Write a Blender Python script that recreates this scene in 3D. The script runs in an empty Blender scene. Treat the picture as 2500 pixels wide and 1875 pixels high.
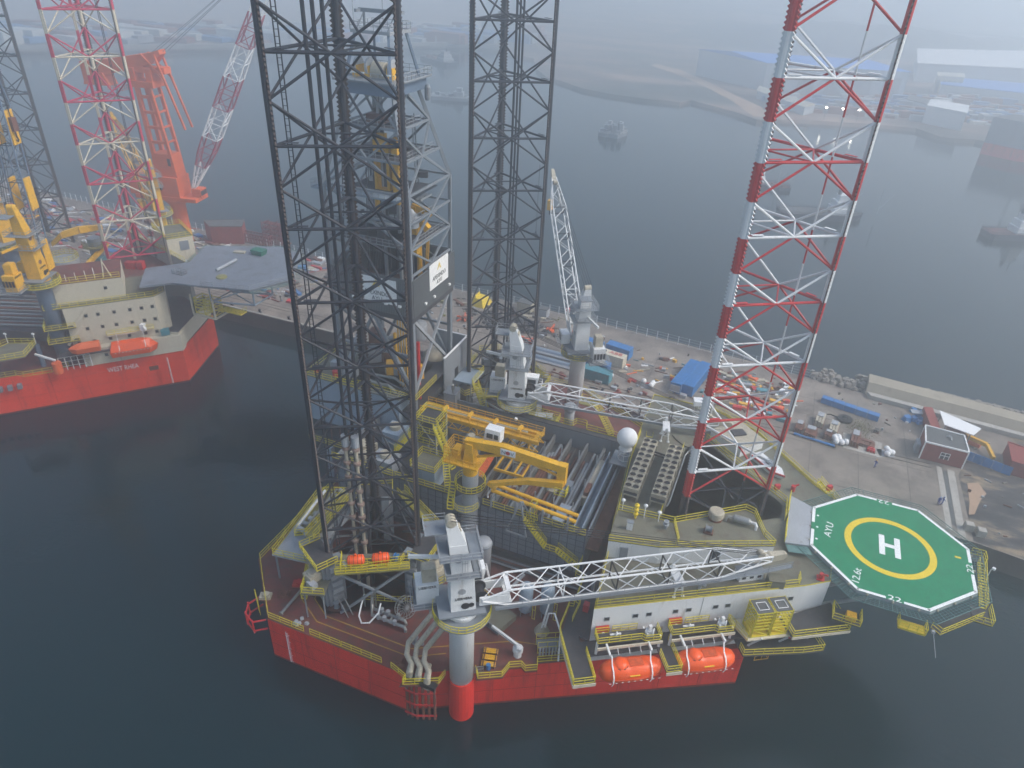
import bpy, math, random
from math import radians as R, sin, cos, pi, atan2, sqrt
from mathutils import Vector as V, Matrix
from mathutils.geometry import delaunay_2d_cdt
random.seed(7)
S = bpy.context.scene
col = S.collection

# ------------------------------------------------------------------ camera
# world: water surface is z = 0, +x is the bow direction of the near rig, +y points to the quay
CAM = V((44.86, -87.91, 88.8))
YAW, PITCH, ROLL, FPX = R(20.771), 0.5587, 0.048, 1747.2
fwd = V((-sin(YAW) * cos(PITCH), cos(YAW) * cos(PITCH), -sin(PITCH)))
rt = V((cos(YAW), sin(YAW), 0)); up = rt.cross(fwd)
r2 = rt * cos(ROLL) + up * sin(ROLL); u2 = up * cos(ROLL) - rt * sin(ROLL)
cd = bpy.data.cameras.new('camera'); cam = bpy.data.objects.new('camera', cd); col.objects.link(cam)
cam.matrix_world = Matrix(((r2.x, u2.x, -fwd.x, CAM.x), (r2.y, u2.y, -fwd.y, CAM.y), (r2.z, u2.z, -fwd.z, CAM.z), (0, 0, 0, 1)))
cd.sensor_width = 36; cd.lens = 36 * FPX / 2500; cd.clip_start = 0.5; cd.clip_end = 12000
S.camera = cam
# ------------------------------------------------------------------ sky, sun, exposure
SUN_EL, SUN_AZ = R(46), R(80)
w = bpy.data.worlds.new('World'); S.world = w; w.use_nodes = True
nt = w.node_tree; bg = nt.nodes['Background']
sky = nt.nodes.new('ShaderNodeTexSky'); sky.sky_type = 'NISHITA'; sky.sun_disc = False
sky.sun_elevation = SUN_EL; sky.sun_rotation = SUN_AZ; sky.air_density = 1.4; sky.dust_density = 2.0; sky.ozone_density = 1.0
nt.links.new(sky.outputs[0], bg.inputs[0]); bg.inputs[1].default_value = 0.13
sl = bpy.data.lights.new('sun', 'SUN'); so = bpy.data.objects.new('sun', sl); col.objects.link(so)
sl.energy = 1.8; sl.angle = R(25); sl.color = (1.0, 0.95, 0.9)
sd = V((sin(SUN_AZ) * cos(SUN_EL), cos(SUN_AZ) * cos(SUN_EL), sin(SUN_EL)))
so.rotation_euler = sd.to_track_quat('Z', 'Y').to_euler(); so.location = (0, 0, 300)
S.view_settings.view_transform = 'Standard'; S.view_settings.look = 'None'
S.view_settings.exposure = 0.68; S.view_settings.gamma = 1.0
S.render.engine = 'CYCLES'
S.cycles.max_bounces = 6; S.cycles.diffuse_bounces = 2; S.cycles.glossy_bounces = 2; S.cycles.transmission_bounces = 3
S.cycles.volume_bounces = 3; S.cycles.transparent_max_bounces = 8

def at(px, py, z):
    """point on the level z seen at photograph pixel (2500 x 1875)"""
    d = fwd + r2 * ((px - 1250) / FPX) - u2 * ((py - 937.5) / FPX)
    return CAM + d * ((z - CAM.z) / d.z)

# ------------------------------------------------------------------ materials
MATS = {}
def mat(name, c, rough=0.6, metal=0.0, var=0.25, scale=0.35, dirt=None, dirt_amt=0.0, streak=False, bump=0.0, spec=0.4):
    """painted / weathered surface: base colour broken up by two noises, optional rust or dirt patches"""
    if name in MATS: return MATS[name]
    m = bpy.data.materials.new(name); m.use_nodes = True; n = m.node_tree.nodes; l = m.node_tree.links
    b = n['Principled BSDF']; b.inputs['Roughness'].default_value = rough; b.inputs['Metallic'].default_value = metal
    b.inputs['Specular IOR Level'].default_value = spec
    tc = n.new('ShaderNodeTexCoord'); mp = n.new('ShaderNodeMapping'); l.new(tc.outputs['Object'], mp.inputs[0])
    if streak: mp.inputs['Scale'].default_value = (1, 1, 0.12)
    n1 = n.new('ShaderNodeTexNoise'); n1.inputs['Scale'].default_value = scale; n1.inputs['Detail'].default_value = 8; n1.inputs['Roughness'].default_value = 0.65
    l.new(mp.outputs[0], n1.inputs['Vector'])
    rp = n.new('ShaderNodeValToRGB'); rp.color_ramp.elements[0].position = 0.3; rp.color_ramp.elements[1].position = 0.72
    a = [x * (1 - var) for x in c]; bb = [min(1, x * (1 + var)) for x in c]
    rp.color_ramp.elements[0].color = (*a, 1); rp.color_ramp.elements[1].color = (*bb, 1)
    l.new(n1.outputs['Fac'], rp.inputs[0]); out = rp.outputs[0]
    if dirt:
        n2 = n.new('ShaderNodeTexNoise'); n2.inputs['Scale'].default_value = scale * 3.1; n2.inputs['Detail'].default_value = 10; n2.inputs['Roughness'].default_value = 0.7
        l.new(mp.outputs[0], n2.inputs['Vector'])
        r2_ = n.new('ShaderNodeValToRGB'); r2_.color_ramp.elements[0].position = 0.62 - dirt_amt * 0.3; r2_.color_ramp.elements[1].position = 0.80 - dirt_amt * 0.2
        l.new(n2.outputs['Fac'], r2_.inputs[0])
        mx = n.new('ShaderNodeMix'); mx.data_type = 'RGBA'; mx.inputs[7].default_value = (*dirt, 1)
        l.new(r2_.outputs[0], mx.inputs[0]); l.new(out, mx.inputs[6]); out = mx.outputs[2]
    l.new(out, b.inputs['Base Color'])
    if bump:
        bp = n.new('ShaderNodeBump'); bp.inputs['Strength'].default_value = bump; bp.inputs['Distance'].default_value = 0.05
        l.new(n1.outputs['Fac'], bp.inputs['Height']); l.new(bp.outputs[0], b.inputs['Normal'])
    MATS[name] = m; return m
RUST = (0.13, 0.05, 0.025); GRIME = (0.06, 0.055, 0.05)
M_RED = mat('hull_red_paint', (0.70, 0.032, 0.018), 0.5, var=0.16, scale=0.22, dirt=(0.32, 0.024, 0.018), dirt_amt=0.35, streak=True)
M_ORED = mat('hull_orange_red_paint', (0.80, 0.055, 0.014), 0.45, var=0.12, scale=0.12, dirt=(0.35, 0.03, 0.02), dirt_amt=0.3, streak=True)
M_DECK = mat('deck_red_brown', (0.17, 0.04, 0.032), 0.7, var=0.3, scale=0.25, dirt=(0.10, 0.055, 0.042), dirt_amt=0.7)
M_GREEN = mat('deck_grey_green', (0.155, 0.152, 0.112), 0.7, var=0.22, scale=0.2, dirt=(0.10, 0.07, 0.05), dirt_amt=0.4)
M_GREY = mat('grey_paint', (0.20, 0.225, 0.25), 0.5, var=0.15, scale=0.4, dirt=RUST, dirt_amt=0.1, streak=True)
M_LGREY = mat('pale_grey_paint', (0.33, 0.35, 0.37), 0.5, var=0.12, scale=0.3, dirt=(0.16, 0.13, 0.11), dirt_amt=0.15, streak=True)
M_DGREY = mat('dark_grating', (0.05, 0.052, 0.058), 0.7, var=0.3, scale=0.6, dirt=(0.12, 0.09, 0.07), dirt_amt=0.3)
M_STEEL = mat('dark_leg_steel', (0.024, 0.027, 0.036), 0.55, var=0.3, scale=0.5, dirt=(0.06, 0.042, 0.04), dirt_amt=0.25)
M_RACK = mat('rack_steel', (0.06, 0.05, 0.046), 0.5, 0.2, var=0.3, scale=1.2, dirt=(0.11, 0.06, 0.045), dirt_amt=0.5)
M_WHITE = mat('white_paint', (0.70, 0.71, 0.70), 0.5, var=0.06, scale=0.3, dirt=(0.32, 0.26, 0.2), dirt_amt=0.12, streak=True)
M_CREAM = mat('cream_paint', (0.58, 0.53, 0.41), 0.5, var=0.08, scale=0.2, dirt=(0.35, 0.28, 0.18), dirt_amt=0.15, streak=True)
M_LRED = mat('leg_red_paint', (0.50, 0.022, 0.022), 0.45, var=0.15, scale=0.6, dirt=(0.25, 0.02, 0.02), dirt_amt=0.2)
M_PINK = mat('leg_crimson_paint', (0.50, 0.025, 0.07), 0.45, var=0.15, scale=0.6)
M_YEL = mat('yellow_rail_paint', (0.66, 0.55, 0.025), 0.5, var=0.15, scale=1.5)
M_GOLD = mat('crane_yellow_paint', (0.74, 0.40, 0.015), 0.45, var=0.15, scale=0.7, dirt=(0.25, 0.12, 0.03), dirt_amt=0.2)
M_ORANGE = mat('lifeboat_orange', (0.85, 0.10, 0.012), 0.35, var=0.08, scale=0.5, dirt=(0.5, 0.07, 0.02), dirt_amt=0.1)
M_OCRANE = mat('orange_crane_paint', (0.72, 0.13, 0.03), 0.5, var=0.12, scale=0.2, dirt=(0.4, 0.1, 0.04), dirt_amt=0.2)
M_BLUE = mat('container_blue', (0.03, 0.17, 0.42), 0.5, var=0.2, scale=0.6, dirt=(0.06, 0.10, 0.15), dirt_amt=0.2)
M_TEAL = mat('container_teal', (0.06, 0.24, 0.29), 0.5, var=0.2, scale=0.6, dirt=RUST, dirt_amt=0.3)
M_HGREEN = mat('helideck_green', (0.003, 0.20, 0.085), 0.7, var=0.16, scale=0.5, dirt=(0.01, 0.14, 0.07), dirt_amt=0.35)
M_HYEL = mat('marking_yellow', (0.72, 0.52, 0.02), 0.6, var=0.05, scale=1)
M_MWHITE = mat('marking_white', (0.8, 0.8, 0.78), 0.6, var=0.04, scale=1)
M_BLACK = mat('black_rubber', (0.015, 0.015, 0.017), 0.7, var=0.3, scale=1)
M_GLASS = mat('dark_glass', (0.02, 0.03, 0.035), 0.15, var=0.2, scale=1)
M_CONC = mat('concrete', (0.25, 0.215, 0.18), 0.85, var=0.22, scale=0.06, dirt=(0.11, 0.095, 0.085), dirt_amt=0.6)
M_PCONC = mat('pale_concrete', (0.38, 0.36, 0.32), 0.85, var=0.15, scale=0.3, dirt=(0.2, 0.18, 0.15), dirt_amt=0.3)
M_BRICK = mat('brick_red', (0.24, 0.045, 0.035), 0.8, var=0.2, scale=0.8)
M_ROOF = mat('grey_roof_felt', (0.10, 0.105, 0.105), 0.85, var=0.2, scale=0.5)
M_RUST = mat('rusty_steel', (0.15, 0.06, 0.038), 0.8, var=0.4, scale=1.0)
M_PIPE = mat('galvanised_pipe', (0.30, 0.31, 0.30), 0.4, 0.5, var=0.2, scale=0.8, dirt=RUST, dirt_amt=0.2)
M_BEIGE = mat('beige_machinery', (0.42, 0.38, 0.29), 0.6, var=0.15, scale=0.8, dirt=(0.2, 0.15, 0.1), dirt_amt=0.3)
M_PBLUE = mat('pale_blue_paint', (0.26, 0.33, 0.40), 0.55, var=0.12, scale=0.3, dirt=(0.3, 0.25, 0.2), dirt_amt=0.1, streak=True)
M_SLATE = mat('slate_blue_paint', (0.12, 0.17, 0.24), 0.5, var=0.12, scale=0.4)
M_OLIVE = mat('olive_steel', (0.23, 0.21, 0.07), 0.6, var=0.25, scale=0.7)
M_ROCK = mat('armour_stone', (0.22, 0.20, 0.175), 0.9, var=0.3, scale=0.6)
M_DBLUE = mat('dark_blue_cloth', (0.02, 0.06, 0.30), 0.8, var=0.2, scale=3)
M_SKIN = mat('skin', (0.35, 0.2, 0.14), 0.7, var=0.1)

# ------------------------------------------------------------------ mesh builder
class MB:
    def __init__(s): s.v = []; s.f = []; s.m = []; s.mi = 0
    def add(s, vs, fs):
        o = len(s.v); s.v += [tuple(x) for x in vs]
        for f in fs: s.f.append([i + o for i in f]); s.m.append(s.mi)
        return s
    def box(s, x0, y0, z0, x1, y1, z1):
        return s.add([(x0, y0, z0), (x1, y0, z0), (x1, y1, z0), (x0, y1, z0), (x0, y0, z1), (x1, y0, z1), (x1, y1, z1), (x0, y1, z1)],
                     [(3, 2, 1, 0), (4, 5, 6, 7), (0, 1, 5, 4), (1, 2, 6, 5), (2, 3, 7, 6), (3, 0, 4, 7)])
    def obox(s, c, sz, rz=0):
        """box standing on c (base centre), turned by rz"""
        cx, cy, cz = c; a, b, h = sz[0] / 2, sz[1] / 2, sz[2]; k, q = cos(rz), sin(rz)
        P = [(cx + x * k - y * q, cy + x * q + y * k) for x, y in ((-a, -b), (a, -b), (a, b), (-a, b))]
        return s.prism(P, cz, cz + h)
    def prism(s, P, z0, z1, P1=None):
        n = len(P); P1 = P1 or P
        A = sum(P[i][0] * P[(i + 1) % n][1] - P[(i + 1) % n][0] * P[i][1] for i in range(n))
        if A < 0: P = P[::-1]; P1 = P1[::-1]
        vs = [(p[0], p[1], z0) for p in P] + [(p[0], p[1], z1) for p in P1]
        return s.add(vs, [list(range(n))[::-1], list(range(n, 2 * n))] + [(i, (i + 1) % n, n + (i + 1) % n, n + i) for i in range(n)])
    def sheet(s, P, z, holes=()):
        if not holes: return s.add([(p[0], p[1], z) for p in P], [list(range(len(P)))])
        L = [list(q) for q in [P] + list(holes)]; v2 = []; ed = []
        for q in L:
            o = len(v2); v2 += [V((p[0], p[1])) for p in q]; ed += [(o + i, o + (i + 1) % len(q)) for i in range(len(q))]
        r_ = delaunay_2d_cdt(v2, ed, [], 3, 1e-5)
        vs = [(p.x, p.y, z) for p in r_[0]]; fs = []
        for t in r_[2]:
            t = list(t); p, q, r = (V(vs[i]) for i in t[:3])
            fs.append(t if (q - p).cross(r - p).z > 0 else t[::-1])
        return s.add(vs, fs)
    def frame(s, p, q):
        p, q = V(p), V(q); d = (q - p)
        if d.length < 1e-6: d = V((0, 0, 1e-6))
        d.normalize(); u = d.cross(V((0, 0, 1)))
        if u.length < 1e-3: u = V((1, 0, 0))
        u.normalize(); return p, q, u, u.cross(d)
    def bar(s, p, q, w, h=None):
        h = h or w; p, q, u, v = s.frame(p, q); a, b = u * (w / 2), v * (h / 2)
        vs = [x + y for x in (p, q) for y in (-a - b, a - b, a + b, b - a)]
        return s.add(vs, [(0, 1, 2, 3), (7, 6, 5, 4), (0, 4, 5, 1), (1, 5, 6, 2), (2, 6, 7, 3), (3, 7, 4, 0)])
    def tube(s, p, q, r, n=6, r2=None):
        r2 = r if r2 is None else r2; p, q, u, v = s.frame(p, q); vs = []
        for c, rr in ((p, r), (q, r2)):
            for i in range(n):
                a = 2 * pi * i / n; vs.append(c + u * (cos(a) * rr) + v * (sin(a) * rr))
        return s.add(vs, [[n - 1 - i for i in range(n)][::-1], list(range(n, 2 * n))[::-1]] + [(i, n + i, n + (i + 1) % n, (i + 1) % n) for i in range(n)])
    def path(s, P, r, n=8):
        P = [V(p) for p in P]; vs = []; N = len(P)
        t0 = (P[1] - P[0]).normalized(); u = t0.cross(V((0, 0, 1)))
        if u.length < 1e-3: u = t0.cross(V((1, 0, 0)))
        u.normalize()
        for i, p in enumerate(P):
            t = (P[min(i + 1, N - 1)] - P[max(i - 1, 0)]).normalized()
            u = (u - t * u.dot(t)).normalized(); w_ = t.cross(u)
            for k in range(n):
                a = 2 * pi * k / n; vs.append(p + u * (cos(a) * r) + w_ * (sin(a) * r))
        fs = [[j for j in range(n)], [(N - 1) * n + j for j in range(n)][::-1]]
        for i in range(N - 1):
            for k in range(n): fs.append((i * n + k, i * n + (k + 1) % n, (i + 1) * n + (k + 1) % n, (i + 1) * n + k)[::-1])
        return s.add(vs, fs)
    def lathe(s, c, prof, n=16, ax='z'):
        vs = []; k = len(prof)
        for r, h in prof:
            for i in range(n):
                a = 2 * pi * i / n; x, y = r * cos(a), r * sin(a)
                vs.append((c[0] + x, c[1] + y, c[2] + h) if ax == 'z' else ((c[0] + h, c[1] + x, c[2] + y) if ax == 'x' else (c[0] + y, c[1] + h, c[2] + x)))
        fs = [list(range(n))[::-1], list(range((k - 1) * n, k * n))]
        for j in range(k - 1):
            for i in range(n): fs.append((j * n + i, j * n + (i + 1) % n, (j + 1) * n + (i + 1) % n, (j + 1) * n + i))
        return s.add(vs, fs)
    def cyl(s, c, r, h, n=16, r2=None): return s.lathe(c, [(r, 0), (r if r2 is None else r2, h)], n)
    def rail(s, P, h=1.1, step=2.2, close=False, w_=0.07, toe=True):
        """handrail along points: posts, three rails and a toe board"""
        P = [V(p) for p in P]
        if close: P.append(P[0])
        Z = V((0, 0, 1))
        for a, b in zip(P, P[1:]):
            L = (b - a).length
            if L < 0.05: continue
            for k in (1.0, 0.55): s.bar(a + Z * h * k, b + Z * h * k, w_)
            if toe: s.bar(a + Z * 0.07, b + Z * 0.07, 0.04, 0.12)
            n = max(1, int(round(L / step)))
            for i in range(n): p = a.lerp(b, i / n); s.bar(p, p + Z * h, w_)
        s.bar(P[-1], P[-1] + Z * h, w_); return s
    def stair(s, a, b, wd=0.9, rails=True):
        """straight flight from a (top) to b (bottom)"""
        a, b = V(a), V(b); d = b - a; h = V((d.x, d.y, 0)); sd_ = h.normalized().cross(V((0, 0, 1))) * (wd / 2) if h.length > 0.1 else V((wd / 2, 0, 0))
        for q in (-1, 1): s.bar(a + sd_ * q, b + sd_ * q, 0.08, 0.25)
        n = max(3, int(d.length / 0.45))
        for i in range(n + 1):
            p = a.lerp(b, i / n); s.bar(p - sd_, p + sd_, 0.25, 0.05)
        if rails:
            for q in (-1, 1):
                for k in (1.0, 0.55): s.bar(a + sd_ * q + V((0, 0, k)), b + sd_ * q + V((0, 0, k)), 0.07)
                for i in range(5):
                    p = a.lerp(b, i / 4) + sd_ * q; s.bar(p, p + V((0, 0, 1)), 0.06)
        return s
    def truss(s, st, r=0.16, rl=0.07, n=6, caps=True, tri=False, bat=True):
        """four-chord (or three-chord) lattice; st = list of frames, each a list of corner points"""
        m = len(st[0])
        for A, B in zip(st, st[1:]):
            for i in range(m): s.tube(A[i], B[i], r, n)
        for k, (A, B) in enumerate(zip(st, st[1:])):
            for i in range(m):
                j = (i + 1) % m
                if k % 2: s.tube(A[i], B[j], rl, 5)
                else: s.tube(A[j], B[i], rl, 5)
                if bat: s.tube(A[i], A[j], rl, 5)
        if caps:
            for i in range(m): s.tube(st[-1][i], st[-1][(i + 1) % m], rl * 1.5, 5)
        return s
    def xf(s, M): s.v = [tuple(M @ V(p)) for p in s.v]; return s

INV = {}
def setp(o, label=None, cat=None, group=None, kind=None):
    if label: o['label'] = label
    if cat: o['category'] = cat
    if group: o['group'] = group
    if kind: o['kind'] = kind
def mesh_obj(name, mb, mats, M=None, smooth=False):
    if not isinstance(mats, (list, tuple)): mats = [mats]
    me = bpy.data.meshes.new(name)
    vs = [tuple(M @ V(p)) for p in mb.v] if M else mb.v
    me.from_pydata(vs, [], mb.f)
    for m_ in mats: me.materials.append(m_)
    me.polygons.foreach_set('material_index', mb.m)
    if smooth: me.polygons.foreach_set('use_smooth', [len(f) <= 4 for f in mb.f])
    me.update(); o = bpy.data.objects.new(name, me); col.objects.link(o); return o
def thing(name, label, cat, loc=(0, 0, 0), rz=0, group=None):
    o = bpy.data.objects.new(name, None); col.objects.link(o); o.empty_display_size = 0.5
    o.location = loc; o.rotation_euler = (0, 0, rz); setp(o, label, cat, group)
    INV[o.name] = (Matrix.Translation(loc) @ Matrix.Rotation(rz, 4, 'Z')).inverted(); return o
def part(root, name, mb, mats, label=None, local=False, smooth=False, kind=None):
    """mb is in world coordinates unless local"""
    o = mesh_obj(name, mb, mats, None if local else INV[root.name], smooth); o.parent = root
    INV[o.name] = INV[root.name]; setp(o, label, kind=kind); return o
def single(name, mb, mats, label, cat, loc=(0, 0, 0), rz=0, group=None, local=True, smooth=False):
    M = None if local else (Matrix.Translation(loc) @ Matrix.Rotation(rz, 4, 'Z')).inverted()
    o = mesh_obj(name, mb, mats, M, smooth); o.location = loc; o.rotation_euler = (0, 0, rz); setp(o, label, cat, group)
    INV[o.name] = (Matrix.Translation(loc) @ Matrix.Rotation(rz, 4, 'Z')).inverted(); return o
def struct(name, mb, mats, smooth=False):
    o = mesh_obj(name, mb, mats, None, smooth); o['kind'] = 'structure'; return o
def kids(o): return [c for c in bpy.data.objects if c.parent == o]
def dup(root, loc, rz=0, label=None, group=None, sc=None):
    c = root.copy(); col.objects.link(c); c.location = loc; c.rotation_euler = (0, 0, rz)
    if sc: c.scale = sc
    if label: c['label'] = label
    if group: c['group'] = group
    for k in kids(root):
        d = k.copy(); col.objects.link(d); d.parent = c
        for g in kids(k): e = g.copy(); col.objects.link(e); e.parent = d
    return c
def text_part(root, name, txt, p, xdir, ydir, h, m_, wd=None, th=0.02, sub=None):
    """raised lettering as a mesh, centred on p, h = letter height (m)"""
    cu = bpy.data.curves.new('t', 'FONT'); cu.body = txt; cu.align_x = 'CENTER'; cu.align_y = 'CENTER'; cu.extrude = 0.5
    cu.resolution_u = 3
    o = bpy.data.objects.new('t', cu); col.objects.link(o)
    dg = bpy.context.evaluated_depsgraph_get(); me = bpy.data.meshes.new_from_object(o.evaluated_get(dg))
    bpy.data.objects.remove(o)
    xs = [v.co.x for v in me.vertices]; ys = [v.co.y for v in me.vertices]
    cx, cy = (min(xs) + max(xs)) / 2, (min(ys) + max(ys)) / 2; k = h / (max(ys) - min(ys)); kx = (wd / (max(xs) - min(xs))) if wd else k
    x_, y_ = V(xdir).normalized(), V(ydir).normalized(); z_ = x_.cross(y_)
    mb = MB(); mb.add([V(p) + x_ * ((v.co.x - cx) * kx) + y_ * ((v.co.y - cy) * k) + z_ * (v.co.z * 2 * th) for v in me.vertices], [list(f.vertices) for f in me.polygons])
    return part(root, name, mb, m_)
# ------------------------------------------------------------------ water
def water_mat():
    m = bpy.data.materials.new('harbour_water'); m.use_nodes = True; n = m.node_tree.nodes; l = m.node_tree.links; b = n['Principled BSDF']
    b.inputs['Base Color'].default_value = (0.003, 0.016, 0.020, 1); b.inputs['Roughness'].default_value = 0.02; b.inputs['IOR'].default_value = 1.33
    tc = n.new('ShaderNodeTexCoord')
    a = n.new('ShaderNodeTexNoise'); a.inputs['Scale'].default_value = 0.7; a.inputs['Detail'].default_value = 6; a.inputs['Roughness'].default_value = 0.6
    c = n.new('ShaderNodeTexNoise'); c.inputs['Scale'].default_value = 0.035; c.inputs['Detail'].default_value = 5
    mp = n.new('ShaderNodeMapping'); mp.inputs['Scale'].default_value = (1, 1.8, 1); mp.inputs['Rotation'].default_value = (0, 0, 0.5)
    l.new(tc.outputs['Object'], mp.inputs[0]); l.new(mp.outputs[0], a.inputs['Vector']); l.new(tc.outputs['Object'], c.inputs['Vector'])
    r_ = n.new('ShaderNodeMapRange'); r_.inputs[1].default_value = 0.35; r_.inputs[2].default_value = 0.65; r_.inputs[3].default_value = 0.2; r_.inputs[4].default_value = 1.0
    l.new(c.outputs['Fac'], r_.inputs[0])
    bp = n.new('ShaderNodeBump'); bp.inputs['Distance'].default_value = 0.05; l.new(r_.outputs[0], bp.inputs['Strength']); l.new(a.outputs['Fac'], bp.inputs['Height'])
    l.new(bp.outputs[0], b.inputs['Normal']); return m
struct('water', MB().sheet([(-2300, -600), (2500, -600), (2500, 2900), (-2300, 2900)], 0), water_mat())

# ------------------------------------------------------------------ far land
def land_mat(name, c1, c2, c3, sc):
    m = bpy.data.materials.new(name); m.use_nodes = True; n = m.node_tree.nodes; l = m.node_tree.links; b = n['Principled BSDF']; b.inputs['Roughness'].default_value = 0.95
    tc = n.new('ShaderNodeTexCoord'); a = n.new('ShaderNodeTexNoise'); a.inputs['Scale'].default_value = sc; a.inputs['Detail'].default_value = 12; a.inputs['Roughness'].default_value = 0.65
    mp = n.new('ShaderNodeMapping'); mp.inputs['Scale'].default_value = (0.6, 1.6, 1); l.new(tc.outputs['Object'], mp.inputs[0]); l.new(mp.outputs[0], a.inputs['Vector'])
    rp = n.new('ShaderNodeValToRGB'); e = rp.color_ramp.elements; e[0].position = 0.40; e[0].color = (*c1, 1); e[1].position = 0.62; e[1].color = (*c3, 1)
    k = e.new(0.52); k.color = (*c2, 1); l.new(a.outputs['Fac'], rp.inputs[0]); l.new(rp.outputs[0], b.inputs['Base Color']); return m
M_LAND = land_mat('far_land_soil', (0.05, 0.06, 0.05), (0.15, 0.12, 0.10), (0.30, 0.21, 0.16), 0.012)
M_FIELD = land_mat('far_land_fields', (0.07, 0.10, 0.10), (0.14, 0.15, 0.15), (0.30, 0.28, 0.27), 0.01)
A = lambda x, y, z=0: tuple(at(x, y, z).xy)
pen = [A(1306, 176), A(1330, 196), A(1359, 204), A(1418, 225), A(1488, 239), A(1572, 251), A(1657, 259), A(1684, 254), A(1713, 262), A(1745, 270), A(1798, 286), A(1845, 303), A(1953, 303), A(2134, 314), A(2235, 324), A(2293, 345), A(2330, 350), A(2380, 352), A(2420, 360), A(2520, 372), (420, 480), (700, 1000), (300, 1400), (-520, 1400), A(1120, 112), A(1230, 135), A(1300, 150)]
struct('peninsula', MB().prism(pen, -2, 2.0, [(x, y + 3) for x, y in pen]), M_LAND)
shore = [A(-80, 128), A(300, 124), A(700, 121), A(1120, 117), A(1240, 112), (-700, 1500), (-2200, 1700)]
struct('far_shore', MB().prism(shore, -2, 3), mat('shore_stone', (0.36, 0.31, 0.27), 0.9, var=0.2, scale=0.02))
back = [(-2250, 1130), (-1500, 1010), (-720, 1010), (-200, 1250), (500, 1050), (2450, 900), (2450, 2880), (-2250, 2880)]
struct('far_land', MB().prism(back, -2, 4), M_FIELD)
# road on the causeway
struct('causeway_road', MB().prism([A(-80, 113, 5), A(300, 110, 5), A(700, 107, 5), A(1120, 103, 5), A(1240, 99, 5), A(1240, 98, 5), A(1120, 102, 5), A(700, 106, 5), A(300, 109, 5), A(-80, 112, 5)], 2, 5.2), M_PCONC)
# sandy track on the peninsula
tk = [A(1600, 155, 2), A(1660, 170, 2), A(1730, 200, 2), A(1800, 235, 2), A(1860, 262, 2), A(1880, 285, 2), A(1840, 285, 2), A(1790, 248, 2), A(1715, 208, 2), A(1640, 177, 2), A(1590, 160, 2)]
struct('dirt_track', MB().sheet(tk, 2.05), mat('sandy_soil', (0.40, 0.27, 0.18), 0.95, var=0.2, scale=0.03))
# hills
def hills(name, x0, x1, y, prof, depth, m_):
    mb = MB(); N = 60; rows = 8; vs = []
    for j in range(rows + 1):
        t = j / rows
        for i in range(N + 1):
            x = x0 + (x1 - x0) * i / N; u = i / N; h = 0
            for c, s_, a in prof: h += a * math.exp(-((u - c) / s_) ** 2)
            h *= (1 + 0.08 * sin(i * 1.7 + j) + 0.05 * sin(i * 3.9))
            vs.append((x, y + depth * t + 25 * sin(i * 0.6), 2 + h * sin(pi * min(1, t * 0.9 + 0.0)) ** 0.8))
    fs = [(j * (N + 1) + i, j * (N + 1) + i + 1, (j + 1) * (N + 1) + i + 1, (j + 1) * (N + 1) + i) for j in range(rows) for i in range(N)]
    struct(name, mb.add(vs, fs), m_, smooth=True)
M_HILL = mat('hill_woods', (0.04, 0.06, 0.05), 0.95, var=0.4, scale=0.01)
hills('hills', -120, 520, 760, [(0.3, 0.2, 17), (0.62, 0.2, 9)], 260, M_HILL)
hills('hills', -2150, -300, 1500, [(0.3, 0.25, 18), (0.8, 0.3, 25)], 600, M_HILL)

# ------------------------------------------------------------------ industrial shore on the right
def block(name, P, z0, z1, m_, label, cat, roof=None, ridge=0, group=None, eave=0.4, doors=0, dm=None):
    c = V((sum(p[0] for p in P) / len(P), sum(p[1] for p in P) / len(P), z0)); t = thing(name, label, cat, c, 0, group)
    part(t, 'wall', MB().prism(P, z0, z1), m_)
    mb = MB(); Q = [(c.x + (p[0] - c.x) * 1.03, c.y + (p[1] - c.y) * 1.03) for p in P]
    if ridge:
        a = ((Q[0][0] + Q[3][0]) / 2, (Q[0][1] + Q[3][1]) / 2, z1 + ridge); b = ((Q[1][0] + Q[2][0]) / 2, (Q[1][1] + Q[2][1]) / 2, z1 + ridge)
        mb.add([(*q, z1 + 0.01) for q in Q] + [a, b], [(0, 1, 5, 4), (2, 3, 4, 5), (1, 2, 5), (3, 0, 4), (3, 2, 1, 0)])
    else: mb.prism(Q, z1 + 0.01, z1 + eave)
    part(t, 'roof', mb, roof or m_)
    if doors:
        p, q = V((*P[0], z0)), V((*P[1], z0)); d = (q - p) / doors; nrm = V((d.y, -d.x, 0)).normalized()
        for i in range(doors):
            mb = MB(); a = p + d * (i + 0.2) + nrm * 0.15; b = p + d * (i + 0.8) + nrm * 0.15; mb.bar(a + V((0, 0, (z1 - z0) * 0.4)), b + V((0, 0, (z1 - z0) * 0.4)), 0.3, (z1 - z0) * 0.75)
            part(t, 'door', mb, dm or M_GREY)
    return t
M_HBLUE = mat('far_blue_roof', (0.08, 0.25, 0.65), 0.6, var=0.1, scale=0.02)
M_HWALL = mat('far_hall_wall', (0.45, 0.50, 0.54), 0.8, var=0.1, scale=0.02)
h0 = at(1860, 222, 2); h1 = at(2200, 245, 2); h3 = at(1728, 190, 2); h2 = h1 + (h3 - h0) * 1.25; h3 = h0 + (h3 - h0) * 1.25
t = block('assembly_hall', [(h0.x, h0.y), (h1.x, h1.y), (h2.x, h2.y), (h3.x, h3.y)], 2, 20.5, M_HWALL, 'huge pale assembly hall with bright blue roof on the hazy far shore', 'hall', M_HBLUE, ridge=3, doors=5, dm=M_LGREY)
block('workshop', [A(1855, 232, 2), A(1985, 276, 2), A(1960, 282, 2), A(1845, 240, 2)][::-1], 2, 7, M_HWALL, 'long cream roofed workshop at the foot of the blue hall', 'workshop', M_CREAM, ridge=2)
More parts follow.
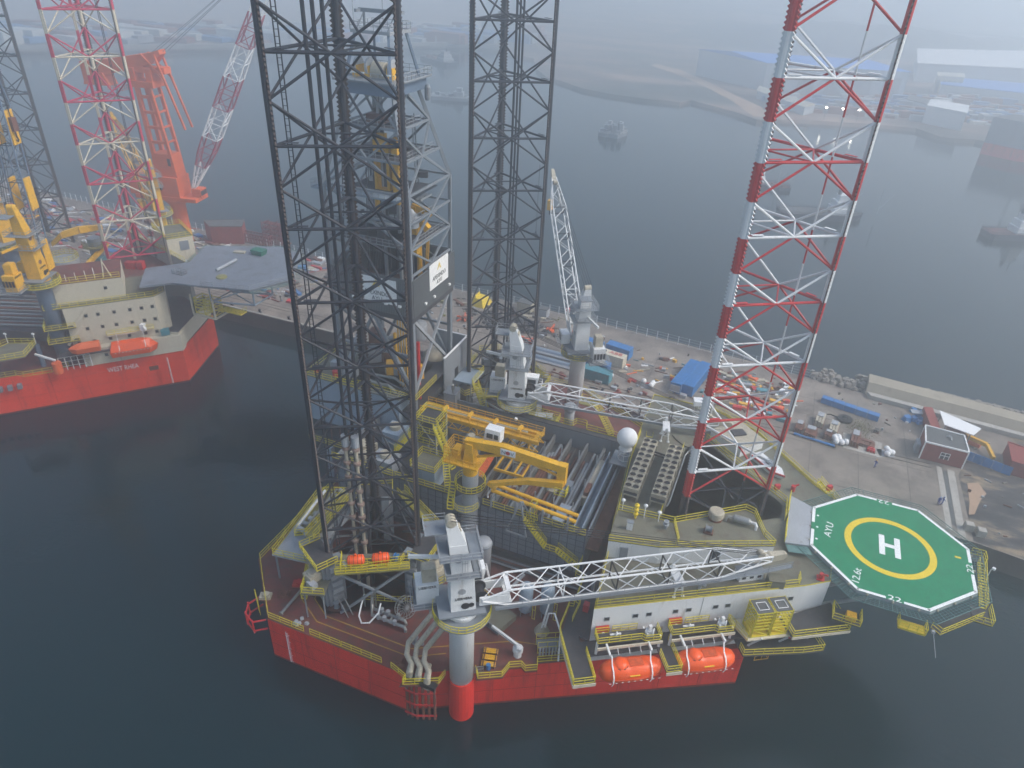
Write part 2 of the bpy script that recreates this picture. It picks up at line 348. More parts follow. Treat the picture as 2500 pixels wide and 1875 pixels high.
block('warehouse', [A(2250, 300, 2), A(2345, 320, 2), A(2350, 300, 2), A(2260, 285, 2)], 2, 12, M_WHITE, 'white box shaped warehouse standing at the far water edge', 'warehouse', M_MWHITE)
block('factory_shed', [A(2230, 200, 2), A(2520, 215, 2), A(2520, 165, 2), A(2230, 160, 2)], 2, 16, M_HWALL, 'wide pale factory shed in haze at the right edge', 'factory', M_MWHITE)
block('factory_shed', [A(2290, 235, 2), A(2520, 260, 2), A(2520, 235, 2), A(2290, 215, 2)], 2, 10, M_HWALL, 'low factory shed with faded blue roof in front of the wide shed', 'factory', M_HBLUE)
block('office_building', [A(2275, 228, 2), A(2340, 232, 2), A(2340, 222, 2), A(2275, 218, 2)], 2, 14, M_CREAM, 'small cream office building beside the far factory sheds', 'office', M_CREAM, doors=5, dm=M_GREY)
block('quay_shed', [A(2210, 262, 2), A(2310, 290, 2), A(2320, 280, 2), A(2215, 250, 2)], 2, 7, M_HWALL, 'long low shed with grey roof behind the white waterside warehouse', 'shed', M_ROOF)
# yard clutter: stacked plates and blocks on the far shipyard
M_C = [mat('yard_stack_%s' % n_, c_, 0.8, var=0.3, scale=0.1) for n_, c_ in (('rust', (0.25, 0.10, 0.07)), ('grey', (0.3, 0.32, 0.34)), ('pale', (0.55, 0.55, 0.52)), ('blue', (0.10, 0.22, 0.42)))]
mb = MB(); rr = random.Random(3)
for i in range(420):
    x, y = rr.uniform(1880, 2500), rr.uniform(243, 318)
    if y > 268 + (x - 1880) * 0.08: continue
    p = at(x, y, 2); mb.mi = rr.randrange(4); mb.obox((p.x, p.y, 2.0), (rr.uniform(4, 14), rr.uniform(2, 5), rr.uniform(1, 4.5)), rr.uniform(-0.3, 0.5))
o = mesh_obj('yard_clutter', mb, M_C); setp(o, 'jumble of hazy steel stacks and blocks across the far shipyard', 'yard clutter', kind='stuff')
mb = MB()
for i in range(260):
    x, y = rr.uniform(-100, 1300), rr.uniform(70, 104); p = at(x, y, 4); mb.mi = rr.randrange(4)
    mb.obox((p.x, p.y, 4.0), (rr.uniform(8, 40), rr.uniform(6, 14), rr.uniform(2, 9)), rr.uniform(-0.3, 0.3))
o = mesh_obj('distant_town', mb, M_C); setp(o, 'scatter of tiny pale buildings along the distant misty shore', 'town', kind='stuff')
# lamps lit on the far quay
M_LAMP = bpy.data.materials.new('lit_lamp'); M_LAMP.use_nodes = True
e_ = M_LAMP.node_tree.nodes['Principled BSDF']; e_.inputs['Emission Color'].default_value = (1, 0.93, 0.8, 1); e_.inputs['Emission Strength'].default_value = 25
for i, (x, y, lb) in enumerate(((2018, 263, 'leftmost lit floodlight of the far quay row'), (2058, 266, 'middle lit floodlight of the far quay row'), (2098, 269, 'rightmost lit floodlight of the far quay row of three'))):
    p = at(x, y, 9); t = thing('floodlight_mast', lb, 'floodlight', (p.x, p.y, 2), 0, 'lit floodlights on the far quay')
    part(t, 'pole', MB().tube((p.x, p.y, 2), (p.x, p.y, 9), 0.15), M_GREY)
    part(t, 'lamp_head', MB().lathe((p.x, p.y, 8.7), [(0.1, 0), (0.7, 0.25), (0.7, 0.6), (0.1, 0.9)], 10), M_LAMP)
# ------------------------------------------------------------------ vessels in the basin
def ship(px, py, L, B, ang, label, hull, deck, house, hs=1.0, name='cargo_boat', masts=2, hx=-0.3, group=None, H=2.2, hl=0.18, cat='boat'):
    p = at(px, py, 0); t = thing(name, label, cat, (p.x, p.y, 0), ang, group)
    P = [(-L / 2, -B * 0.4), (-L / 2 + 1, -B / 2), (L * 0.25, -B / 2), (L * 0.42, -B * 0.28), (L / 2, 0), (L * 0.42, B * 0.28), (L * 0.25, B / 2), (-L / 2 + 1, B / 2), (-L / 2, B * 0.4)]
    Q = [(x * 1.03, y * 1.04) for x, y in P]
    part(t, 'hull', MB().prism(P, -1, H, Q), hull, local=True)
    part(t, 'deck', MB().sheet([(x * 0.96, y * 0.9) for x, y in Q], H + 0.02), deck, local=True)
    part(t, 'bulwark', MB().rail([(x * 0.99, y * 0.98, H) for x, y in Q], 0.9, 3, True, 0.12), hull, local=True)
    mb = MB(); z = H
    for k, f in enumerate((1, 0.8, 0.55)):
        if k >= 1 + 2 * hs: break
        mb.obox((L * hx, 0, z), (L * hl * f * 1.2, B * 0.8 * f, 2.4)); z += 2.4
    part(t, 'deckhouse', mb, house, local=True)
    mb = MB()
    for k in range(3): mb.obox((L * hx + L * hl * 0.4, -B * 0.25 + k * B * 0.25, z - 1.8), (0.3, B * 0.12, 0.8))
    part(t, 'window', mb, M_GLASS, local=True)
    part(t, 'funnel', MB().cyl((L * hx - L * 0.05, 0, z), 0.7, 2, 10), hull, local=True)
    for k in range(masts):
        x = L * (hx + 0.08 + k * 0.38); part(t, 'mast', MB().tube((x, 0, H), (x, 0, z + 4 - k), 0.14).tube((x, 0, H + 2), (x + L * 0.14, 0, z + 1), 0.1), M_LGREY, local=True)
    mb = MB(); mb.mi = 0
    for k in range(4): mb.obox((L * (0.02 + k * 0.09), (-1) ** k * B * 0.12, H + 0.03), (L * 0.06, B * 0.3, 0.7))
    part(t, 'hatch', mb, M_RUST, local=True); return t
M_NAVY = mat('navy_hull', (0.03, 0.04, 0.06), 0.6, var=0.2, scale=0.3)
ship(1065, 150, 46, 12, 2.6, 'hazy dark freighter far off beside the middle leg', M_NAVY, M_ROOF, M_LGREY, masts=2)
ship(1880, 458, 17, 6, -0.1, 'small dark fishing trawler behind the red and white leg', M_NAVY, M_DECK, M_WHITE, hs=0.4, name='fishing_boat', H=1.5)
ship(2000, 530, 32, 9, 0.35, 'dark cargo boat with white bridge behind the red and white leg', M_NAVY, M_ROOF, M_WHITE, hx=0.22)
ship(2480, 580, 24, 8, 0.4, 'trawler cut off by the right edge of the picture', M_NAVY, M_DECK, M_WHITE, name='fishing_boat', hx=0.0)
# raft barges
def pontoon(px, py, L, B, ang, label, tall):
    p = at(px, py, 0); t = thing('barge', label, 'barge', (p.x, p.y, 0), ang, 'work barges anchored in the basin')
    part(t, 'hull', MB().prism([(-L / 2, -B / 2), (L / 2, -B / 2), (L / 2, B / 2), (-L / 2, B / 2)], -1, 2), M_GREY, local=True)
    mb = MB(); r_ = random.Random(L)
    for i in range(16): mb.obox((r_.uniform(-.42, .42) * L, r_.uniform(-.35, .35) * B, 2), (r_.uniform(1, 3), r_.uniform(1, 3), r_.uniform(0.8, tall)), r_.random())
    part(t, 'deck_cargo', mb, M_GREY, local=True)
    part(t, 'cabin', MB().obox((L * 0.2, 0, 2), (L * 0.25, B * 0.6, 3)).obox((L * 0.22, 0, 5), (L * 0.14, B * 0.4, 2.2)), M_LGREY, local=True)
    part(t, 'railing', MB().rail([(-L / 2, -B / 2, 2), (L / 2, -B / 2, 2), (L / 2, B / 2, 2), (-L / 2, B / 2, 2)], 1, 2.5, True, 0.1), M_WHITE, local=True)
    part(t, 'mast', MB().tube((0, 0, 2), (0, 0, 9), 0.12), M_GREY, local=True)
pontoon(1102, 243, 24, 9, 0.25, 'flat pale raft barge left of the middle leg', 2.0)
pontoon(1482, 330, 10.5, 5, 1.35, 'left one of the two barges moored together in open water', 4)
pontoon(1508, 333, 11.5, 5.5, 1.35, 'right one of the two barges moored together in open water', 5)
# big ship at the right edge
p = at(2440, 478, 0); t = thing('moored_ship', 'big hazy slab sided ship with red bottom at the right edge', 'ship', (p.x, p.y, 0), 0)
e0, e1, e2 = at(2392, 375, 0), at(2520, 420, 0), at(2520, 300, 0)
P = [e0.xy, (e0.x + 14, e0.y - 8), (e0.x + 90, e0.y - 20), (e0.x + 90, e0.y + 12), (e0.x + 12, e0.y + 14)]
part(t, 'hull', MB().prism(P, -2, 6), M_RED); part(t, 'topsides', MB().prism(P, 6.01, 19), M_GREY); part(t, 'deck', MB().sheet(P, 19.03), M_ROOF)
part(t, 'deckhouse', MB().box(e0.x + 30, e0.y - 12, 19, e0.x + 50, e0.y + 8, 30), M_GREY)
part(t, 'mast', MB().tube((e0.x + 22, e0.y, 19), (e0.x + 22, e0.y, 40), 0.5), M_GREY)

# ------------------------------------------------------------------ quay
QE = 41.5
quay = [(-420, QE), (22, QE), (46, 27.5), (88, 26.3), (96, 25), (140, 22), (140, 66), (101.7, 66.5), (72, 70), (46, 73.8), (0, 77.5), (-92, 81), (-260, 88), (-420, 130)]
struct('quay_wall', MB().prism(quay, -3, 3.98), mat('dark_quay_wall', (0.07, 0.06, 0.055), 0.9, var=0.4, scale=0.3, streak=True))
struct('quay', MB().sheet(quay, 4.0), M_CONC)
soil = [(87.5, 26.6), (96, 25.2), (139, 22.4), (139, 65.5), (99, 66), (99, 50), (89, 52), (87.2, 46)]
struct('soil_yard', MB().sheet(soil, 4.01), land_mat('dark_soil', (0.035, 0.035, 0.037), (0.075, 0.070, 0.068), (0.26, 0.20, 0.13), 0.16))
# paving slabs and joints on the quay
mb = MB(); x = -300
while x < 82: mb.box(x, (QE + 0.6) if x < 24 else 29, 4.001, x + 0.12, 76.5 if x < 20 else 66, 4.012); x += 9
for y in (32.4, 44.5, 55.5, 62.5): mb.box(-300 if y > 40 else 42, y, 4.001, 82, y + 0.12, 4.012)
struct('quay_joints', mb, mat('dark_joint', (0.10, 0.09, 0.08), 0.9))
mb = MB(); mb.box(-300, QE + 0.05, 4.0, 22, QE + 0.6, 4.22); struct('quay_kerb', mb, M_PCONC)
t = thing('crane_rail', 'pair of sunken crane rails running along the quay', 'rail', (0, 46, 4))
for y in (46.2, 47.5): part(t, 'rail', MB().box(-300, y, 4.013, 82.5, y + 0.16, 4.05), mat('rail_steel', (0.05, 0.045, 0.04), 0.5, 0.4))
part(t, 'rail', MB().box(-300, 58.0, 4.013, 20, 58.16, 4.05), MATS['rail_steel'])
struct('paved_strip', MB().sheet([(83.4, 47.5), (84.4, 47.3), (84.4, 28), (83.4, 28.3)], 4.02).sheet([(85.3, 47.2), (86.6, 47), (86.4, 27), (85.2, 27.4)], 4.02), M_PCONC)
struct('mud_strip', MB().sheet([(84.45, 46.5), (85.25, 46.4), (85.15, 29.5), (84.45, 29.6)], 4.016), MATS['dark_soil'] if 'dark_soil' in MATS else M_ROOF)
struct('sand_patch', MB().sheet([(88.5, 44), (90.5, 45), (91.5, 42), (90, 39), (88.6, 34.5), (87.6, 34), (88.2, 38)], 4.03), MATS.get('sandy_soil'))
# sea wall with armour blocks behind
t = thing('sea_wall', 'broad pale concrete sea wall along the outer edge of the quay', 'sea wall', (90, 68, 4))
part(t, 'parapet', MB().prism([(70.6, 69.5), (101.5, 66.4), (140, 63), (140, 70.5), (102, 74), (71.0, 77.6)], 4.0, 6.5, [(70.8, 71.5), (101.5, 68.4), (140, 65), (140, 68.5), (102, 72), (71.0, 75.6)]), mat('sea_wall_concrete', (0.33, 0.29, 0.22), 0.85, var=0.12, scale=0.15, dirt=(0.2, 0.17, 0.13), dirt_amt=0.3, streak=True))
part(t, 'lower_step', MB().prism([(71.5, 68.2), (101.6, 65.2), (140, 62), (140, 63.2), (101.5, 66.6), (70.9, 69.8)], 4.0, 5.0), M_PCONC)
rr = random.Random(11); mb = MB(); i = 0
def rock(mb, c, s, rr):
    vs = []
    for a in range(6):
        th = a * pi / 3 + rr.random() * 0.6
        vs.append((c[0] + s * cos(th) * rr.uniform(.7, 1.1), c[1] + s * sin(th) * rr.uniform(.7, 1.1), c[2] - s * 0.4))
    for a in range(6):
        th = a * pi / 3 + rr.random() * 0.8
        vs.append((c[0] + s * 0.6 * cos(th), c[1] + s * 0.6 * sin(th), c[2] + s * rr.uniform(.3, .6)))
    mb.add(vs, [[5, 4, 3, 2, 1, 0], list(range(6, 12))] + [(k, (k + 1) % 6, 6 + (k + 1) % 6, 6 + k) for k in range(6)])
for k in range(520):
    x = rr.uniform(60, 140); f = (x - 60) / 80; yb = 74.5 - 3 * max(0, f) + (3 if x > 70 else -1)
    u = rr.random(); y = yb + u * (9 if x > 66 else 5); rock(mb, (x, y, 4.6 - u * 4.8), rr.uniform(0.6, 1.2), rr)
for k in range(90): x = rr.uniform(59, 71.5); rock(mb, (x, rr.uniform(71.5, 77) - (x - 60) * 0.12, rr.uniform(3.6, 4.8)), rr.uniform(0.5, 1.0), rr)
o = mesh_obj('armour_blocks', mb, M_ROCK); setp(o, 'rubble of concrete armour blocks heaped outside the sea wall', 'armour blocks', kind='stuff')
# quay fence on the sea side
fpts = [(-415, 129, 4), (-260, 87, 4), (-92, 80, 4), (0, 76.5, 4), (46, 72.8, 4), (60, 71.5, 4)]
mb = MB(); mp_ = MB()
for a, b in zip(fpts, fpts[1:]):
    a, b = V(a), V(b)
    for k in (0.15, 0.8, 1.5, 2.2): mb.bar(a + V((0, 0, k)), b + V((0, 0, k)), 0.06)
    n = int((b - a).length / 2.6)
    for i in range(n): p = a.lerp(b, i / n); mp_.bar(p, p + V((0, 0, 2.3)), 0.16)
t = thing('quay_fence', 'long pale post and wire fence on the seaward quay edge', 'fence', (0, 76.5, 4))
part(t, 'wire', mb, M_LGREY); part(t, 'post', mp_, M_WHITE, kind='stuff')
# fenders / bollards at the quay edge left
tb = None
for i in range(12):
    x = -120 + i * 9
    if tb is None:
        tb = thing('bollard', 'iron mooring bollard on the quay edge', 'bollard', (x, QE + 1.1, 4), 0, 'mooring bollards along the quay edge')
        part(tb, 'base', MB().lathe((0, 0, 0), [(0.5, 0), (0.45, 0.12)], 12), M_BLACK, local=True); part(tb, 'post', MB().lathe((0, 0, 0.1), [(0.22, 0), (0.22, 0.5), (0.42, 0.62), (0.35, 0.8)], 12), M_BLACK, local=True)
    else: dup(tb, (x, QE + 1.1, 4))
# ------------------------------------------------------------------ lattice legs
BAY = 8.423; CR = 12.4 / sqrt(3)
def leg(name, label, cx, cy, rot, zref, n0, n1, ph, mats, colf, hcol, zb, pipes=True):
    """triangular truss leg; half-bay levels zref + k*BAY/2 for k in n0..n1; ph = parity of the horizontal levels
    colf(k) material of half bay k -> k+1; hcol(k) material of the horizontals at level k"""
    t = thing(name, label, 'rig tower', (cx, cy, zb), 0, 'lattice legs of the drilling rigs')
    C = [(cx + CR * cos(R(a) + rot), cy + CR * sin(R(a) + rot)) for a in (240, 0, 120)]
    Z = lambda k: zref + k * BAY / 2
    for a_i, (c, a) in enumerate(zip(C, (240, 0, 120))):
        mb = MB(); a = R(a) + rot; tv = V((-sin(a), cos(a), 0)); rv = V((cos(a), sin(a), 0))
        for k in range(n0, n1):
            mb.mi = colf(k); z0, z1 = max(Z(k), zb), Z(k + 1)
            if z1 <= z0: continue
            mb.tube((*c, z0), (*c, z1), 0.35, 10)
        ch = part(t, 'chord', mb, mats)
        for s_ in (-1, 1):
            mb = MB(); p = 0.46
            for k in range(n0, n1):
                mb.mi = colf(k) if len(mats) > 1 else 0
                z0, z1 = max(Z(k), zb), Z(k + 1); n = int(round((z1 - z0) / p))
                if n < 1: continue
                dz = (z1 - z0) / n
                for i in range(n):
                    za = z0 + i * dz; b0 = V((*c, 0)) + tv * (0.30 * s_); o0 = V((*c, 0)) + tv * (0.48 * s_); o1 = V((*c, 0)) + tv * (0.74 * s_); h = rv * 0.075
                    vs = []
                    for q in (-1, 1): vs += [b0 + h * q + V((0, 0, za)), o0 + h * q + V((0, 0, za)), o1 + h * q + V((0, 0, za + dz * 0.5)), o0 + h * q + V((0, 0, za + dz)), b0 + h * q + V((0, 0, za + dz))]
                    mb.add(vs, [(0, 1, 2, 3, 4), (9, 8, 7, 6, 5), (1, 6, 7, 2), (2, 7, 8, 3)])
            r_ = part(t, 'rack', mb, ([M_RACK] + mats[1:] if a_i == 0 else [M_RACK] * len(mats)) if len(mats) > 1 else [M_RACK]); r_.parent = ch
    mids = [((C[i][0] + C[(i + 1) % 3][0]) / 2, (C[i][1] + C[(i + 1) % 3][1]) / 2) for i in range(3)]
    for k in range(n0, n1 + 1):
        z = Z(k)
        if z < zb - 0.1: continue
        if (k - ph) % 2 == 0:
            mb = MB(); mb.mi = hcol(k)
            for i in range(3):
                mb.tube((*C[i], z), (*C[(i + 1) % 3], z), 0.18, 8); mb.tube((*mids[i], z), (*mids[(i + 1) % 3], z), 0.11, 6)
            # small step grating at one corner of each face
            for i in range(3):
                a, b = V((*C[i], z)), V((*C[(i + 1) % 3], z)); d = (b - a).normalized(); mb.bar(a + d * 1.0 + V((0, 0, .32)), a + d * 2.4 + V((0, 0, .32)), 0.4, 0.05)
            part(t, 'horizontal_frame', mb, mats)
            for i in range(3):
                mb = MB()
                for dk in (1, -1):
                    zz = Z(k + dk)
                    if not (n0 <= k + dk <= n1) or zz < zb - 0.1: continue
                    mb.mi = colf(k if dk > 0 else k - 1)
                    mb.tube((*mids[i], z), (*C[i], zz), 0.145, 7); mb.tube((*mids[i], z), (*C[(i + 1) % 3], zz), 0.145, 7)
                if mb.v: part(t, 'cross_brace', mb, mats)
    if pipes:
        a, b, c3 = V((*C[0], 0)), V((*C[1], 0)), V((*C[2], 0))
        def ins(f, d): return a.lerp(b, f).lerp(c3, d)
        zt = Z(n1)
        for f, d in pipes[0]:
            p = ins(f, d); mb = MB(); mb.mi = 0
            for k in range(n0, n1):
                mb.mi = colf(k); z0, z1 = max(Z(k), zb), Z(k + 1)
                if z1 > z0: mb.tube((p.x, p.y, z0), (p.x, p.y, z1), pipes[1], 8)
            part(t, 'riser_pipe', mb, mats)
        if pipes[2] is None: return t, C
        f, d = pipes[2]; mb = MB(); p = ins(f, d); q = ins(f + 0.035, d); mb.mi = 0
        mb.bar((p.x, p.y, zb), (p.x, p.y, zt), 0.09); mb.bar((q.x, q.y, zb), (q.x, q.y, zt), 0.09)
        for i in range(int((zt - zb) / 0.6)): mb.bar((p.x, p.y, zb + i * .6), (q.x, q.y, zb + i * .6), 0.05)
        part(t, 'ladder', mb, [mats[0]])
    return t, C
LA = (0.69, -24.26); LB = (-0.69, 24.26); LC = (44.23, 0.0)
tA, CA = leg('lattice_tower', 'nearest dark steel lattice leg, tallest in view, with three riser pipes inside', *LA, R(0.4), 79.0, -19, 9, 0, [M_STEEL], lambda k: 0, lambda k: 0, 1.0, ([(0.29, 0.12), (0.37, 0.12), (0.45, 0.12)], 0.2, (0.075, 0.06)))
tB, CB = leg('lattice_tower', 'dark steel lattice leg in the middle distance, right of the derrick', *LB, R(0.4), 78.3, -19, 9, 0, [M_STEEL], lambda k: 0, lambda k: 0, 1.0, ([(0.6, 0.3), (0.66, 0.3), (0.72, 0.3)], 0.17, (0.62, 0.4)))
def cC(k):   # k half bay above level k
    if k < -14: return 0
    return 1 if k % 2 == 0 else 2
tC, CC = leg('lattice_tower', 'red and white banded lattice leg beside the green helideck', *LC, R(2.0), 82.1, -19, 9, 1, [M_STEEL, M_LRED, M_WHITE], cC, lambda k: 0 if k < -14 else (2 if (k + 1) % 4 == 0 else 1), 1.0, ([(0.86, 0.2)], 0.11, None))
tW, CW = leg('lattice_tower', 'crimson and cream banded lattice leg of the farther rig at left', -94.45, 27.33, R(17.95), 64.91, -11, 13, 0, [M_STEEL, M_PINK, M_CREAM], lambda k: 2 if k % 2 else 1, lambda k: 1 if (k + 2) % 4 == 0 else 2, 20.0, ([(0.3, 0.5), (0.34, 0.5)], 0.16, (0.95, 0.4)))
# ------------------------------------------------------------------ near rig: hull
DK = 7.8
def trunc(cx, cy, rot, e, c):
    """triangular well with cut corners: edge distance e, corner distance c"""
    P = []
    for a in (240, 0, 120):
        a = R(a) + rot; rv = V((cos(a), sin(a))); tv = V((-sin(a), cos(a))); h = (2 * e - c) / sqrt(3) if False else (2 * e - c) * math.tan(R(60))
        h = max(0.6, h)
        P += [(cx + rv.x * c - tv.x * h, cy + rv.y * c - tv.y * h), (cx + rv.x * c + tv.x * h, cy + rv.y * c + tv.y * h)]
    return P
HP = [(-16.8, -29.5), (-8.4, -38), (13, -38), (53.5, -15.5), (53.5, 15.5), (13, 38), (-8.4, 38), (-16.8, 29.5)]
wells = [trunc(*LA, R(.4), 5.7, 9.8), trunc(*LB, R(.4), 5.7, 9.8), trunc(*LC, R(2), 5.7, 9.8)]
rig = thing('rig_hull', 'red hull and brown deck of the near jack up rig', 'hull', (20, 0, 0))
mb = MB(); n = len(HP)
mb.add([(x, y, -3) for x, y in HP] + [(x, y, DK - .02) for x, y in HP], [(i, (i + 1) % n, n + (i + 1) % n, n + i) for i in range(n)])
mb.lathe((19.7, -34.9, -3), [(1.68, 0), (1.68, 10.3)], 24)
part(rig, 'hull', mb, M_RED)
part(rig, 'deck', MB().sheet(HP, DK, wells), M_DECK)
part(rig, 'bottom_plate', MB().sheet(HP, -2.9, wells), M_RED)
for wl in wells:
    k = len(wl); mb = MB(); mb.add([(x, y, -2.9) for x, y in wl] + [(x, y, DK) for x, y in wl], [((i + 1) % k, i, k + i, k + (i + 1) % k) for i in range(k)])
    part(rig, 'well', mb, M_RED, label='red lined leg well')
# hull panel seams, draught marks
def seams(root, P, z0, z1, m_, m2, step=5.2):
    """weld seams and a wet stained band along each hull face"""
    for a, b in zip(P, P[1:] + P[:1]):
        a, b = V((*a, 0)), V((*b, 0)); d = b - a; L = d.length; d.normalize(); nn = V((d.y, -d.x, 0)) * .012
        if nn.y > .011: continue
        mb = MB(); n = max(1, int(L / step)); u = V((0, 0, 1))
        for i in range(1, n): p = a + d * L * i / n + nn; mb.bar(p + u * z0, p + u * (z1 - .1), .05)
        for zz in (z0 + (z1 - z0) * .36, z0 + (z1 - z0) * .7): mb.bar(a + nn + u * zz, b + nn + u * zz, .045)
        part(root, 'weld_seam', mb, m_, kind='stuff')
        mb = MB(); mb.add([a + nn * 1.6 - u * .4, b + nn * 1.6 - u * .4, b + nn * 1.6 + u * .42, a + nn * 1.6 + u * .42], [(0, 1, 2, 3)]); part(root, 'waterline_stain', mb, m2)
M_SEAM = mat('seam_dark_red', (0.33, 0.016, 0.012), 0.6); M_WET = mat('waterline_stain', (0.13, 0.03, 0.022), 0.35, var=.5, scale=1.2)
seams(rig, HP, .3, DK, M_SEAM, M_WET)
mb = MB(); mb.box(-5.6, -38.04, 0.2, -5.5, -38.01, 6.6)
for i in range(22): mb.box(-5.5, -38.04, 0.4 + i * .28, -5.2 + (i % 5 == 0) * .2, -38.01, 0.45 + i * .28)
part(rig, 'draught_mark', mb, M_MWHITE)
# yellow handrail of the main deck
z = DK
part(rig, 'deck_railing', MB().rail([(-16.4, 20, z), (-16.5, -29.3, z), (-13.0, -33.0, z)], 1.1, 2), M_YEL)
part(rig, 'deck_railing', MB().rail([(-12.2, -33.8, z), (-8.4, -37.7, z), (-2.6, -37.7, z)], 1.1, 1.7), M_YEL)
part(rig, 'deck_railing', MB().rail([(-1.6, -37.7, z), (3.2, -37.7, z)], 1.1, 1.7), M_YEL)
part(rig, 'deck_railing', MB().rail([(3.4, -37.7, z), (9.5, -37.7, z)], 1.1, 1.7), M_YEL)
part(rig, 'deck_railing', MB().rail([(11.0, -37.8, z), (13.6, -38.6, z), (13.6, -39.4, z), (17.7, -37.4, z), (17.9, -36, z)], 1.1, 1.5), M_YEL)
e1 = V((40.5, 22.5, 0)).normalized()
def HS(s, t=0): return (13 + e1.x * s + e1.y * t, -38 + e1.y * s - e1.x * t)
bp_ = [HS(9.2, 0.3), HS(9.4, 1.5), HS(12.5, 1.5), HS(13.6, .2), HS(15.2, .2), HS(15.6, 0.9), HS(17.2, .9), HS(17.4, -.3), HS(23, -.3)]
part(rig, 'deck_railing', MB().rail([(*p, z) for p in bp_], 1.1, 1.6), M_YEL)
part(rig, 'side_platform', MB().prism([HS(9.2, 0), HS(9.2, 1.6), HS(12.6, 1.6), HS(13.6, .3), HS(15.2, .3), HS(15.6, 1), HS(17.2, 1), HS(17.4, 0)], z - .3, z + .02), M_DECK)
part(rig, 'deck_railing', MB().rail([(13, 37.8, z), (53.2, 15.4, z)], 1.1, 3), M_YEL)
part(rig, 'deck_railing', MB().rail([(-16.5, 29.3, z), (-8.4, 37.7, z), (13, 37.8, z)], 1.1, 3), M_YEL)
# painted walkway lines
def line(mb, P, w_=0.14, z=DK + .008):
    for a, b in zip(P, P[1:]):
        a, b = V((*a, z)), V((*b, z)); d = (b - a).normalized(); s = V((-d.y, d.x, 0)) * w_ / 2; mb.add([a + s, a - s, b - s, b + s], [(0, 1, 2, 3)])
    return mb
mb = MB(); line(mb, [(-9.5, -26), (-6.2, -33.2), (-2.0, -35.6), (12.5, -35.4), (16.5, -33)]); line(mb, [(-6.5, -27.5), (-4.6, -32.4), (-1.4, -34.3), (12, -34.2), (24, -27.5), (30, -26)])
part(rig, 'deck_marking', mb, mat('faded_deck_yellow', (0.42, 0.25, 0.03), 0.7))
# red mooring frame outside the aft corner
t = thing('boat_landing', 'red tubular boat landing frame outside the aft corner of the near hull', 'landing frame', (-9.5, -38.5, 4))
q = [(-12.2, -34.6), (-12.9, -36.6), (-12.1, -38.1), (-10.3, -38.9), (-8.9, -37.8)]
for z_ in (5.4, 7.2): part(t, 'hoop', MB().path([(x, y, z_) for x, y in q], 0.14, 8), M_LRED)
for x, y in q[1:4]: part(t, 'post', MB().tube((x, y, 5.0), (x, y, 7.6), 0.13), M_LRED)
part(t, 'cage_ladder', MB().rail([(-12.6, -35.2, 5.5), (-12.0, -35.8, 5.5), (-11.2, -36.4, 5.5)], 3.4, 0.6), M_YEL)
# rusty pipe bundle and exhaust pipes at the corner
t = thing('discharge_pipes', 'row of big grey bent pipes running off the deck edge beside the white crane pedestal', 'pipes', (15.5, -36, DK))
for i in range(3):
    x = 13.2 + i * 1.25
    part(t, 'bent_pipe', MB().path([(x + 1.5, -32.2, 14.6), (x + 0.8, -33.6, 13.6), (x - .9, -35.4, 10.6), (x - .5, -36.6, 9.9), (x + .6, -37.3, 9.4), (x + .75, -37.9, 8.9), (x + .75, -38.1, 7)], 0.36, 12), M_BEIGE)
for i in range(3):
    x = 13.5 + i * 1.25; part(t, 'stub_pipe', MB().path([(x - .3, -36.2, 9.0), (x, -37.0, 9.0), (x + .2, -38.0, 8.6), (x + .2, -38.1, 7)], 0.34, 10), M_BEIGE)
part(t, 'collar', MB().box(13.3, -38.5, 7.4, 17.6, -37.6, 8.0), M_BLACK)
mb = MB(); mb.prism([(13.2, -38.1), (13.2, -39.6), (17.6, -37.6), (17.8, -36)], DK - .5, DK - .3)
part(t, 'platform', mb, M_DECK)
for i in range(6): part(t, 'riser_pipe', MB().tube((13.5 + i * .72, -38.35 + max(0, i - 2) * .28, 7.4), (13.5 + i * .72, -38.35 + max(0, i - 2) * .28, -0.8), 0.2, 8), M_RUST)
for z_ in (5.6, 3.2, .9): part(t, 'clamp', MB().bar((13.2, -38.6, z_), (14.9, -38.6, z_), .12, .3).bar((14.9, -38.6, z_), (17.4, -37.5, z_), .12, .3), M_LRED)

# ------------------------------------------------------------------ accommodation block
RF = 18.0
W0 = V((34.0, -26.6)); E = V((24.5, 15.2)).normalized(); NN = V((E.y, -E.x))
def F(s, t_, z=0): p = W0 + E * s + NN * t_; return (p.x, p.y, z)
outer = [(34, -26.6), (58.5, -11.4), (61.5, -9.2), (61.5, 8.8), (58.5, 11.6), (49, 22), (41, 26), (29.8, 26), (30.3, 5), (31.3, -4), (32.3, -13)]
pit = [(38.3, -9.0), (38.3, 12.0), (41, 15.5), (54.5, 4.0), (54.2, 1), (49, -2.8), (40, -9.8)]
ac = thing('accommodation_block', 'white accommodation block with grey green roof on the near rig', 'accommodation', (45, -5, DK))
n = len(outer)
part(ac, 'wall', MB().add([(x, y, DK) for x, y in outer] + [(x, y, RF) for x, y in outer], [(i, (i + 1) % n, n + (i + 1) % n, n + i) for i in range(n)]), M_WHITE)
k = len(pit); part(ac, 'pit_wall', MB().add([(x, y, DK) for x, y in pit] + [(x, y, RF) for x, y in pit], [((i + 1) % k, i, k + i, k + (i + 1) % k)[::-1] for i in range(k)]), M_LGREY, label='pale grey inner wall round the leg opening')
part(ac, 'roof', MB().sheet(outer, RF, [pit]), M_GREEN)
part(ac, 'pit_floor', MB().sheet([(37.5, -11), (37.5, 14), (41, 17), (56, 4), (56, 0)], DK + .6, [wells[2]]), M_DGREY)
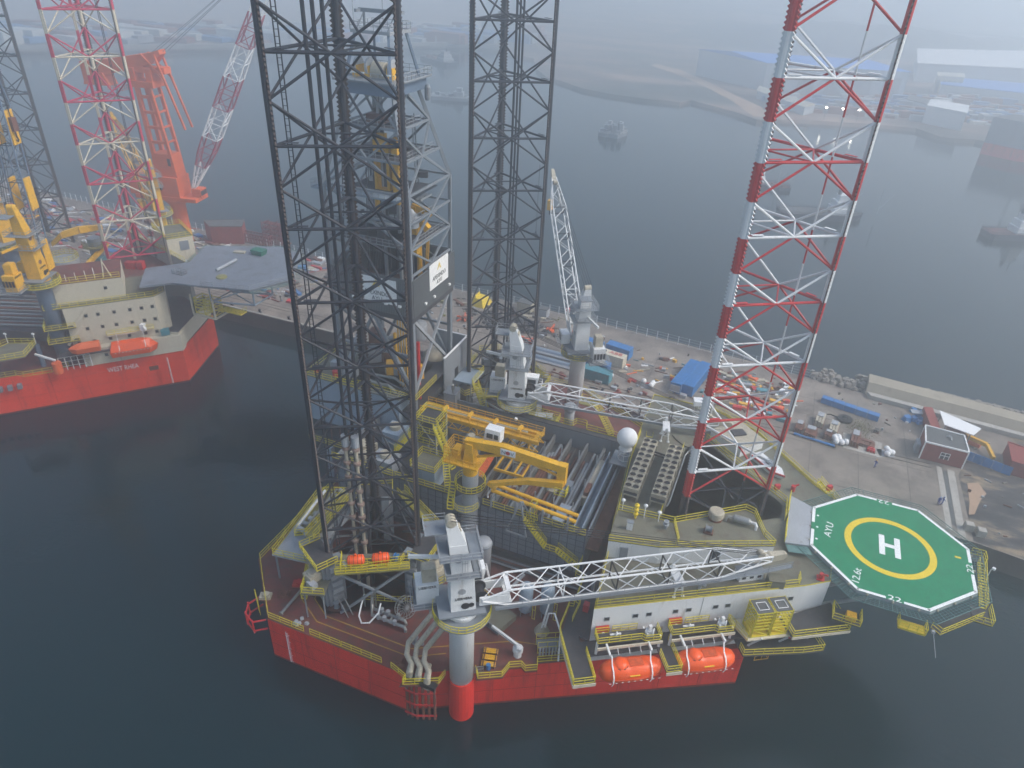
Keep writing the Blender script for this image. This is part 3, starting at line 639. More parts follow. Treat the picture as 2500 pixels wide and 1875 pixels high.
part(ac, 'roof_edge', MB().add([v for a, b in zip(outer, outer[1:] + outer[:1]) for v in ((*a, RF), (*b, RF), (*b, RF + .2), (*a, RF + .2), (a[0] * .998 + .09, a[1] * .998, RF + .2), (b[0] * .998 + .09, b[1] * .998, RF + .2), (a[0] * .998 + .09, a[1] * .998, RF), (b[0] * .998 + .09, b[1] * .998, RF))],
     [f for i in range(n) for f in ([8 * i, 8 * i + 1, 8 * i + 2, 8 * i + 3], [8 * i + 3, 8 * i + 2, 8 * i + 5, 8 * i + 4], [8 * i + 4, 8 * i + 5, 8 * i + 7, 8 * i + 6])]), M_YEL)
part(ac, 'roof_railing', MB().rail([F(0.2, -.3, RF), F(17.5, -.3, RF)], 1.1, 1.9), M_YEL)
part(ac, 'roof_railing', MB().rail([F(17.6, -.3, RF), F(28, -.3, RF), F(28.6, -1.6, RF)], 1.1, 1.9), M_YEL)
part(ac, 'roof_railing', MB().rail([(34.2, -26.2, RF), (32.6, -13, RF), (31.6, -4, RF), (30.7, 5, RF), (30.4, 13, RF)], 1.1, 2.2), M_YEL)
part(ac, 'roof_railing', MB().rail([(x + (.4 if x < 39 else -.2) * -1, y, RF) for x, y in (pit[1], pit[0])], 1.1, 2.2), M_YEL)
part(ac, 'roof_railing', MB().rail([(41, 16.1, RF), (54.8, 4.8, RF), (54.9, .6, RF)], 1.1, 2.2), M_YEL)
part(ac, 'roof_railing', MB().rail([(61.2, 9, RF), (58.3, 11.4, RF), (48.8, 21.7, RF), (41, 25.7, RF)], 1.1, 2.2), M_YEL)
def wall_window(s, z_, w_=.62, h=.62):
    p = part(ac, 'window', MB().add([F(s - w_ / 2, .012, z_ - h / 2), F(s + w_ / 2, .012, z_ - h / 2), F(s + w_ / 2, .012, z_ + h / 2), F(s - w_ / 2, .012, z_ + h / 2)], [(0, 1, 2, 3)]), M_GLASS)
    mb = MB()
    for a, b in (((-1, -1), (1, -1)), ((1, -1), (1, 1)), ((1, 1), (-1, 1)), ((-1, 1), (-1, -1))):
        mb.bar(F(s + a[0] * w_ * .56, .03, z_ + a[1] * h * .56), F(s + b[0] * w_ * .56, .03, z_ + b[1] * h * .56), .07)
    f = part(ac, 'frame', mb, M_LGREY); f.parent = p
for s, z_ in ((1.9, 15.9), (5.7, 15.9), (7.5, 15.9), (11.1, 15.9), (12.9, 15.9), (16.6, 15.9), (18.3, 15.9), (22, 15.9), (23.8, 15.9), (27.2, 15.9), (1.6, 12.9), (5.0, 12.9)): wall_window(s, z_)
for x, y in ((44.5, 12.5), (50.2, 8.0), (51.8, 6.7)):
    part(ac, 'window', MB().bar((x, y, 14.6), (x + .5, y - .41, 14.6), .12, .7), M_GLASS)
part(ac, 'wall_seam', MB().bar(F(14.6, .02, 12.2), F(14.6, .02, 18), .05), M_LGREY)
for s in (3.6, 8.6, 13.8, 17.8, 21.5, 26): part(ac, 'wall_lamp', MB().path([F(s - .5, .05, 13.9), F(s - .45, .4, 13.9), F(s + .5, .4, 13.9), F(s + .55, .05, 13.9)], .05, 5), M_LGREY)
for s in (2.8, 9.2, 15.6, 24.6): part(ac, 'wall_box', MB().bar(F(s, .12, 12.9), F(s + .5, .12, 12.9), .22, .55), M_BEIGE)
part(ac, 'aft_door', MB().box(31.9, -19.4, 12.1, 32.2, -18.4, 14.2), M_GREY)
part(ac, 'fire_station', MB().box(31.75, -22.5, 12.1, 32.5, -21.7, 13.4), M_LRED)
# raised deckhouse on the roof
dh = thing('roof_deckhouse', 'raised white deckhouse with railed green roof beside the banded leg', 'deckhouse', (42, -10, RF))
DP = [(32.9, -17.3), (39.5, -15.7), (46.8, -12.2), (53.6, -9.0), (52.1, -7.6), (50.4, -3.6), (49.1, -3.2), (40.2, -10.2), (32.5, -10.9)]
n = len(DP); part(dh, 'wall', MB().prism(DP, RF + .01, 20.9), M_WHITE); part(dh, 'roof', MB().prism(DP, 20.92, 21.05, [(x * .9985 + .06, y * .9985) for x, y in DP]), M_GREEN)
part(dh, 'roof_railing', MB().rail([(*p, 21.05) for p in (DP[8], DP[7], DP[6], DP[5], DP[4])], 1.0, 2), M_YEL)
part(dh, 'roof_railing', MB().rail([(*p, 21.05) for p in (DP[0], DP[1], DP[2], DP[3], DP[4])], 1.0, 2), M_YEL)
part(dh, 'roof_railing', MB().rail([(40.3, -10.3, 21.05), (41.6, -13.9, 21.05)], 1.0, 1.2), M_YEL)
part(dh, 'door', MB().bar((34.6, -16.98, 19.2), (35.6, -16.74, 19.2), .16, 2.0), M_GREY)
part(dh, 'door', MB().bar((46.2, -12.55, 19.2), (47.1, -12.12, 19.2), .16, 2.0), M_NAVY)
t = thing('vent_drum', 'squat beige drum vent on the raised deckhouse roof', 'vent', (45.4, -6.9, 21.05)); part(t, 'drum', MB().lathe((45.4, -6.9, 21.05), [(.9, 0), (.9, .5), (1.05, .52), (1.05, 1.35), (.9, 1.5)], 20), M_BEIGE)
part(t, 'base_ring', MB().cyl((45.4, -6.9, 21.05), 1.0, .25, 20), M_RUST)
t = thing('muffler', 'horizontal silver muffler lying on the deckhouse roof near its bow end', 'muffler', (48.8, -6.4, 21.05), 0)
part(t, 'drum', MB().lathe((47.6, -6.5, 21.8), [(.3, 0), (.5, .25), (.5, 2.2), (.3, 2.5)], 16, 'x'), M_PIPE); part(t, 'pipe', MB().path([(50.1, -6.5, 21.8), (50.7, -6.5, 21.8), (50.9, -6.8, 21.6), (50.9, -6.9, 21.05)], .2), M_WHITE)
part(t, 'elbow', MB().path([(47.6, -6.5, 21.8), (47.0, -6.6, 21.8), (46.8, -6.7, 21.5), (46.8, -6.8, 21.05)], .22), M_PIPE)
t = thing('deck_winch', 'rusty grey winch on the middle of the deckhouse roof', 'winch', (45, -10.1, 21.05)); part(t, 'drum', MB().lathe((44.5, -10.1, 21.7), [(.55, 0), (.55, .08), (.35, .1), (.35, .8), (.55, .82), (.55, .9)], 14, 'x'), M_GREY); part(t, 'base', MB().box(44.3, -10.6, 21.05, 45.6, -9.6, 21.35), M_RUST)
t = thing('valve_stack', 'grey valve stack by the railing between the two deckhouse roofs', 'valve', (39.4, -11.8, 21.05)); part(t, 'body', MB().cyl((39.4, -11.8, 21.05), .25, 1.3, 10), M_GREY); part(t, 'flange', MB().cyl((39.4, -11.8, 21.7), .42, .14, 12).cyl((39.4, -11.8, 22.2), .36, .14, 12), M_LGREY)
for i, (x, y, zt, lb) in enumerate(((33.0, -10.6, 1.5, 'white ball lamp at the aft corner of the deckhouse roof'), (36.2, -10.9, 1.9, 'white ball lamp on a post left of its thicker neighbour'), (38.2, -10.9, 1.4, 'short white ball lamp nearest the leg opening'))):
    t = thing('dome_lamp', lb, 'lamp', (x, y, 21.05), 0, 'white dome aerials on the deckhouse roof'); part(t, 'post', MB().tube((x, y, 21.05), (x, y, 21.05 + zt), .07), M_WHITE); part(t, 'dome', MB().lathe((x, y, 21.05 + zt), [(.12, 0), (.28, .15), (.28, .35), (.1, .5)], 12), M_WHITE)
t = thing('yellow_buoy', 'yellow banded marker beacon standing on the deckhouse roof', 'beacon', (35.1, -11.5, 21.05)); mb = MB()
part(t, 'post', MB().cyl((35.1, -11.5, 21.05), .16, 2.6, 10), M_HYEL)
for k in range(3): part(t, 'band', MB().lathe((35.1, -11.5, 21.5 + k * .75), [(.17, 0), (.34, .15), (.34, .42), (.17, .5)], 14), M_HYEL)
t = thing('roof_cabinet', 'white cabinet with rust stains on the deckhouse roof', 'cabinet', (34.9, -14, 21.05)); part(t, 'body', MB().obox((34.9, -14, 21.05), (.8, .6, 1.3), .2), M_WHITE); part(t, 'top', MB().obox((34.9, -14, 22.36), (.9, .7, .06), .2), M_GREY)
t = thing('locker_box', 'dark rusty locker on the open roof by the boom tip', 'locker', (54.6, -13.5, RF)); part(t, 'body', MB().obox((54.6, -12.9, RF), (2.0, 1.4, 1.2), .3), M_GREEN); part(t, 'lid', MB().obox((54.6, -12.9, RF + 1.22), (2.1, 1.5, .1), .3), M_GREEN)
t = thing('goose_vent', 'small grey goose neck vent on the roof right of the white trestle', 'vent', (45.6, -17.9, RF)); part(t, 'pipe', MB().path([(45.6, -17.9, RF), (45.6, -17.9, RF + .9), (45.9, -17.9, RF + 1.2), (46.3, -17.9, RF + 1.0)], .2), M_LGREY)
t = thing('boom_cradle', 'white box stand on the roof under the head of the near boom', 'stand', (50.9, -11.8, RF)); part(t, 'box', MB().obox((51.2, -12.9, RF), (3.4, 1.5, 1.3), R(34)), M_MWHITE); part(t, 'top_grating', MB().obox((51.2, -12.9, RF + 1.32), (3.6, 1.7, .1), R(34)), M_GREY)
for k in (-1.1, 0, 1.1): part(t, 'slot', MB().obox((51.2 + .45 + k * .83, -12.9 - .66 + k * .56, RF + .5), (.5, .06, .35), R(34)), M_BLACK)
# boom rest trestles
def trestle(x, y, rz, label, h=2.2):
    t = thing('boom_rest', label, 'trestle', (x, y, RF), rz, 'white crane boom rests on the roof')
    for sx in (-1, 1):
        for sy in (-1, 1):
            part(t, 'leg', MB().tube((sx * .6, sy * 1.1, 0), (sx * .35, sy * .7, h), .11, 6).cyl((sx * .6, sy * 1.1, 0), .25, .12, 8), M_WHITE, local=True)
    part(t, 'brace', MB().bar((-.45, -.95, h * .5), (-.45, .95, h * .5), .1).bar((.45, -.95, h * .5), (.45, .95, h * .5), .1).bar((-.45, -.95, h * .5), (.35, -.7, h), .08).bar((-.45, .95, h * .5), (.35, .7, h), .08).bar((-.45, -.95, h * .5), (.45, -.95, h * .5), .08), M_WHITE, local=True)
    part(t, 'saddle', MB().box(-.6, -1.5, h, .6, 1.5, h + .25).box(-.2, -1.7, h + .25, .2, -1.4, h + .9).box(-.2, 1.4, h + .25, .2, 1.7, h + .9), M_WHITE, local=True)
trestle(42.7, -19.3, R(34), 'white trestle under the near crane boom on the roof edge')
trestle(34.4, 13.4, R(12), 'white trestle carrying the second crane boom behind the coolers')
# satellite dome
t = thing('satellite_dome', 'big white ball satellite dome by the corner of the roof', 'radome', (29.4, 6.2, RF - 1))
n_ = 12; prof = [(1.65 * sin(pi * i / n_) if 0 < i < n_ else .02, 1.65 - 1.65 * cos(pi * i / n_)) for i in range(2, n_ + 1)]
part(t, 'dome', MB().lathe((29.4, 6.2, RF + 1.6), prof, 32), M_MWHITE, smooth=True)
part(t, 'pedestal', MB().lathe((29.4, 6.2, RF + 1.1), [(1.05, 0), (.95, .3), (.9, .9)], 20), M_WHITE)
part(t, 'legs_frame', MB().rail([(29.4 + 1.1 * cos(a), 6.2 + 1.1 * sin(a), RF - .9) for a in (0, .8, 1.6, 2.4, 3.2, 4, 4.8, 5.6)], 2.0, 1, True), M_WHITE)
part(t, 'platform', MB().obox((29.2, 6.0, RF - 1.1), (3.4, 3.8, .2)), M_GREY)
# air coolers
def cooler(x, y0, y1, label):
    t = thing('air_cooler', label, 'air cooler', (x, (y0 + y1) / 2, RF), 0, 'fan banks on the roof')
    L = y1 - y0; w_ = 2.25
    for sy in range(6):
        for sx in (-1, 1): part(t, 'leg', MB().box(sx * w_ / 2 - .08, -L / 2 + sy * (L - .2) / 5, 0, sx * w_ / 2 + .08, -L / 2 + .2 + sy * (L - .2) / 5, 1.5), M_BEIGE, local=True)
    part(t, 'coil_box', MB().box(-w_ / 2 + .12, -L / 2 + .1, .9, w_ / 2 - .12, L / 2 - .1, 1.7), M_DGREY, local=True)
    part(t, 'base_frame', MB().box(-w_ / 2 - .05, -L / 2, 0, -w_ / 2 + .2, L / 2, .25).box(w_ / 2 - .2, -L / 2, 0, w_ / 2 + .05, L / 2, .25).box(-w_ / 2, -L / 2 - .02, .9, w_ / 2, -L / 2 + .1, 1.1), M_BEIGE, local=True)
    part(t, 'top_plate', MB().box(-w_ / 2, -L / 2, 1.72, w_ / 2, L / 2, 2.35), M_BEIGE, local=True)
    n = 10
    for i in range(n):
        for sx in (-1, 1):
            yy = -L / 2 + L * (i + .5) / n; c = (sx * w_ / 4, yy, 2.352)
            f = part(t, 'fan', MB().lathe((c[0], c[1], 2.36), [(.47, 0), (.05, .001)], 18), M_BLACK, local=True)
            mb = MB(); k = 18; vs = []
            for rr_, hh in ((.48, 0), (.53, 0), (.53, .14), (.48, .14)):
                for j in range(k): vs.append((c[0] + rr_ * cos(2 * pi * j / k), c[1] + rr_ * sin(2 * pi * j / k), 2.355 + hh))
            fs = [(a * k + j, a * k + (j + 1) % k, ((a + 1) % 4) * k + (j + 1) % k, ((a + 1) % 4) * k + j) for a in range(4) for j in range(k)]
            s_ = part(t, 'shroud', mb.add(vs, fs), M_BEIGE, local=True); s_.parent = f
            mb = MB()
            for b in range(4): a = b * pi / 2 + i; mb.bar((c[0], c[1], 2.42), (c[0] + .36 * cos(a), c[1] + .36 * sin(a), 2.45), .06, .02)
            s_ = part(t, 'blade', mb, M_DGREY, local=True); s_.parent = f
    return t
cooler(32.9, -4.8, 8.8, 'left fan bank, nearer the white dome')
cooler(37.0, -4.6, 8.8, 'right fan bank, beside the banded leg')
t = thing('cooler_pipes', 'silver pipe running beside the right fan bank with a curly valve cluster', 'pipes', (38.3, 2, RF)); part(t, 'pipe', MB().path([(38.5, -4.9, 19.2), (38.5, -5.2, 19.4), (38.7, -4.7, 19.8), (38.7, 7.5, 19.8), (39.0, 8.3, 20.1), (39.6, 8.6, 20.3), (39.8, 9.3, 20.6)], .13), M_PIPE)
part(t, 'connecting_pipe', MB().path([(33.9, 7.2, 19.2), (36.0, 7.0, 19.2)], .15), M_BLACK); part(t, 'connecting_pipe', MB().path([(33.9, 6.6, 19.1), (36.0, 6.4, 19.1)], .15), M_BLACK)
part(t, 'valve', MB().lathe((39.7, 9.3, 19.6), [(.7, 0), (.75, .3), (.5, .8), (.2, 1)], 12), M_GREY)
# ladders and stairs from the roof to the far side
t = thing('roof_stair', 'yellow railed stair rising to the roof beside the white dome', 'stair', (31, 17, RF)); part(t, 'flight', MB().stair((32.0, 12.6, RF), (31.2, 18.8, RF - 4), 1.1), M_YEL)
t = thing('hose_coil', 'thin black hose lying over the roof under the second boom', 'hose', (37, 14, RF)); part(t, 'hose', MB().path([(35.5, 14.6, RF + .1), (36.4, 13.6, RF + .1), (38, 12.4, RF + .1), (40, 12.2, RF + .1)], .07), M_BLACK)

# ------------------------------------------------------------------ lifeboat station
LBZ = 12.0
st = thing('lifeboat_platform', 'grey grated lifeboat platform with yellow rails along the white wall', 'platform', F(10, 2, LBZ))
part(st, 'deck_plate', MB().prism([F(-3.6, -1)[:2], F(-3.6, 6.1)[:2], F(-.9, 6.1)[:2], F(-.9, 2.2)[:2], F(8.4, 2.2)[:2], F(8.4, 6.0)[:2], F(10.3, 6.0)[:2], F(10.3, 2.2)[:2], F(29.5, 2.2)[:2], F(29.5, .02)[:2], F(-1.2, .02)[:2], F(-1.2, -1)[:2]], LBZ - .3, LBZ), M_DGREY)
part(st, 'edge_beam', MB().bar(F(-3.7, 6.15, LBZ - .25), F(-.8, 6.15, LBZ - .25), .1, .5).bar(F(8.3, 6.05, LBZ - .25), F(10.4, 6.05, LBZ - .25), .1, .5).bar(F(-3.7, -1, LBZ - .25), F(-3.7, 6.15, LBZ - .25), .1, .5), M_CREAM)
part(st, 'railing', MB().rail([F(-3.6, -1, LBZ), F(-3.6, 6, LBZ), F(-.9, 6, LBZ), F(-.9, 1.6, LBZ)], 1.1, 1.5), M_YEL)
part(st, 'railing', MB().rail([F(8.4, 3.2, LBZ), F(8.4, 5.9, LBZ), F(10.3, 5.9, LBZ), F(10.3, 1.2, LBZ)], 1.1, 1.2), M_YEL)
for s0 in (-2, 9, 19): part(st, 'bracket', MB().bar(F(s0, .05, DK - .5), F(s0, 5 if s0 < 15 else 2, LBZ - .4), .2), M_CREAM)
part(st, 'inner_walkway', MB().prism([(30.2, -15), (32.2, -15), (33.9, -26.7), F(-1.2, -1)[:2], F(-3.6, -1)[:2], (30.0, -22)], LBZ - .28, LBZ + .01), M_DGREY)
part(st, 'railing', MB().rail([F(-3.6, -1, LBZ), (29.9, -26.5, LBZ), (29.8, -22.3, LBZ), (30.4, -22.1, LBZ), (30.2, -17, LBZ), (28.9, -16.8, LBZ), (28.9, -13.5, LBZ)], 1.1, 1.6), M_YEL)
part(st, 'railing', MB().rail([(31.0, -24.6, LBZ), (31.1, -21.4, LBZ), (30.5, -21.3, LBZ)], 1.1, 1.4), M_YEL)
def davit(s0, label):
    t = thing('lifeboat_davit', label, 'davit', F(s0, 2, LBZ), 0, 'lifeboat davits')
    L = 8.2; z1 = LBZ + 2.1
    part(t, 'gallery', MB().prism([F(s0 - L / 2, .7)[:2], F(s0 - L / 2, 2.2)[:2], F(s0 + L * .2, 2.2)[:2], F(s0 + L * .24, 2.6)[:2], F(s0 + L / 2, 2.6)[:2], F(s0 + L / 2, .7)[:2]], z1 - .22, z1), M_DGREY)
    part(t, 'edge_beam', MB().bar(F(s0 - L / 2 - .2, 2.75, z1 - .35), F(s0 + L / 2 + .2, 2.75, z1 - .35), .16, .42), M_CREAM)
    part(t, 'railing', MB().rail([F(s0 + L / 2, .8, z1), F(s0 + L / 2, 2.6, z1), F(s0 + L * .24, 2.6, z1), F(s0 + L * .2, 2.2, z1), F(s0 - L / 2, 2.2, z1), F(s0 - L / 2, .7, z1), F(s0 - L * .28, .7, z1)], 1.05, 1.3), M_YEL)
    part(t, 'railing', MB().rail([F(s0 - L * .22, .6, z1), F(s0 + L * .18, .6, z1)], 1.05, 1.3), M_YEL)
    part(t, 'control_box', MB().bar(F(s0 - L * .47, .35, z1 + .35), F(s0 - L * .26, .35, z1 + .35), .5, .7), M_LRED)
    mb = MB(); c = F(s0 + L * .34, 1.7, z1)
    part(t, 'winch', MB().lathe((c[0] - .5, c[1], c[2] + .7), [(.45, 0), (.45, .1), (.32, .12), (.32, .9), (.5, .92), (.5, 1.05)], 14, 'x').obox(c, (.9, .7, .6), R(32)).obox((c[0], c[1], c[2] + 1.1), (.4, .4, .6), R(32)), M_WHITE)
    part(t, 'sheave', MB().lathe(F(s0 - L * .18, 1.3, z1 + .4), [(.28, 0), (.28, .14)], 12, 'x').bar(F(s0 - L * .28, 1.3, z1 + .3), F(s0 - L * .1, 1.3, z1 + .3), .22, .18), M_WHITE)
    for q in (-.36, .30):
        part(t, 'arm', MB().bar(F(s0 + L * q, .2, LBZ), F(s0 + L * q, .6, z1 + .1), .28).bar(F(s0 + L * q, .4, z1 - .3), F(s0 + L * q, 3.9, z1 - .25), .24, .34), M_WHITE)
    for q in (-.5, .52): part(t, 'post', MB().bar(F(s0 + L * q, 2.0, LBZ), F(s0 + L * q, 2.0, z1), .3, .3), M_WHITE)
    for q in (-.2, -.02, .16): part(t, 'stay', MB().bar(F(s0 + L * q, 2.7, z1 - .4), F(s0 + L * q, 3.5, z1 - .9), .06), M_WHITE)
    return t
davit(4.4, 'davit gallery over the left lifeboat'); davit(14.2, 'davit gallery over the right lifeboat')
def lifeboat(s0, label):
    ang = atan2(E.y, E.x); c = F(s0, 4.15, 9.6); t = thing('lifeboat', label, 'lifeboat', c, ang, 'enclosed orange lifeboats of the near rig')
    L = 8.4
    NS = 22; K = 20; vs = []; N = NS + 1
    for i in range(N):
        u = -1 + 2 * i / NS; e = (1 - abs(u) ** 2.6) ** .5 if abs(u) < 1 else 0.0
        e = max(e, .04); wy = 1.5 * e ** .8; zt = 1.5 + 1.35 * e ** .7 + (0.35 * max(0, min(1, (-u - .15) * 5)) * e if u < -.15 else 0); zb_ = 1.4 - 1.4 * e ** .7
        for k in range(K):
            a = 2 * pi * k / K; sn, cs = sin(a), cos(a)
            y = wy * math.copysign(abs(cs) ** .75, cs); z = 1.45 + (zt - 1.45) * sn ** 1 if sn > 0 else 1.45 + (1.45 - zb_) * sn
            vs.append((u * L / 2, y, z))
    fs = [list(range(K))[::-1], list(range((N - 1) * K, N * K))] + [(i * K + k, (i + 1) * K + k, (i + 1) * K + (k + 1) % K, i * K + (k + 1) % K)[::-1] for i in range(NS) for k in range(K)]
    part(t, 'hull', MB().add(vs, fs), M_ORANGE, local=True, smooth=True)
    part(t, 'canopy_hatch', MB().box(-.4, -.6, 2.78, 1.4, .45, 2.9), mat('lifeboat_orange_worn', (0.62, 0.09, 0.02), 0.6, var=.3, scale=1.5), local=True)
    part(t, 'coxswain_cabin', MB().lathe((-1.5, 0, 2.5), [(1.0, 0), (.95, .45), (.7, .68), (.2, .76)], 14), M_ORANGE, local=True, smooth=True)
    for a in (-2.2, -1.4, -.9, 2.6): part(t, 'window', MB().bar((-1.5 + .98 * cos(a), .98 * sin(a), 2.78), (-1.5 + .98 * cos(a + .35), .98 * sin(a + .35), 2.78), .06, .22), M_GLASS, local=True)
    for y in (-1, 1): part(t, 'gunwale', MB().path([(-L * .44, y * .75, 1.45), (-L * .33, y * 1.32, 1.45), (-L * .15, y * 1.52, 1.45), (L * .15, y * 1.52, 1.45), (L * .33, y * 1.32, 1.45), (L * .44, y * .75, 1.45)], .07, 6), mat('lifeboat_fender', (.55, .06, .01), .6), local=True)
    mb = MB()
    for i in range(9): mb.mi = 0; mb.box(-3.2 + i * .8, -1.545, 1.05, -2.95 + i * .8, -1.50 + .0, 1.13)
    part(t, 'reflective_tape', mb, M_MWHITE, local=True)
    part(t, 'reflective_tape', MB().box(-.6, -1.50, 2.0, .7, -1.36, 2.06), M_HYEL, local=True)
    for x in (-2.7, 2.3):
        mb = MB(); pts = [(x, .3, 4.2), (x, -.3, 3.05), (x, -1.0, 2.75), (x, -1.45, 2.1), (x, -1.6, 1.2), (x - .05, -1.35, .35)]
        for a, b in zip(pts, pts[1:]): mb.bar(a, b, .16, .05)
        part(t, 'lashing_strap', mb, M_MWHITE, local=True)
    part(t, 'keel', MB().box(-2.8, -.08, -.15, 2.8, .08, .15), M_ORANGE, local=True)
lifeboat(4.4, 'left orange enclosed lifeboat with white straps'); lifeboat(14.2, 'right orange enclosed lifeboat with white straps, under the yellow cages')
# escape chute cages
t = thing('raft_cage', 'pair of tall yellow cage frames on a shelf over the water', 'cage', F(23, 1.6, 13))
part(t, 'shelf', MB().prism([F(18.9, .1)[:2], F(20.0, 3.6)[:2], F(29.4, 3.6)[:2], F(29.4, .1)[:2]], 12.9, 13.1), M_CREAM)
for k, s0 in enumerate((20.6, 23.2)):
    mb = MB(); s1 = s0 + 2.3; C4 = [F(s0, .9), F(s1, .9), F(s1, 3.2), F(s0, 3.2)]
    for a, b in zip(C4, C4[1:] + C4[:1]):
        for z_ in (13.2, 14.5): mb.bar((*a[:2], z_), (*b[:2], z_), .14)
        for z_ in (15.1, 15.7, 16.3, 16.9, 17.5): mb.bar((*a[:2], z_), (*b[:2], z_), .1, .16)
        mb.bar((*a[:2], 13.1), (*a[:2], 17.6), .16); mb.bar((*a[:2], 13.2), (*b[:2], 14.5), .1)
    part(t, 'cage_frame', mb, M_YEL)
    part(t, 'top_plate', MB().prism([p[:2] for p in C4], 17.5, 17.58), M_ROOF)
    part(t, 'drip_tray', MB().prism([p[:2] for p in C4], 13.12, 13.5), M_HYEL)
    part(t, 'lid_frame', MB().rail([F(s0 + .5, 1.5, 17.2), F(s1 - .5, 1.5, 17.2), F(s1 - .5, 2.7, 17.2), F(s0 + .5, 2.7, 17.2)], .45, 3, True), M_MWHITE)
part(t, 'railing', MB().rail([F(19.0, .2, 13.1), F(20.0, 3.5, 13.1)], 1.1, 1.2), M_YEL)
t = thing('embarkation_platform', 'long double level walkway with yellow rails below the helideck', 'walkway', F(30, 2, 10))
part(t, 'upper_deck', MB().prism([F(25.8, 1)[:2], F(25.8, 4.2)[:2], F(34, 4.2)[:2], F(34, -.5)[:2]], 13.3, 13.5), M_DGREY)
part(t, 'edge_beam', MB().bar(F(25.8, 4.25, 13.3), F(34.1, 4.25, 13.3), .12, .4), M_CREAM)
part(t, 'lower_deck', MB().prism([F(19.8, 1)[:2], F(19.8, 3.9)[:2], F(28, 4.6)[:2], F(31, 4.6)[:2], F(31, .5)[:2]], 10.3, 10.5), M_DGREY)
part(t, 'railing', MB().rail([F(26, 1.2, 13.5), F(26, 4.1, 13.5), F(34, 4.1, 13.5), F(34, 0, 13.5)], 1.1, 1.5), M_YEL)
part(t, 'railing', MB().rail([F(19.9, 2.6, 10.5), F(19.9, 3.8, 10.5), F(28, 4.5, 10.5), F(30.9, 4.5, 10.5), F(30.9, 1, 10.5)], 1.1, 1.3), M_YEL)
for s0 in (22, 26.5, 30.5): part(t, 'brace', MB().bar(F(s0, 3.6, 13.2), F(s0 - .8, 2.4, 10.5), .22), M_WHITE)
part(t, 'hose_rail', MB().bar(F(26, 3.4, 12.4), F(33.6, 3.4, 12.7), .12), M_LRED)
part(t, 'ladder_stub', MB().rail([F(22.4, 3, 7.9), F(24.4, 3, 7.9), F(24.4, 1.2, 7.9)], 1.6, 1), M_GOLD)
# ------------------------------------------------------------------ helideck
HC = V((68.8, 0.0)); HZ = 19.0; HR = 10.4 / cos(pi / 8)
def octo(r, o=0): return [(HC.x + r * cos(pi / 8 + i * pi / 4), HC.y + r * sin(pi / 8 + i * pi / 4)) for i in range(8)]
hd = thing('helideck', 'green octagonal helicopter deck with yellow ring and white H', 'helideck', (HC.x, HC.y, HZ))
part(hd, 'deck_plate', MB().prism(octo(HR), HZ - .35, HZ), M_HGREEN)
def seg(mb, a, b, w_, z):
    d = (b - a).normalized(); s = V((-d.y, d.x)) * w_; return mb.add([(a.x, a.y, z), (b.x, b.y, z), (b.x + s.x, b.y + s.y, z), (a.x + s.x, a.y + s.y, z)], [(0, 1, 2, 3)])
O = [V(p) for p in octo(HR - .02)]
gaps = {1: (.42, .67), 5: (.40, .65), 7: (.39, .66), 3: (.40, .58)}   # broken border where the numbers stand
for i in range(8):
    a, b = O[i], O[(i + 1) % 8]
    for f0, f1 in (((0, gaps[i][0]), (gaps[i][1], 1)) if i in gaps else ((0, 1),)): part(hd, 'border_line', seg(MB(), a.lerp(b, f0), a.lerp(b, f1), .42, HZ + .006), M_MWHITE)
mb = MB(); N = 72; vs = []
for r_ in (5.05, 5.95):
    for i in range(N): vs.append((HC.x + r_ * cos(2 * pi * i / N), HC.y + r_ * sin(2 * pi * i / N), HZ + .006))
part(hd, 'aiming_circle', mb.add(vs, [(i, N + i, N + (i + 1) % N, (i + 1) % N)[::1] for i in range(N)]), M_HYEL)

mb = MB()
for x0, x1, y0, y1 in ((67.4, 68.15, -1.95, 2.2), (69.4, 70.15, -1.95, 2.2)): mb.box(x0, y0, HZ + .004, x1, y1, HZ + .012)
mb.box(68.15, -.15, HZ + .004, 69.4, .55, HZ + .012)
part(hd, 'letter_h', mb, M_MWHITE)
text_part(hd, 'rig_name', 'AYU', (60.75, .1, HZ + .01), (.12, 1, 0), (-1, .12, 0), .95, M_MWHITE, wd=3.2)
text_part(hd, 'weight_limit', '12.6t', (64.45, -7.6, HZ + .01), (.12, 1, 0), (-1, .12, 0), .95, M_MWHITE, wd=2.8)
text_part(hd, 'size_number', '22', (68.3, 10.0, HZ + .01), (-1, 0, 0), (0, -1, 0), .8, M_MWHITE, wd=1.5)
text_part(hd, 'size_number', '22', (69.0, -9.95, HZ + .01), (1, 0, 0), (0, 1, 0), .85, M_MWHITE, wd=1.6)
text_part(hd, 'size_number', '22', (78.75, .1, HZ + .01), (0, 1, 0), (-1, 0, 0), .8, M_MWHITE, wd=1.6)
part(hd, 'heading_mark', MB().box(77.1, 1.65, HZ + .004, 77.9, 2.0, HZ + .012), M_HYEL)
for y in (-2.6, 0, 2.6): part(hd, 'tie_down_ring', MB().lathe((59.2, y, HZ + .004), [(.18, 0), (.14, .03)], 10), M_MWHITE)
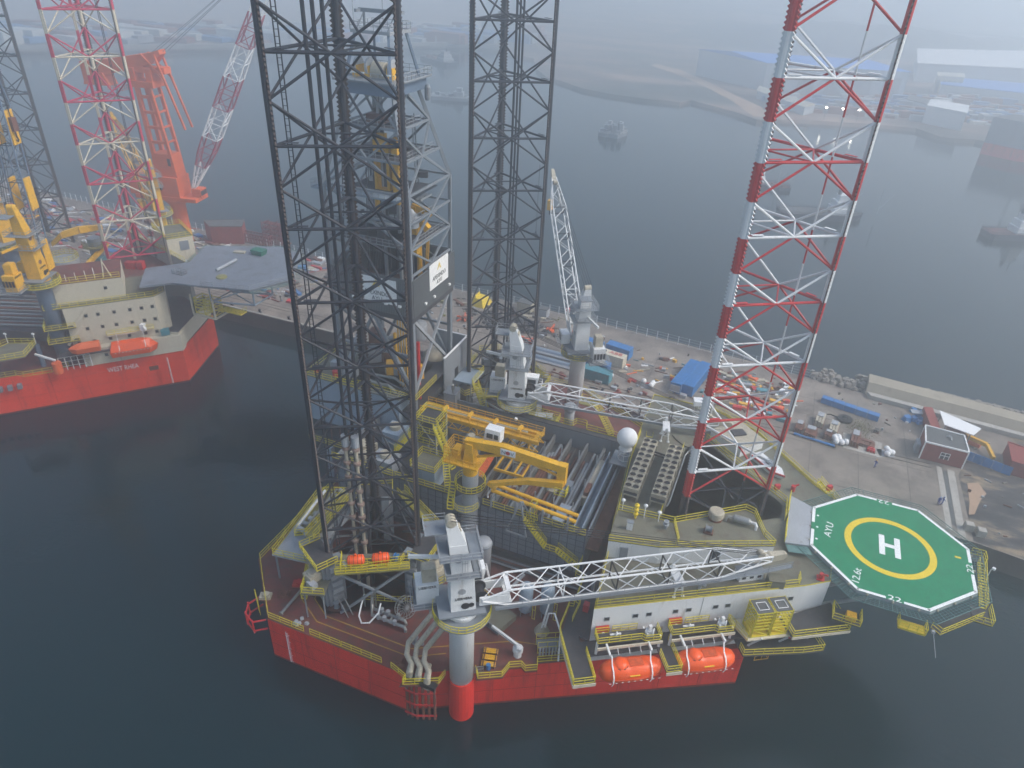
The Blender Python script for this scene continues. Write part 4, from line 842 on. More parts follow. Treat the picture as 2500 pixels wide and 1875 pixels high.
# perimeter gutter and safety net frames
part(hd, 'gutter', MB().add([v for a, b in zip(octo(HR + .02), octo(HR + .02)[1:] + octo(HR + .02)[:1]) for v in ((*a, HZ - .5), (*b, HZ - .5), (*b, HZ - .02), (*a, HZ - .02))], [[4 * i, 4 * i + 1, 4 * i + 2, 4 * i + 3] for i in range(8)]), M_LGREY)
M_NET = mat('net_green_grey', (0.10, 0.20, 0.19), 0.7, var=.2)
for i in range(8):
    a0, b0 = [V((*p, HZ - .45)) for p in (octo(HR + .1)[i], octo(HR + .1)[(i + 1) % 8])]
    a1, b1 = [V((*p, HZ - .25)) for p in (octo(HR + 1.75)[i], octo(HR + 1.75)[(i + 1) % 8])]
    if i == 3: continue
    mb = MB()
    for k in range(5): mb.bar(a0.lerp(a1, k / 4), b0.lerp(b1, k / 4), .035 if 0 < k < 4 else .07)
    n = 18
    for k in range(n + 1): mb.bar(a0.lerp(b0, k / n), a1.lerp(b1, k / n), .035 if k % 3 else .07)
    part(hd, 'safety_net', mb, M_NET)
for i in range(8):
    for f in (.15, .5, .85):
        p = V(octo(HR + .12)[i]).lerp(V(octo(HR + .12)[(i + 1) % 8]), f)
        part(hd, 'edge_lamp', MB().lathe((p.x, p.y, HZ - .3), [(.14, 0), (.16, .2), (.06, .34)], 8), M_BEIGE)
# truss below the deck
mb = MB(); z0, z1 = HZ - 2.6, HZ - .4
for y in (-8, -4, 0, 4, 8):
    xa, xb = 60.5 + max(0, abs(y) - 4.2), 77.5 - max(0, abs(y) - 4.2)
    mb.bar((xa, y, z0), (xb, y, z0), .25); mb.bar((xa - .8, y, z1), (xb + .8, y, z1), .25)
    n = 8
    for i in range(n):
        x0, x1 = xa + (xb - xa) * i / n, xa + (xb - xa) * (i + 1) / n
        mb.bar((x0, y, z0 if i % 2 else z1), (x1, y, z1 if i % 2 else z0), .16)
for x in (61, 65, 69, 73, 77):
    w_ = 8 if 64 < x < 74 else 4.5; mb.bar((x, -w_, z0), (x, w_, z0), .22)
part(hd, 'support_truss', mb, M_PBLUE)
for y in (-6, -2, 2, 6): part(hd, 'support_strut', MB().tube((61.0, y * .9, 9), (70, y, z0), .3), M_LGREY)
# ramp between roof and helideck
rp_ = thing('helideck_ramp', 'plain grey ramp plate joining roof and helideck', 'ramp', (56.8, 0, RF))
part(rp_, 'plate', MB().prism([(55.2, -5.1), (58.38, -4.35), (58.38, 4.35), (55.2, 5.8)], RF + .6, RF + .9), M_LGREY)
part(rp_, 'railing', MB().rail([(55.1, 5.6, RF + .9), (55.05, .8, RF + .9)], 1.1, 1.5), M_YEL)
part(rp_, 'railing', MB().rail([(55.05, -.6, RF + .9), (55.1, -5.0, RF + .9)], 1.1, 1.5), M_YEL)
part(rp_, 'net', MB().add([(55.3, -5.15, RF + .6), (58.3, -4.4, RF + .6), (58.9, -5.9, RF + .7), (55.8, -6.6, RF + .7)], [(0, 1, 2, 3)]), M_NET)
t = thing('foam_monitor', 'red foam monitor at the near foot of the helideck', 'monitor', (60.2, -9.2, RF)); part(t, 'body', MB().cyl((60.2, -9.2, RF), .3, .9, 10).bar((60.2, -9.2, RF + .8), (60.9, -9.6, RF + 1.2), .2), M_LRED); part(t, 'base', MB().box(59.7, -9.7, RF, 60.7, -8.7, RF + .15), M_LRED)
t = thing('foam_monitor', 'red foam monitor on the far side of the ramp by the yellow stair', 'monitor', (55.5, 8.2, RF)); part(t, 'body', MB().cyl((55.5, 8.2, RF), .35, 1.0, 10), M_LRED); part(t, 'nozzle', MB().bar((55.5, 8.2, RF + .9), (56.2, 8.6, RF + 1.2), .2), M_LRED)
for i, (x, y, lb) in enumerate(((53.2, 7.4, 'red hose box beside the leg opening on the far roof'), (60.7, 10.7, 'red hose box on the railing at the far corner of the roof'))):
    t = thing('hose_box', lb, 'hose box', (x, y, RF)); part(t, 'box', MB().obox((x, y, RF + .2), (.8, .5, .8), .6), M_LRED); part(t, 'door', MB().obox((x - .12, y - .2, RF + .3), (.6, .2, .6), .6), M_LRED)
# helideck access platforms under the rim
t = thing('rim_platform', 'yellow railed access stair hanging from the bow rim of the helideck', 'platform', (79, -6, 15))
part(t, 'landing', MB().box(79.4, -6.4, 15.8, 81.6, -3.4, 16.0), M_DGREY)
part(t, 'railing', MB().rail([(81.6, -3.4, 16), (81.6, -6.4, 16), (79.4, -6.4, 16)], 1.1, 1.2), M_YEL)
part(t, 'flight', MB().stair((80.9, 3.4, HZ - 1.2), (80.9, -3.4, 16), .8), M_YEL)
part(t, 'landing', MB().box(79.6, 3.4, HZ - 1.4, 81.4, 5.0, HZ - 1.2), M_DGREY)
part(t, 'railing', MB().rail([(81.4, 3.4, HZ - 1.2), (81.4, 5.0, HZ - 1.2), (79.8, 5.0, HZ - 1.2)], 1.1, 1), M_YEL)
part(t, 'lamp', MB().path([(81.4, 1.0, HZ - 1), (81.4, 1.0, HZ + .2), (81.6, .9, HZ + .4)], .07).cyl((81.6, .9, HZ + .3), .22, .3, 10), M_WHITE)
t = thing('rim_platform', 'small yellow railed platform under the near edge of the helideck', 'platform', (71, -12, 15))
part(t, 'landing', MB().box(70.2, -11.6, 15.8, 73.4, -10.0, 16.0), M_HYEL); part(t, 'railing', MB().rail([(70.2, -10, 16), (70.2, -11.6, 16.0), (73.4, -11.6, 16.0), (73.4, -10.0, 16.0)], 1.1, 1.2), M_YEL)
t = thing('rim_platform', 'yellow cage platform between the white wall and the helideck rim', 'platform', (63, -12.5, 14))
part(t, 'landing', MB().box(62.6, -12.4, 14.6, 66.0, -10.2, 14.8), M_DGREY); part(t, 'railing', MB().rail([(62.6, -10.2, 14.8), (62.6, -12.4, 14.8), (66.0, -12.4, 14.8), (66.0, -10.2, 14.8)], 1.1, 1.1), M_YEL); part(t, 'winch_box', MB().box(64.2, -12.0, 14.8, 65.4, -11.0, 15.7), M_GOLD)
t = thing('whip_aerial', 'thin whip aerial slanting out under the near helideck rim', 'aerial', (73.6, -14, 14)); part(t, 'rod', MB().tube((74.2, -11.0, 16.5), (74.8, -13.6, 14.8), .04), M_LGREY); part(t, 'clamp', MB().box(74.0, -11.2, 16.3, 74.4, -10.8, 16.6), M_LGREY)
# windows and far stairs, far railings of the far roof edge
t = thing('roof_stair', 'yellow stair down the far bow corner of the accommodation roof', 'stair', (62, 12, RF)); part(t, 'flight', MB().stair((59.2, 12.2, RF), (64.6, 9.2, RF - 3), .9), M_YEL); part(t, 'landing', MB().box(64.4, 8.4, RF - 3.2, 66, 9.8, RF - 3), M_YEL)

t = thing('rim_platform', 'yellow railed walkway hanging under the slanting near bow rim of the helideck', 'platform', (77, -8, 15.5))
part(t, 'landing', MB().prism([(74.2, -9.6), (75.2, -10.6), (80.6, -5.2), (79.6, -4.4)], 15.7, 15.9), M_DGREY); part(t, 'railing', MB().rail([(74.2, -9.8, 15.9), (75.2, -10.6, 15.9), (80.6, -5.2, 15.9)], 1.1, 1.2), M_YEL)
# ------------------------------------------------------------------ jack houses round the legs
def jack_house(L, rot, zt, label, walk=True, only=None):
    cx, cy = L; t = thing('jack_house', label, 'jack house', (cx, cy, DK), 0, 'jacking houses round the near rig legs')
    CC_ = []
    for a in (240, 0, 120):
        a = R(a) + rot; rv = V((cos(a), sin(a), 0)); tv = V((-sin(a), cos(a), 0)); c = V((cx, cy, 0)) + rv * CR; CC_.append((c, rv, tv))
        for s_ in (-1, 1):
            p = c + tv * 1.55 * s_ + rv * 0.1; mb = MB(); mb.obox((p.x, p.y, DK), (2.6, 1.1, zt - DK), a)
            part(t, 'jack_column', mb, M_GREY)
            mb = MB()
            for k in range(5): q = p + tv * .75 * s_; mb.obox((q.x, q.y, DK + 1.2 + k * 1.35), (1.5, .5, .8), a)
            part(t, 'gear_box', mb, M_LGREY)
        mb = MB(); p = c + rv * 1.5; mb.obox((p.x, p.y, DK), (.5, 3.6, zt - DK - .6), a); part(t, 'back_plate', mb, M_GREY)
        p = c + rv * 1.0; q = [p - tv * 2.7 - rv * 1.2, p + tv * 2.7 - rv * 1.2, p + tv * 2.7 + rv * 1.8, p - tv * 2.7 + rv * 1.8]
        hole = [c + tv * .8 * i + rv * .6 * j for i, j in ((-1, -1), (1, -1), (1, 1), (-1, 1))]
        part(t, 'top_platform', MB().sheet([v.xy for v in q], zt + .05, [[v.xy for v in hole]]), M_DGREY)
        part(t, 'railing', MB().rail([(*v.xy, zt + .05) for v in (q[0], q[3], q[2], q[1])], 1.1, 1.4), M_YEL)
    if walk:
        for i, j in ((0, 1), (1, 2), (2, 0)):
            a, b = CC_[i], CC_[j]; m = ((a[0] + b[0]) / 2 - V((cx, cy, 0))).normalized()
            p = a[0] + (a[2] * 2.6) ; q = b[0] - b[2] * 2.6
            p, q = p + m * .9, q + m * .9; p.z = q.z = 0
            part(t, 'walkway', MB().prism([v.xy for v in (p, q, q + m * 1.3, p + m * 1.3)], zt - .3, zt), M_OLIVE)
            part(t, 'railing', MB().rail([(*v.xy, zt) for v in (p, q)], 1.1, 1.5).rail([(*v.xy, zt) for v in (p + m * 1.3, q + m * 1.3)], 1.1, 1.5), M_YEL)
            for f in (0, 1):
                u = p.lerp(q, f) + m * .6; v = p.lerp(q, 1 - f) + m * .6
                part(t, 'cross_strut', MB().bar((*u.xy, zt - .4), (*v.xy, DK + .1), .3), M_GREY)
    return t, CC_
jhA, cA = jack_house(LA, R(.4), 16.2, 'grey jack house with yellow walkways round the nearest leg')
jhB, cB = jack_house(LB, R(.4), 15.2, 'grey jack house round the middle distance leg by the second crane')
jhC, cC_ = jack_house(LC, R(2), 15.0, 'grey jack house sunk in the opening round the banded leg', walk=False)
# outer shelf with tanks on the near face of leg A
z = 16.2
part(jhA, 'outer_shelf', MB().prism([(-.6, -30.2), (.9, -33.0), (7.6, -28.6), (7.0, -26.3)], z - .32, z - .01), M_GREEN)
part(jhA, 'railing', MB().rail([(-.4, -30.6, z), (.9, -32.9, z), (3.4, -31.6, z), (4.4, -30.7, z), (7.5, -28.6, z), (7.4, -27.4, z)], 1.1, 1.3), M_YEL)
for i, (x, y, lb) in enumerate(((2.1, -31.0, 'left orange air tank on the jack house shelf'), (4.9, -29.3, 'right orange air tank on the jack house shelf, next to the blue reel'))):
    t = thing('air_tank', lb, 'tank', (x, y, z), R(32), 'orange air tanks on the jack house')
    part(t, 'shell', MB().lathe((-1.05, 0, .85), [(.15, -.15), (.6, 0), (.72, .12), (.72, 1.98), (.6, 2.1), (.15, 2.25)], 18, 'x'), M_ORANGE, local=True, smooth=True)
    for q in (-.7, .7): part(t, 'cradle', MB().box(q - .1, -.7, 0, q + .1, .7, .4), M_ORANGE, local=True)
    for q in (-.8, -.27, .27, .8): part(t, 'hoop', MB().lathe((q - .03, 0, .85), [(.73, 0), (.75, .01), (.75, .05), (.73, .06)], 18, 'x'), M_RUST, local=True)
    part(t, 'nozzle', MB().cyl((0, .1, 1.5), .14, .35, 8), M_ORANGE, local=True)
t = thing('hose_reel', 'small blue hose reel beside the right orange tank', 'reel', (6.5, -28.1, z)); part(t, 'drum', MB().lathe((6.3, -28.1, z + .6), [(.55, 0), (.55, .06), (.25, .08), (.25, .4), (.55, .42), (.55, .48)], 16, 'x'), M_BLUE); part(t, 'stand', MB().box(6.3, -28.4, z, 6.8, -27.8, z + .3), M_GREY)
t = thing('control_box', 'small white control box at the left end of the tank shelf', 'box', (.9, -31.9, z)); part(t, 'box', MB().obox((.9, -31.7, z), (.6, .5, .7)), M_WHITE); part(t, 'lid', MB().obox((.9, -31.7, z + .71), (.66, .56, .05)), M_LGREY)
# lower wing platform with air handling unit
t = thing('machinery_wing', 'railed wing platform with beige air handling unit left of the nearest leg', 'platform', (-3.5, -33, 12))
part(t, 'deck_plate', MB().prism([(-6.4, -28.6), (-3.6, -36.0), (-.6, -35.0), (-2.6, -28.8)], 12.8, 13.1), M_GREEN)
part(t, 'railing', MB().rail([(-6.3, -28.8, 13.1), (-3.6, -35.9, 13.1), (-.7, -34.9, 13.1)], 1.1, 1.4), M_YEL)
part(t, 'post', MB().tube((-3.6, -35.4, DK), (-3.6, -35.4, 12.8), .12).tube((-1.2, -34.6, DK), (-1.2, -34.6, 12.8), .12), M_GREY)
for k, (x, y) in enumerate(((-4.3, -31.2), (-3.6, -33.2))): part(t, 'air_handler', MB().obox((x, y, 13.1), (1.7, 2.0, 1.3), R(-18)).lathe((x, y, 14.4), [(.8, 0), (.7, .25), (.3, .35)], 14), M_BEIGE)
part(t, 'duct', MB().obox((-2.9, -34.4, 13.1), (1.3, .9, .8), R(-18)), M_LGREY)
part(t, 'flight', MB().stair((-6.6, -29.4, 13.1), (-6.0, -33.0, DK), .8), M_YEL)
# big outer aft platform with pump machinery
t = thing('pump_platform', 'long outer aft platform with yellow rails and grey pump machinery', 'platform', (-9, -25, 12))
PP = [(-11.8, -31.6), (-13.6, -17.8), (-9.0, -15.6), (-6.0, -18.5), (-6.6, -28.4), (-5.0, -30.6)]
part(t, 'deck_plate', MB().prism(PP, 12.5, 12.8), M_LGREY)
part(t, 'railing', MB().rail([(-5.2, -30.5, 12.8), (-11.7, -31.5, 12.8), (-13.5, -17.9, 12.8), (-9, -15.7, 12.8)], 1.1, 1.5), M_YEL)
part(t, 'inner_stage', MB().prism([(-10.2, -28.2), (-11.8, -18.4), (-8.9, -17.2), (-7.2, -26)], 13.9, 14.1), M_OLIVE)
part(t, 'railing', MB().rail([(-7.3, -26.4, 14.1), (-10.2, -28.2, 14.1), (-11.8, -18.5, 14.1), (-9, -17.3, 14.1)], 1.1, 1.3), M_YEL)
for x, y in ((-11.5, -31.2), (-13.2, -18.2), (-12.4, -25)): part(t, 'post', MB().tube((x, y, DK), (x, y, 12.5), .16), M_GREY)
rr = random.Random(5)
for k in range(9):
    f = k / 8; x, y = -9.6 + .1 * k, -27.4 + 9.4 * f
    part(t, 'pump', MB().lathe((x - .6, y, 14.7 + rr.random() * .3), [(.15, 0), (.38, .1), (.38, .9), (.2, 1.1)], 10, 'x').obox((x + .9, y, 14.1), (.7, .5, .6)), M_PIPE if k % 2 else M_LGREY)
part(t, 'manifold_pipe', MB().path([(-10.4, -27.2, 15.0), (-11.3, -19.0, 15.0)], .22), M_WHITE)
part(t, 'manifold_pipe', MB().path([(-9.0, -26.6, 15.4), (-9.6, -18.4, 15.4), (-8.4, -17, 14)], .15), M_PIPE)
# right hand shelf beside the near crane
t = thing('machinery_wing', 'railed wing platform with a rusty beige skid between leg and near crane', 'platform', (10, -24, 12))
part(t, 'deck_plate', MB().prism([(8.6, -27.4), (11.8, -28.8), (14.2, -23.6), (11.4, -21.2), (9.2, -22.4)], 12.9, 13.2), M_GREEN)
part(t, 'railing', MB().rail([(8.9, -27.6, 13.2), (11.8, -28.7, 13.2), (14.2, -23.6, 13.2), (11.4, -21.3, 13.2)], 1.1, 1.3), M_YEL)
part(t, 'skid', MB().obox((11.3, -25.0, 13.2), (2.0, 3.0, 1.0), R(-24)).obox((11.2, -25.4, 14.2), (1.2, 1.4, .5), R(-24)), M_BEIGE)
part(t, 'post', MB().tube((11.6, -28.2, DK), (11.6, -28.2, 12.9), .15), M_GREY)

# ------------------------------------------------------------------ main deck fittings, port side
t = thing('lying_pipe', 'long grey pipe lying across the aft corner of the deck', 'pipe', (-7, -33, DK)); part(t, 'pipe', MB().tube((-7.1, -36.6, 8.1), (-7.1, -30.0, 8.1), .22, 12), M_PIPE); part(t, 'end_flange', MB().tube((-7.1, -36.75, 8.1), (-7.1, -36.6, 8.1), .34, 12), M_PIPE)
def reel(x, y, rz, tilt, label, r_=1.55):
    t = thing('cable_reel', label, 'reel', (x, y, DK + r_ + .1), rz, 'spoked steel reels on the near deck')
    M_ = Matrix.Rotation(tilt, 4, 'X')
    for s_ in (-.35, .35):
        mb = MB()
        for i in range(16):
            a, b = 2 * pi * i / 16, 2 * pi * (i + 1) / 16; mb.bar((r_ * cos(a), s_, r_ * sin(a)), (r_ * cos(b), s_, r_ * sin(b)), .09)
            if i % 1 == 0: mb.bar((.2 * cos(a), s_, .2 * sin(a)), (r_ * cos(a), s_, r_ * sin(a)), .06)
        part(t, 'flange', mb.xf(M_), M_PIPE, local=True)
    part(t, 'hub', MB().lathe((0, -.45, 0), [(.25, 0), (.25, .9)], 12, 'y').xf(M_), M_GREY, local=True)
    part(t, 'winding', MB().lathe((0, -.3, 0), [(.7, 0), (.7, .6)], 20, 'y').xf(M_), M_BLACK, local=True)
reel(1.0, -32.9, R(-35), R(12), 'spoked reel of pale hose left of the manifold'); reel(8.6, -29.6, R(65), R(-24), 'tilted spoked reel right of the manifold')
t = thing('pipe_manifold', 'grey pipe manifold with valves below the orange tanks', 'manifold', (6.5, -31.5, DK))
for k, y in enumerate((-31.0, -32.0)):
    part(t, 'header', MB().path([(3.2 + k * .6, y + 1.6, 10.2), (3.3 + k * .6, y + 1.2, 9.0), (4.2 + k * .4, y, 8.5), (9.2 + k * .5, y, 8.5), (9.4 + k * .5, y - .1, 8.2), (9.4 + k * .5, y - .1, DK)], .24, 10), M_PIPE)
for x in (5.6, 6.6, 8.2): part(t, 'valve', MB().cyl((x, -31.0, 8.3), .3, .9, 10).cyl((x, -32.0, 8.3), .28, .8, 10), M_LGREY)
part(t, 'cross_pipe', MB().tube((7.4, -31, 8.5), (7.4, -32, 8.5), .2, 8), M_PIPE)
part(t, 'frame', MB().bar((2.6, -30.6, DK), (2.6, -30.6, 11.6), .16).bar((4.0, -30.0, DK), (4.0, -30.0, 11.6), .16).bar((2.6, -30.6, 11.6), (4.0, -30.0, 11.6), .16), M_PIPE)
part(t, 'white_hose', MB().path([(2.7, -30.7, 10.4), (2.7, -31.6, 9.2), (3.0, -32.8, 8.4), (3.9, -33.6, 8.2), (4.9, -33.2, 8.3), (5.6, -31.9, 9.2), (5.5, -31.0, 10.2)], .12, 8), M_MWHITE)
part(t, 'railing', MB().rail([(1.9, -29.6, DK), (5.5, -28.4, DK), (8.3, -27.2, DK)], 1.1, 1), M_YEL)
for i, (x, y, lb, m_) in enumerate(((-11, -35.0, 'small timber crate by the aft corner handrail', M_BEIGE), (-8.9, -33.6, 'rusty winch among scrap at the aft corner of the deck', M_RUST), (-8.2, -31.2, 'faded dark red fitting welded near the aft deck edge', M_LRED), (-3.6, -36.6, 'crumpled grey tarpaulin heap near the port rail', M_LGREY), (-.9, -32.4, 'grey capstan standing inside the painted walkway', M_GREY), (12.0, -33.2, 'grey bollard pair beside the big bent pipes', M_GREY), (11.5, -36.8, 'small rusty bracket on the deck edge by the bent pipes', M_RUST))):
    t = thing(('crate', 'winch', 'deck_fitting', 'tarpaulin', 'capstan', 'bollard', 'bracket')[i], lb, ('crate', 'winch', 'fitting', 'tarpaulin', 'capstan', 'bollard', 'bracket')[i], (x, y, DK))
    mb = MB()
    if i == 3:
        rr = random.Random(4)
        for k in range(5): rock(mb, (x + rr.uniform(-.9, .9), y + rr.uniform(-.7, .7), DK + .25), rr.uniform(.3, .6), rr)
    elif i in (4, 5): mb.lathe((x, y, DK), [(.5, 0), (.3, .2), (.3, .9), (.5, 1.1), (.4, 1.3)], 12); mb.lathe((x + .9, y + .2, DK), [(.3, 0), (.25, .7), (.35, .8)], 12)
    else: mb.obox((x, y, DK), (1.6, 1.1, .5), .4); mb.obox((x + .2, y, DK + .5), (.8, .8, .4), .1)
    part(t, 'body', mb, m_); part(t, 'base', MB().obox((x, y, DK + .005), (1.9, 1.4, .06), .4), M_RUST)
t = thing('deck_davit', 'white jib davit lying over the deck beside three drums', 'davit', (25.4, -29.4, DK))
part(t, 'pedestal', MB().lathe((25.3, -29.4, DK), [(.55, 0), (.5, .8), (.7, .9), (.7, 1.5), (.3, 1.9)], 14), M_WHITE); part(t, 'jib', MB().bar((25.2, -29.2, DK + 1.7), (21.0, -28.2, DK + 2.3), .3, .42), M_WHITE); part(t, 'winch', MB().lathe((25.3, -29.7, DK + 1.9), [(.35, 0), (.35, .7)], 12, 'x'), M_WHITE)
for k, (dx, dy, lb) in enumerate(((0, 0, 'topmost of three yellow gas bottle racks by the port rail'), (.25, -1.0, 'middle of three yellow gas bottle racks by the port rail'), (.5, -2.0, 'lowest of three yellow gas bottle racks, nearest the port rail'))):
    x, y = 22.0 + dx, -30.4 + dy; t = thing('gas_rack', lb, 'gas rack', (x, y, DK), R(15), 'yellow gas racks by the port rail')
    for j in range(3): part(t, 'bottle', MB().lathe((-1.0, -.26 + j * .26, .35), [(.05, -.1), (.13, 0), (.13, 1.7), (.05, 1.85)], 8, 'x'), M_GOLD, local=True)
    part(t, 'cradle', MB().box(-.9, -.42, 0, -.75, .42, .5).box(.6, -.42, 0, .75, .42, .5), M_RUST, local=True)
t = thing('grating_stack', 'grey grating panel leaning beside the white crane pedestal', 'grating', (21.6, -33.6, DK)); part(t, 'panel', MB().rail([(21.2, -34.2, DK), (22.2, -33.6, DK)], 1.2, .2), M_PIPE); part(t, 'blue_drum', MB().cyl((22.6, -32.9, DK), .3, .9, 12), M_BLUE)
t = thing('vent_rack', 'row of grey gas cylinders racked under a yellow rail by the lifeboat stair', 'cylinder rack', (28.4, -28.2, DK))
for j in range(12): p = HS(17.8 + j * .42, -1.0); part(t, 'cylinder', MB().lathe((p[0], p[1], DK + .3), [(.13, 0), (.13, 1.4), (.05, 1.6)], 8), M_LGREY)
part(t, 'frame', MB().rail([(*HS(17.6, -1.6), DK), (*HS(22.8, -1.6), DK)], 2.2, 1.2), M_YEL); part(t, 'frame', MB().rail([(*HS(17.6, -3.0), DK), (*HS(22.8, -3.0), DK)], 2.2, 1.2), M_YEL); part(t, 'shelf', MB().prism([HS(17.6, -1.6), HS(22.8, -1.6), HS(22.8, -3), HS(17.6, -3)], DK + .9, DK + 1.0), M_GREY)
t = thing('mooring_mast', 'white bent pipe frame with a small white mast by the deck edge', 'pipe frame', (29.6, -25, DK)); part(t, 'frame', MB().path([(27.2, -24.6, DK + .2), (27.6, -24.2, 11.5), (28.4, -24.2, 11.9), (30.0, -26.2, 11.2), (30.6, -28.2, DK + .2)], .13), M_MWHITE); part(t, 'mast', MB().tube((26.9, -24.4, DK), (27.4, -23.8, 13.4), .12).tube((27.0, -25.0, DK + 1.4), (27.4, -23.8, 13.4), .1), M_WHITE); part(t, 'base', MB().lathe((26.9, -24.4, DK), [(1.1, 0), (.9, .4), (.5, 1.2)], 14), M_BEIGE)
for i, (x, y, lb) in enumerate(((23.7, -22.6, 'left one of two pale blue bulk tanks under the near boom'), (26.5, -21.6, 'right one of two pale blue bulk tanks under the near boom'))):
    t = thing('bulk_tank', lb, 'tank', (x, y, DK), 0, 'pale blue tanks under the near boom'); part(t, 'shell', MB().lathe((x, y, DK + 1.2), [(.3, -.9), (.9, -.1), (.95, 0), (.95, 4.2), (.8, 4.6), (.3, 4.8)], 20), M_PBLUE, smooth=True)
    for a in (0, 2.1, 4.2): part(t, 'foot', MB().tube((x + .8 * cos(a), y + .8 * sin(a), DK), (x + .8 * cos(a), y + .8 * sin(a), DK + 1.4), .09), M_GREY)
    part(t, 'cage_ladder', MB().rail([(x + 1.2, y - .4, DK), (x + 1.6, y - .4, DK)], 3.4, .4), M_YEL)
t = thing('hatch_cover', 'dirty square hatch cover frame under the near boom root', 'hatch', (22, -24.6, DK)); part(t, 'cover', MB().obox((20.2, -25.0, DK), (4.6, 3.6, 1.0), R(-20)), M_GREEN)
mb = MB()
for k in range(14): a = V((20.2, -25, DK + .3)); mb.obox((20.2 + (-2.2 + k * .34) * cos(R(-20)) + 1.83 * sin(R(-20)), -25 + (-2.2 + k * .34) * sin(R(-20)) - 1.83 * cos(R(-20)), DK), (.14, .2, 1.1), R(-20))
part(t, 'stiffener', mb, M_GREY)
t = thing('round_tank', 'grey domed mud silo against the ribbed wall behind the near crane', 'silo', (14.2, -17, DK)); part(t, 'shell', MB().lathe((15.4, -18.6, DK), [(1.15, 0), (1.15, 6.6), (1.2, 6.9), (1.0, 7.3), (.2, 7.4)], 22), M_LGREY, smooth=True); part(t, 'lid_ring', MB().lathe((15.4, -18.6, DK + 6.5), [(1.2, 0), (1.28, .05), (1.28, .25), (1.2, .3)], 22), M_GREY)
t = thing('hopper', 'beige hopper shaped housing behind the right chord of the nearest leg', 'hopper', (9.2, -16.5, DK)); part(t, 'body', MB().prism([(7.6, -19.4), (11.0, -19.2), (11.2, -16.0), (7.8, -16.2)], DK, 14.0, [(8.6, -18.6), (10.2, -18.4), (10.2, -16.8), (8.6, -17)]), M_BEIGE); part(t, 'base', MB().box(7.4, -19.6, DK, 11.3, -15.8, DK + .5), M_GREY)
# dark pipework on the deck in front of the ribbed wall
t = thing('deck_pipework', 'long dark pipes and duct running along the foot of the ribbed wall', 'pipework', (20, -15, DK))
for k in range(5): part(t, 'pipe', MB().path([(6, -14.4 - k * .45, DK + .5 + .1 * k), (30, -14.2 - k * .45, DK + .5 + .1 * k)], .16 + .03 * (k % 2)), (M_DGREY, M_GREY, M_RUST)[k % 3])
part(t, 'inclined_duct', MB().bar((19.5, -22.5, DK + .4), (21.5, -17.5, DK + 2.0), .4, .3), M_LGREY)
for x, y in ((24, -17.5), (25, -17.8), (28, -18.2)): part(t, 'standpipe', MB().tube((x, y, DK), (x, y, DK + 2.2), .12), M_PIPE)

# ------------------------------------------------------------------ cantilever
M_CWALL = mat('cantilever_wall', (0.23, 0.26, 0.30), 0.5, var=.14, scale=.25, dirt=(.2, .15, .12), dirt_amt=.15, streak=True)
M_RIB = mat('rib_dark_blue', (0.09, 0.11, 0.14), 0.6)
ct = thing('cantilever', 'long ribbed grey cantilever box with railed pipe deck', 'cantilever', (5, -2, DK + 1))
CT = 17.4; y0, y1 = -13.3, 9.8
part(ct, 'side_wall', MB().box(-13, y0, DK + 1.2, 29.0, y0 + .25, CT), M_CWALL, label='near grey side wall with dark ribs')
mb = MB()
for i in range(34): x = -12.8 + i * 1.26; mb.box(x, y0 - .09, DK + 1.3, x + .12, y0 - .003, CT - .5)
part(ct, 'rib', mb, M_RIB, kind='stuff', label='evenly spaced dark vertical ribs on the side wall')
mb = MB()
for k in range(7): mb.box(-13, y0 - .13, DK + 2.2 + k * 1.08, 29, y0 - .092, DK + 2.26 + k * 1.08)
part(ct, 'stringer', mb, M_RIB, kind='stuff')
part(ct, 'skid_rail', MB().box(-16, y0 - .6, DK + .05, 31, y0 + .6, DK + 1.18), M_DGREY)
part(ct, 'skid_rail', MB().box(-16, y1 - .6, DK + .05, 31, y1 + .6, DK + 1.18), M_DGREY)
part(ct, 'side_wall', MB().box(-13, y1 - .25, DK + 1.2, 29.0, y1, CT), M_GREY)
part(ct, 'end_wall', MB().box(28.75, y0 + .26, DK + 1.2, 29.0, y1 - .26, CT - 1.2), M_GREY)
part(ct, 'aft_wall', MB().box(-13, y0 + .26, DK + 1.2, -12.75, y1 - .26, CT), M_GREY)
part(ct, 'aft_deck', MB().box(-12.7, y0 + .3, CT - 2.2, 7.6, y1 - .3, CT - 2.0), M_DGREY)
part(ct, 'rack_floor', MB().box(7.7, y0 + .3, CT - 3.6, 28.7, y1 - .3, CT - 3.4), M_DGREY)
part(ct, 'side_walkway', MB().box(-13, y0 - .9, CT, 29.2, y0 + .3, CT + .12), M_DGREY)
part(ct, 'side_walkway', MB().box(7.7, y1 - .3, CT, 29.2, y1 + .9, CT + .12), M_DGREY)
for a, b in ((-13, -2), (-1.6, 8.6), (13.2, 21.8), (22.4, 29)): part(ct, 'railing', MB().rail([(a, y0 - .85, CT + .12), (b, y0 - .85, CT + .12)], 1.1, 1.7), M_YEL)
part(ct, 'railing', MB().rail([(11, y1 + .85, CT + .12), (19, y1 + .85, CT + .12), (19.4, y1 + 1.9, CT + .12), (21.2, y1 + 1.9, CT + .12), (21.6, y1 + .85, CT + .12), (29, y1 + .85, CT + .12)], 1.1, 1.7), M_YEL)
for x in (10.3, 13.2, 16.2, 19.2, 22.2, 25.2): part(ct, 'rack_beam', MB().box(x, y0 + .4, CT - 3.4, x + .35, y1 - .4, CT - 1.7), M_PIPE)
for x in (10.6, 13.5, 16.5, 19.5, 22.5, 25.5):
    for y in (-9, -3, 3.5): part(ct, 'stanchion', MB().tube((x, y, CT - 3.4), (x, y, CT + .8), .1), M_LGREY)
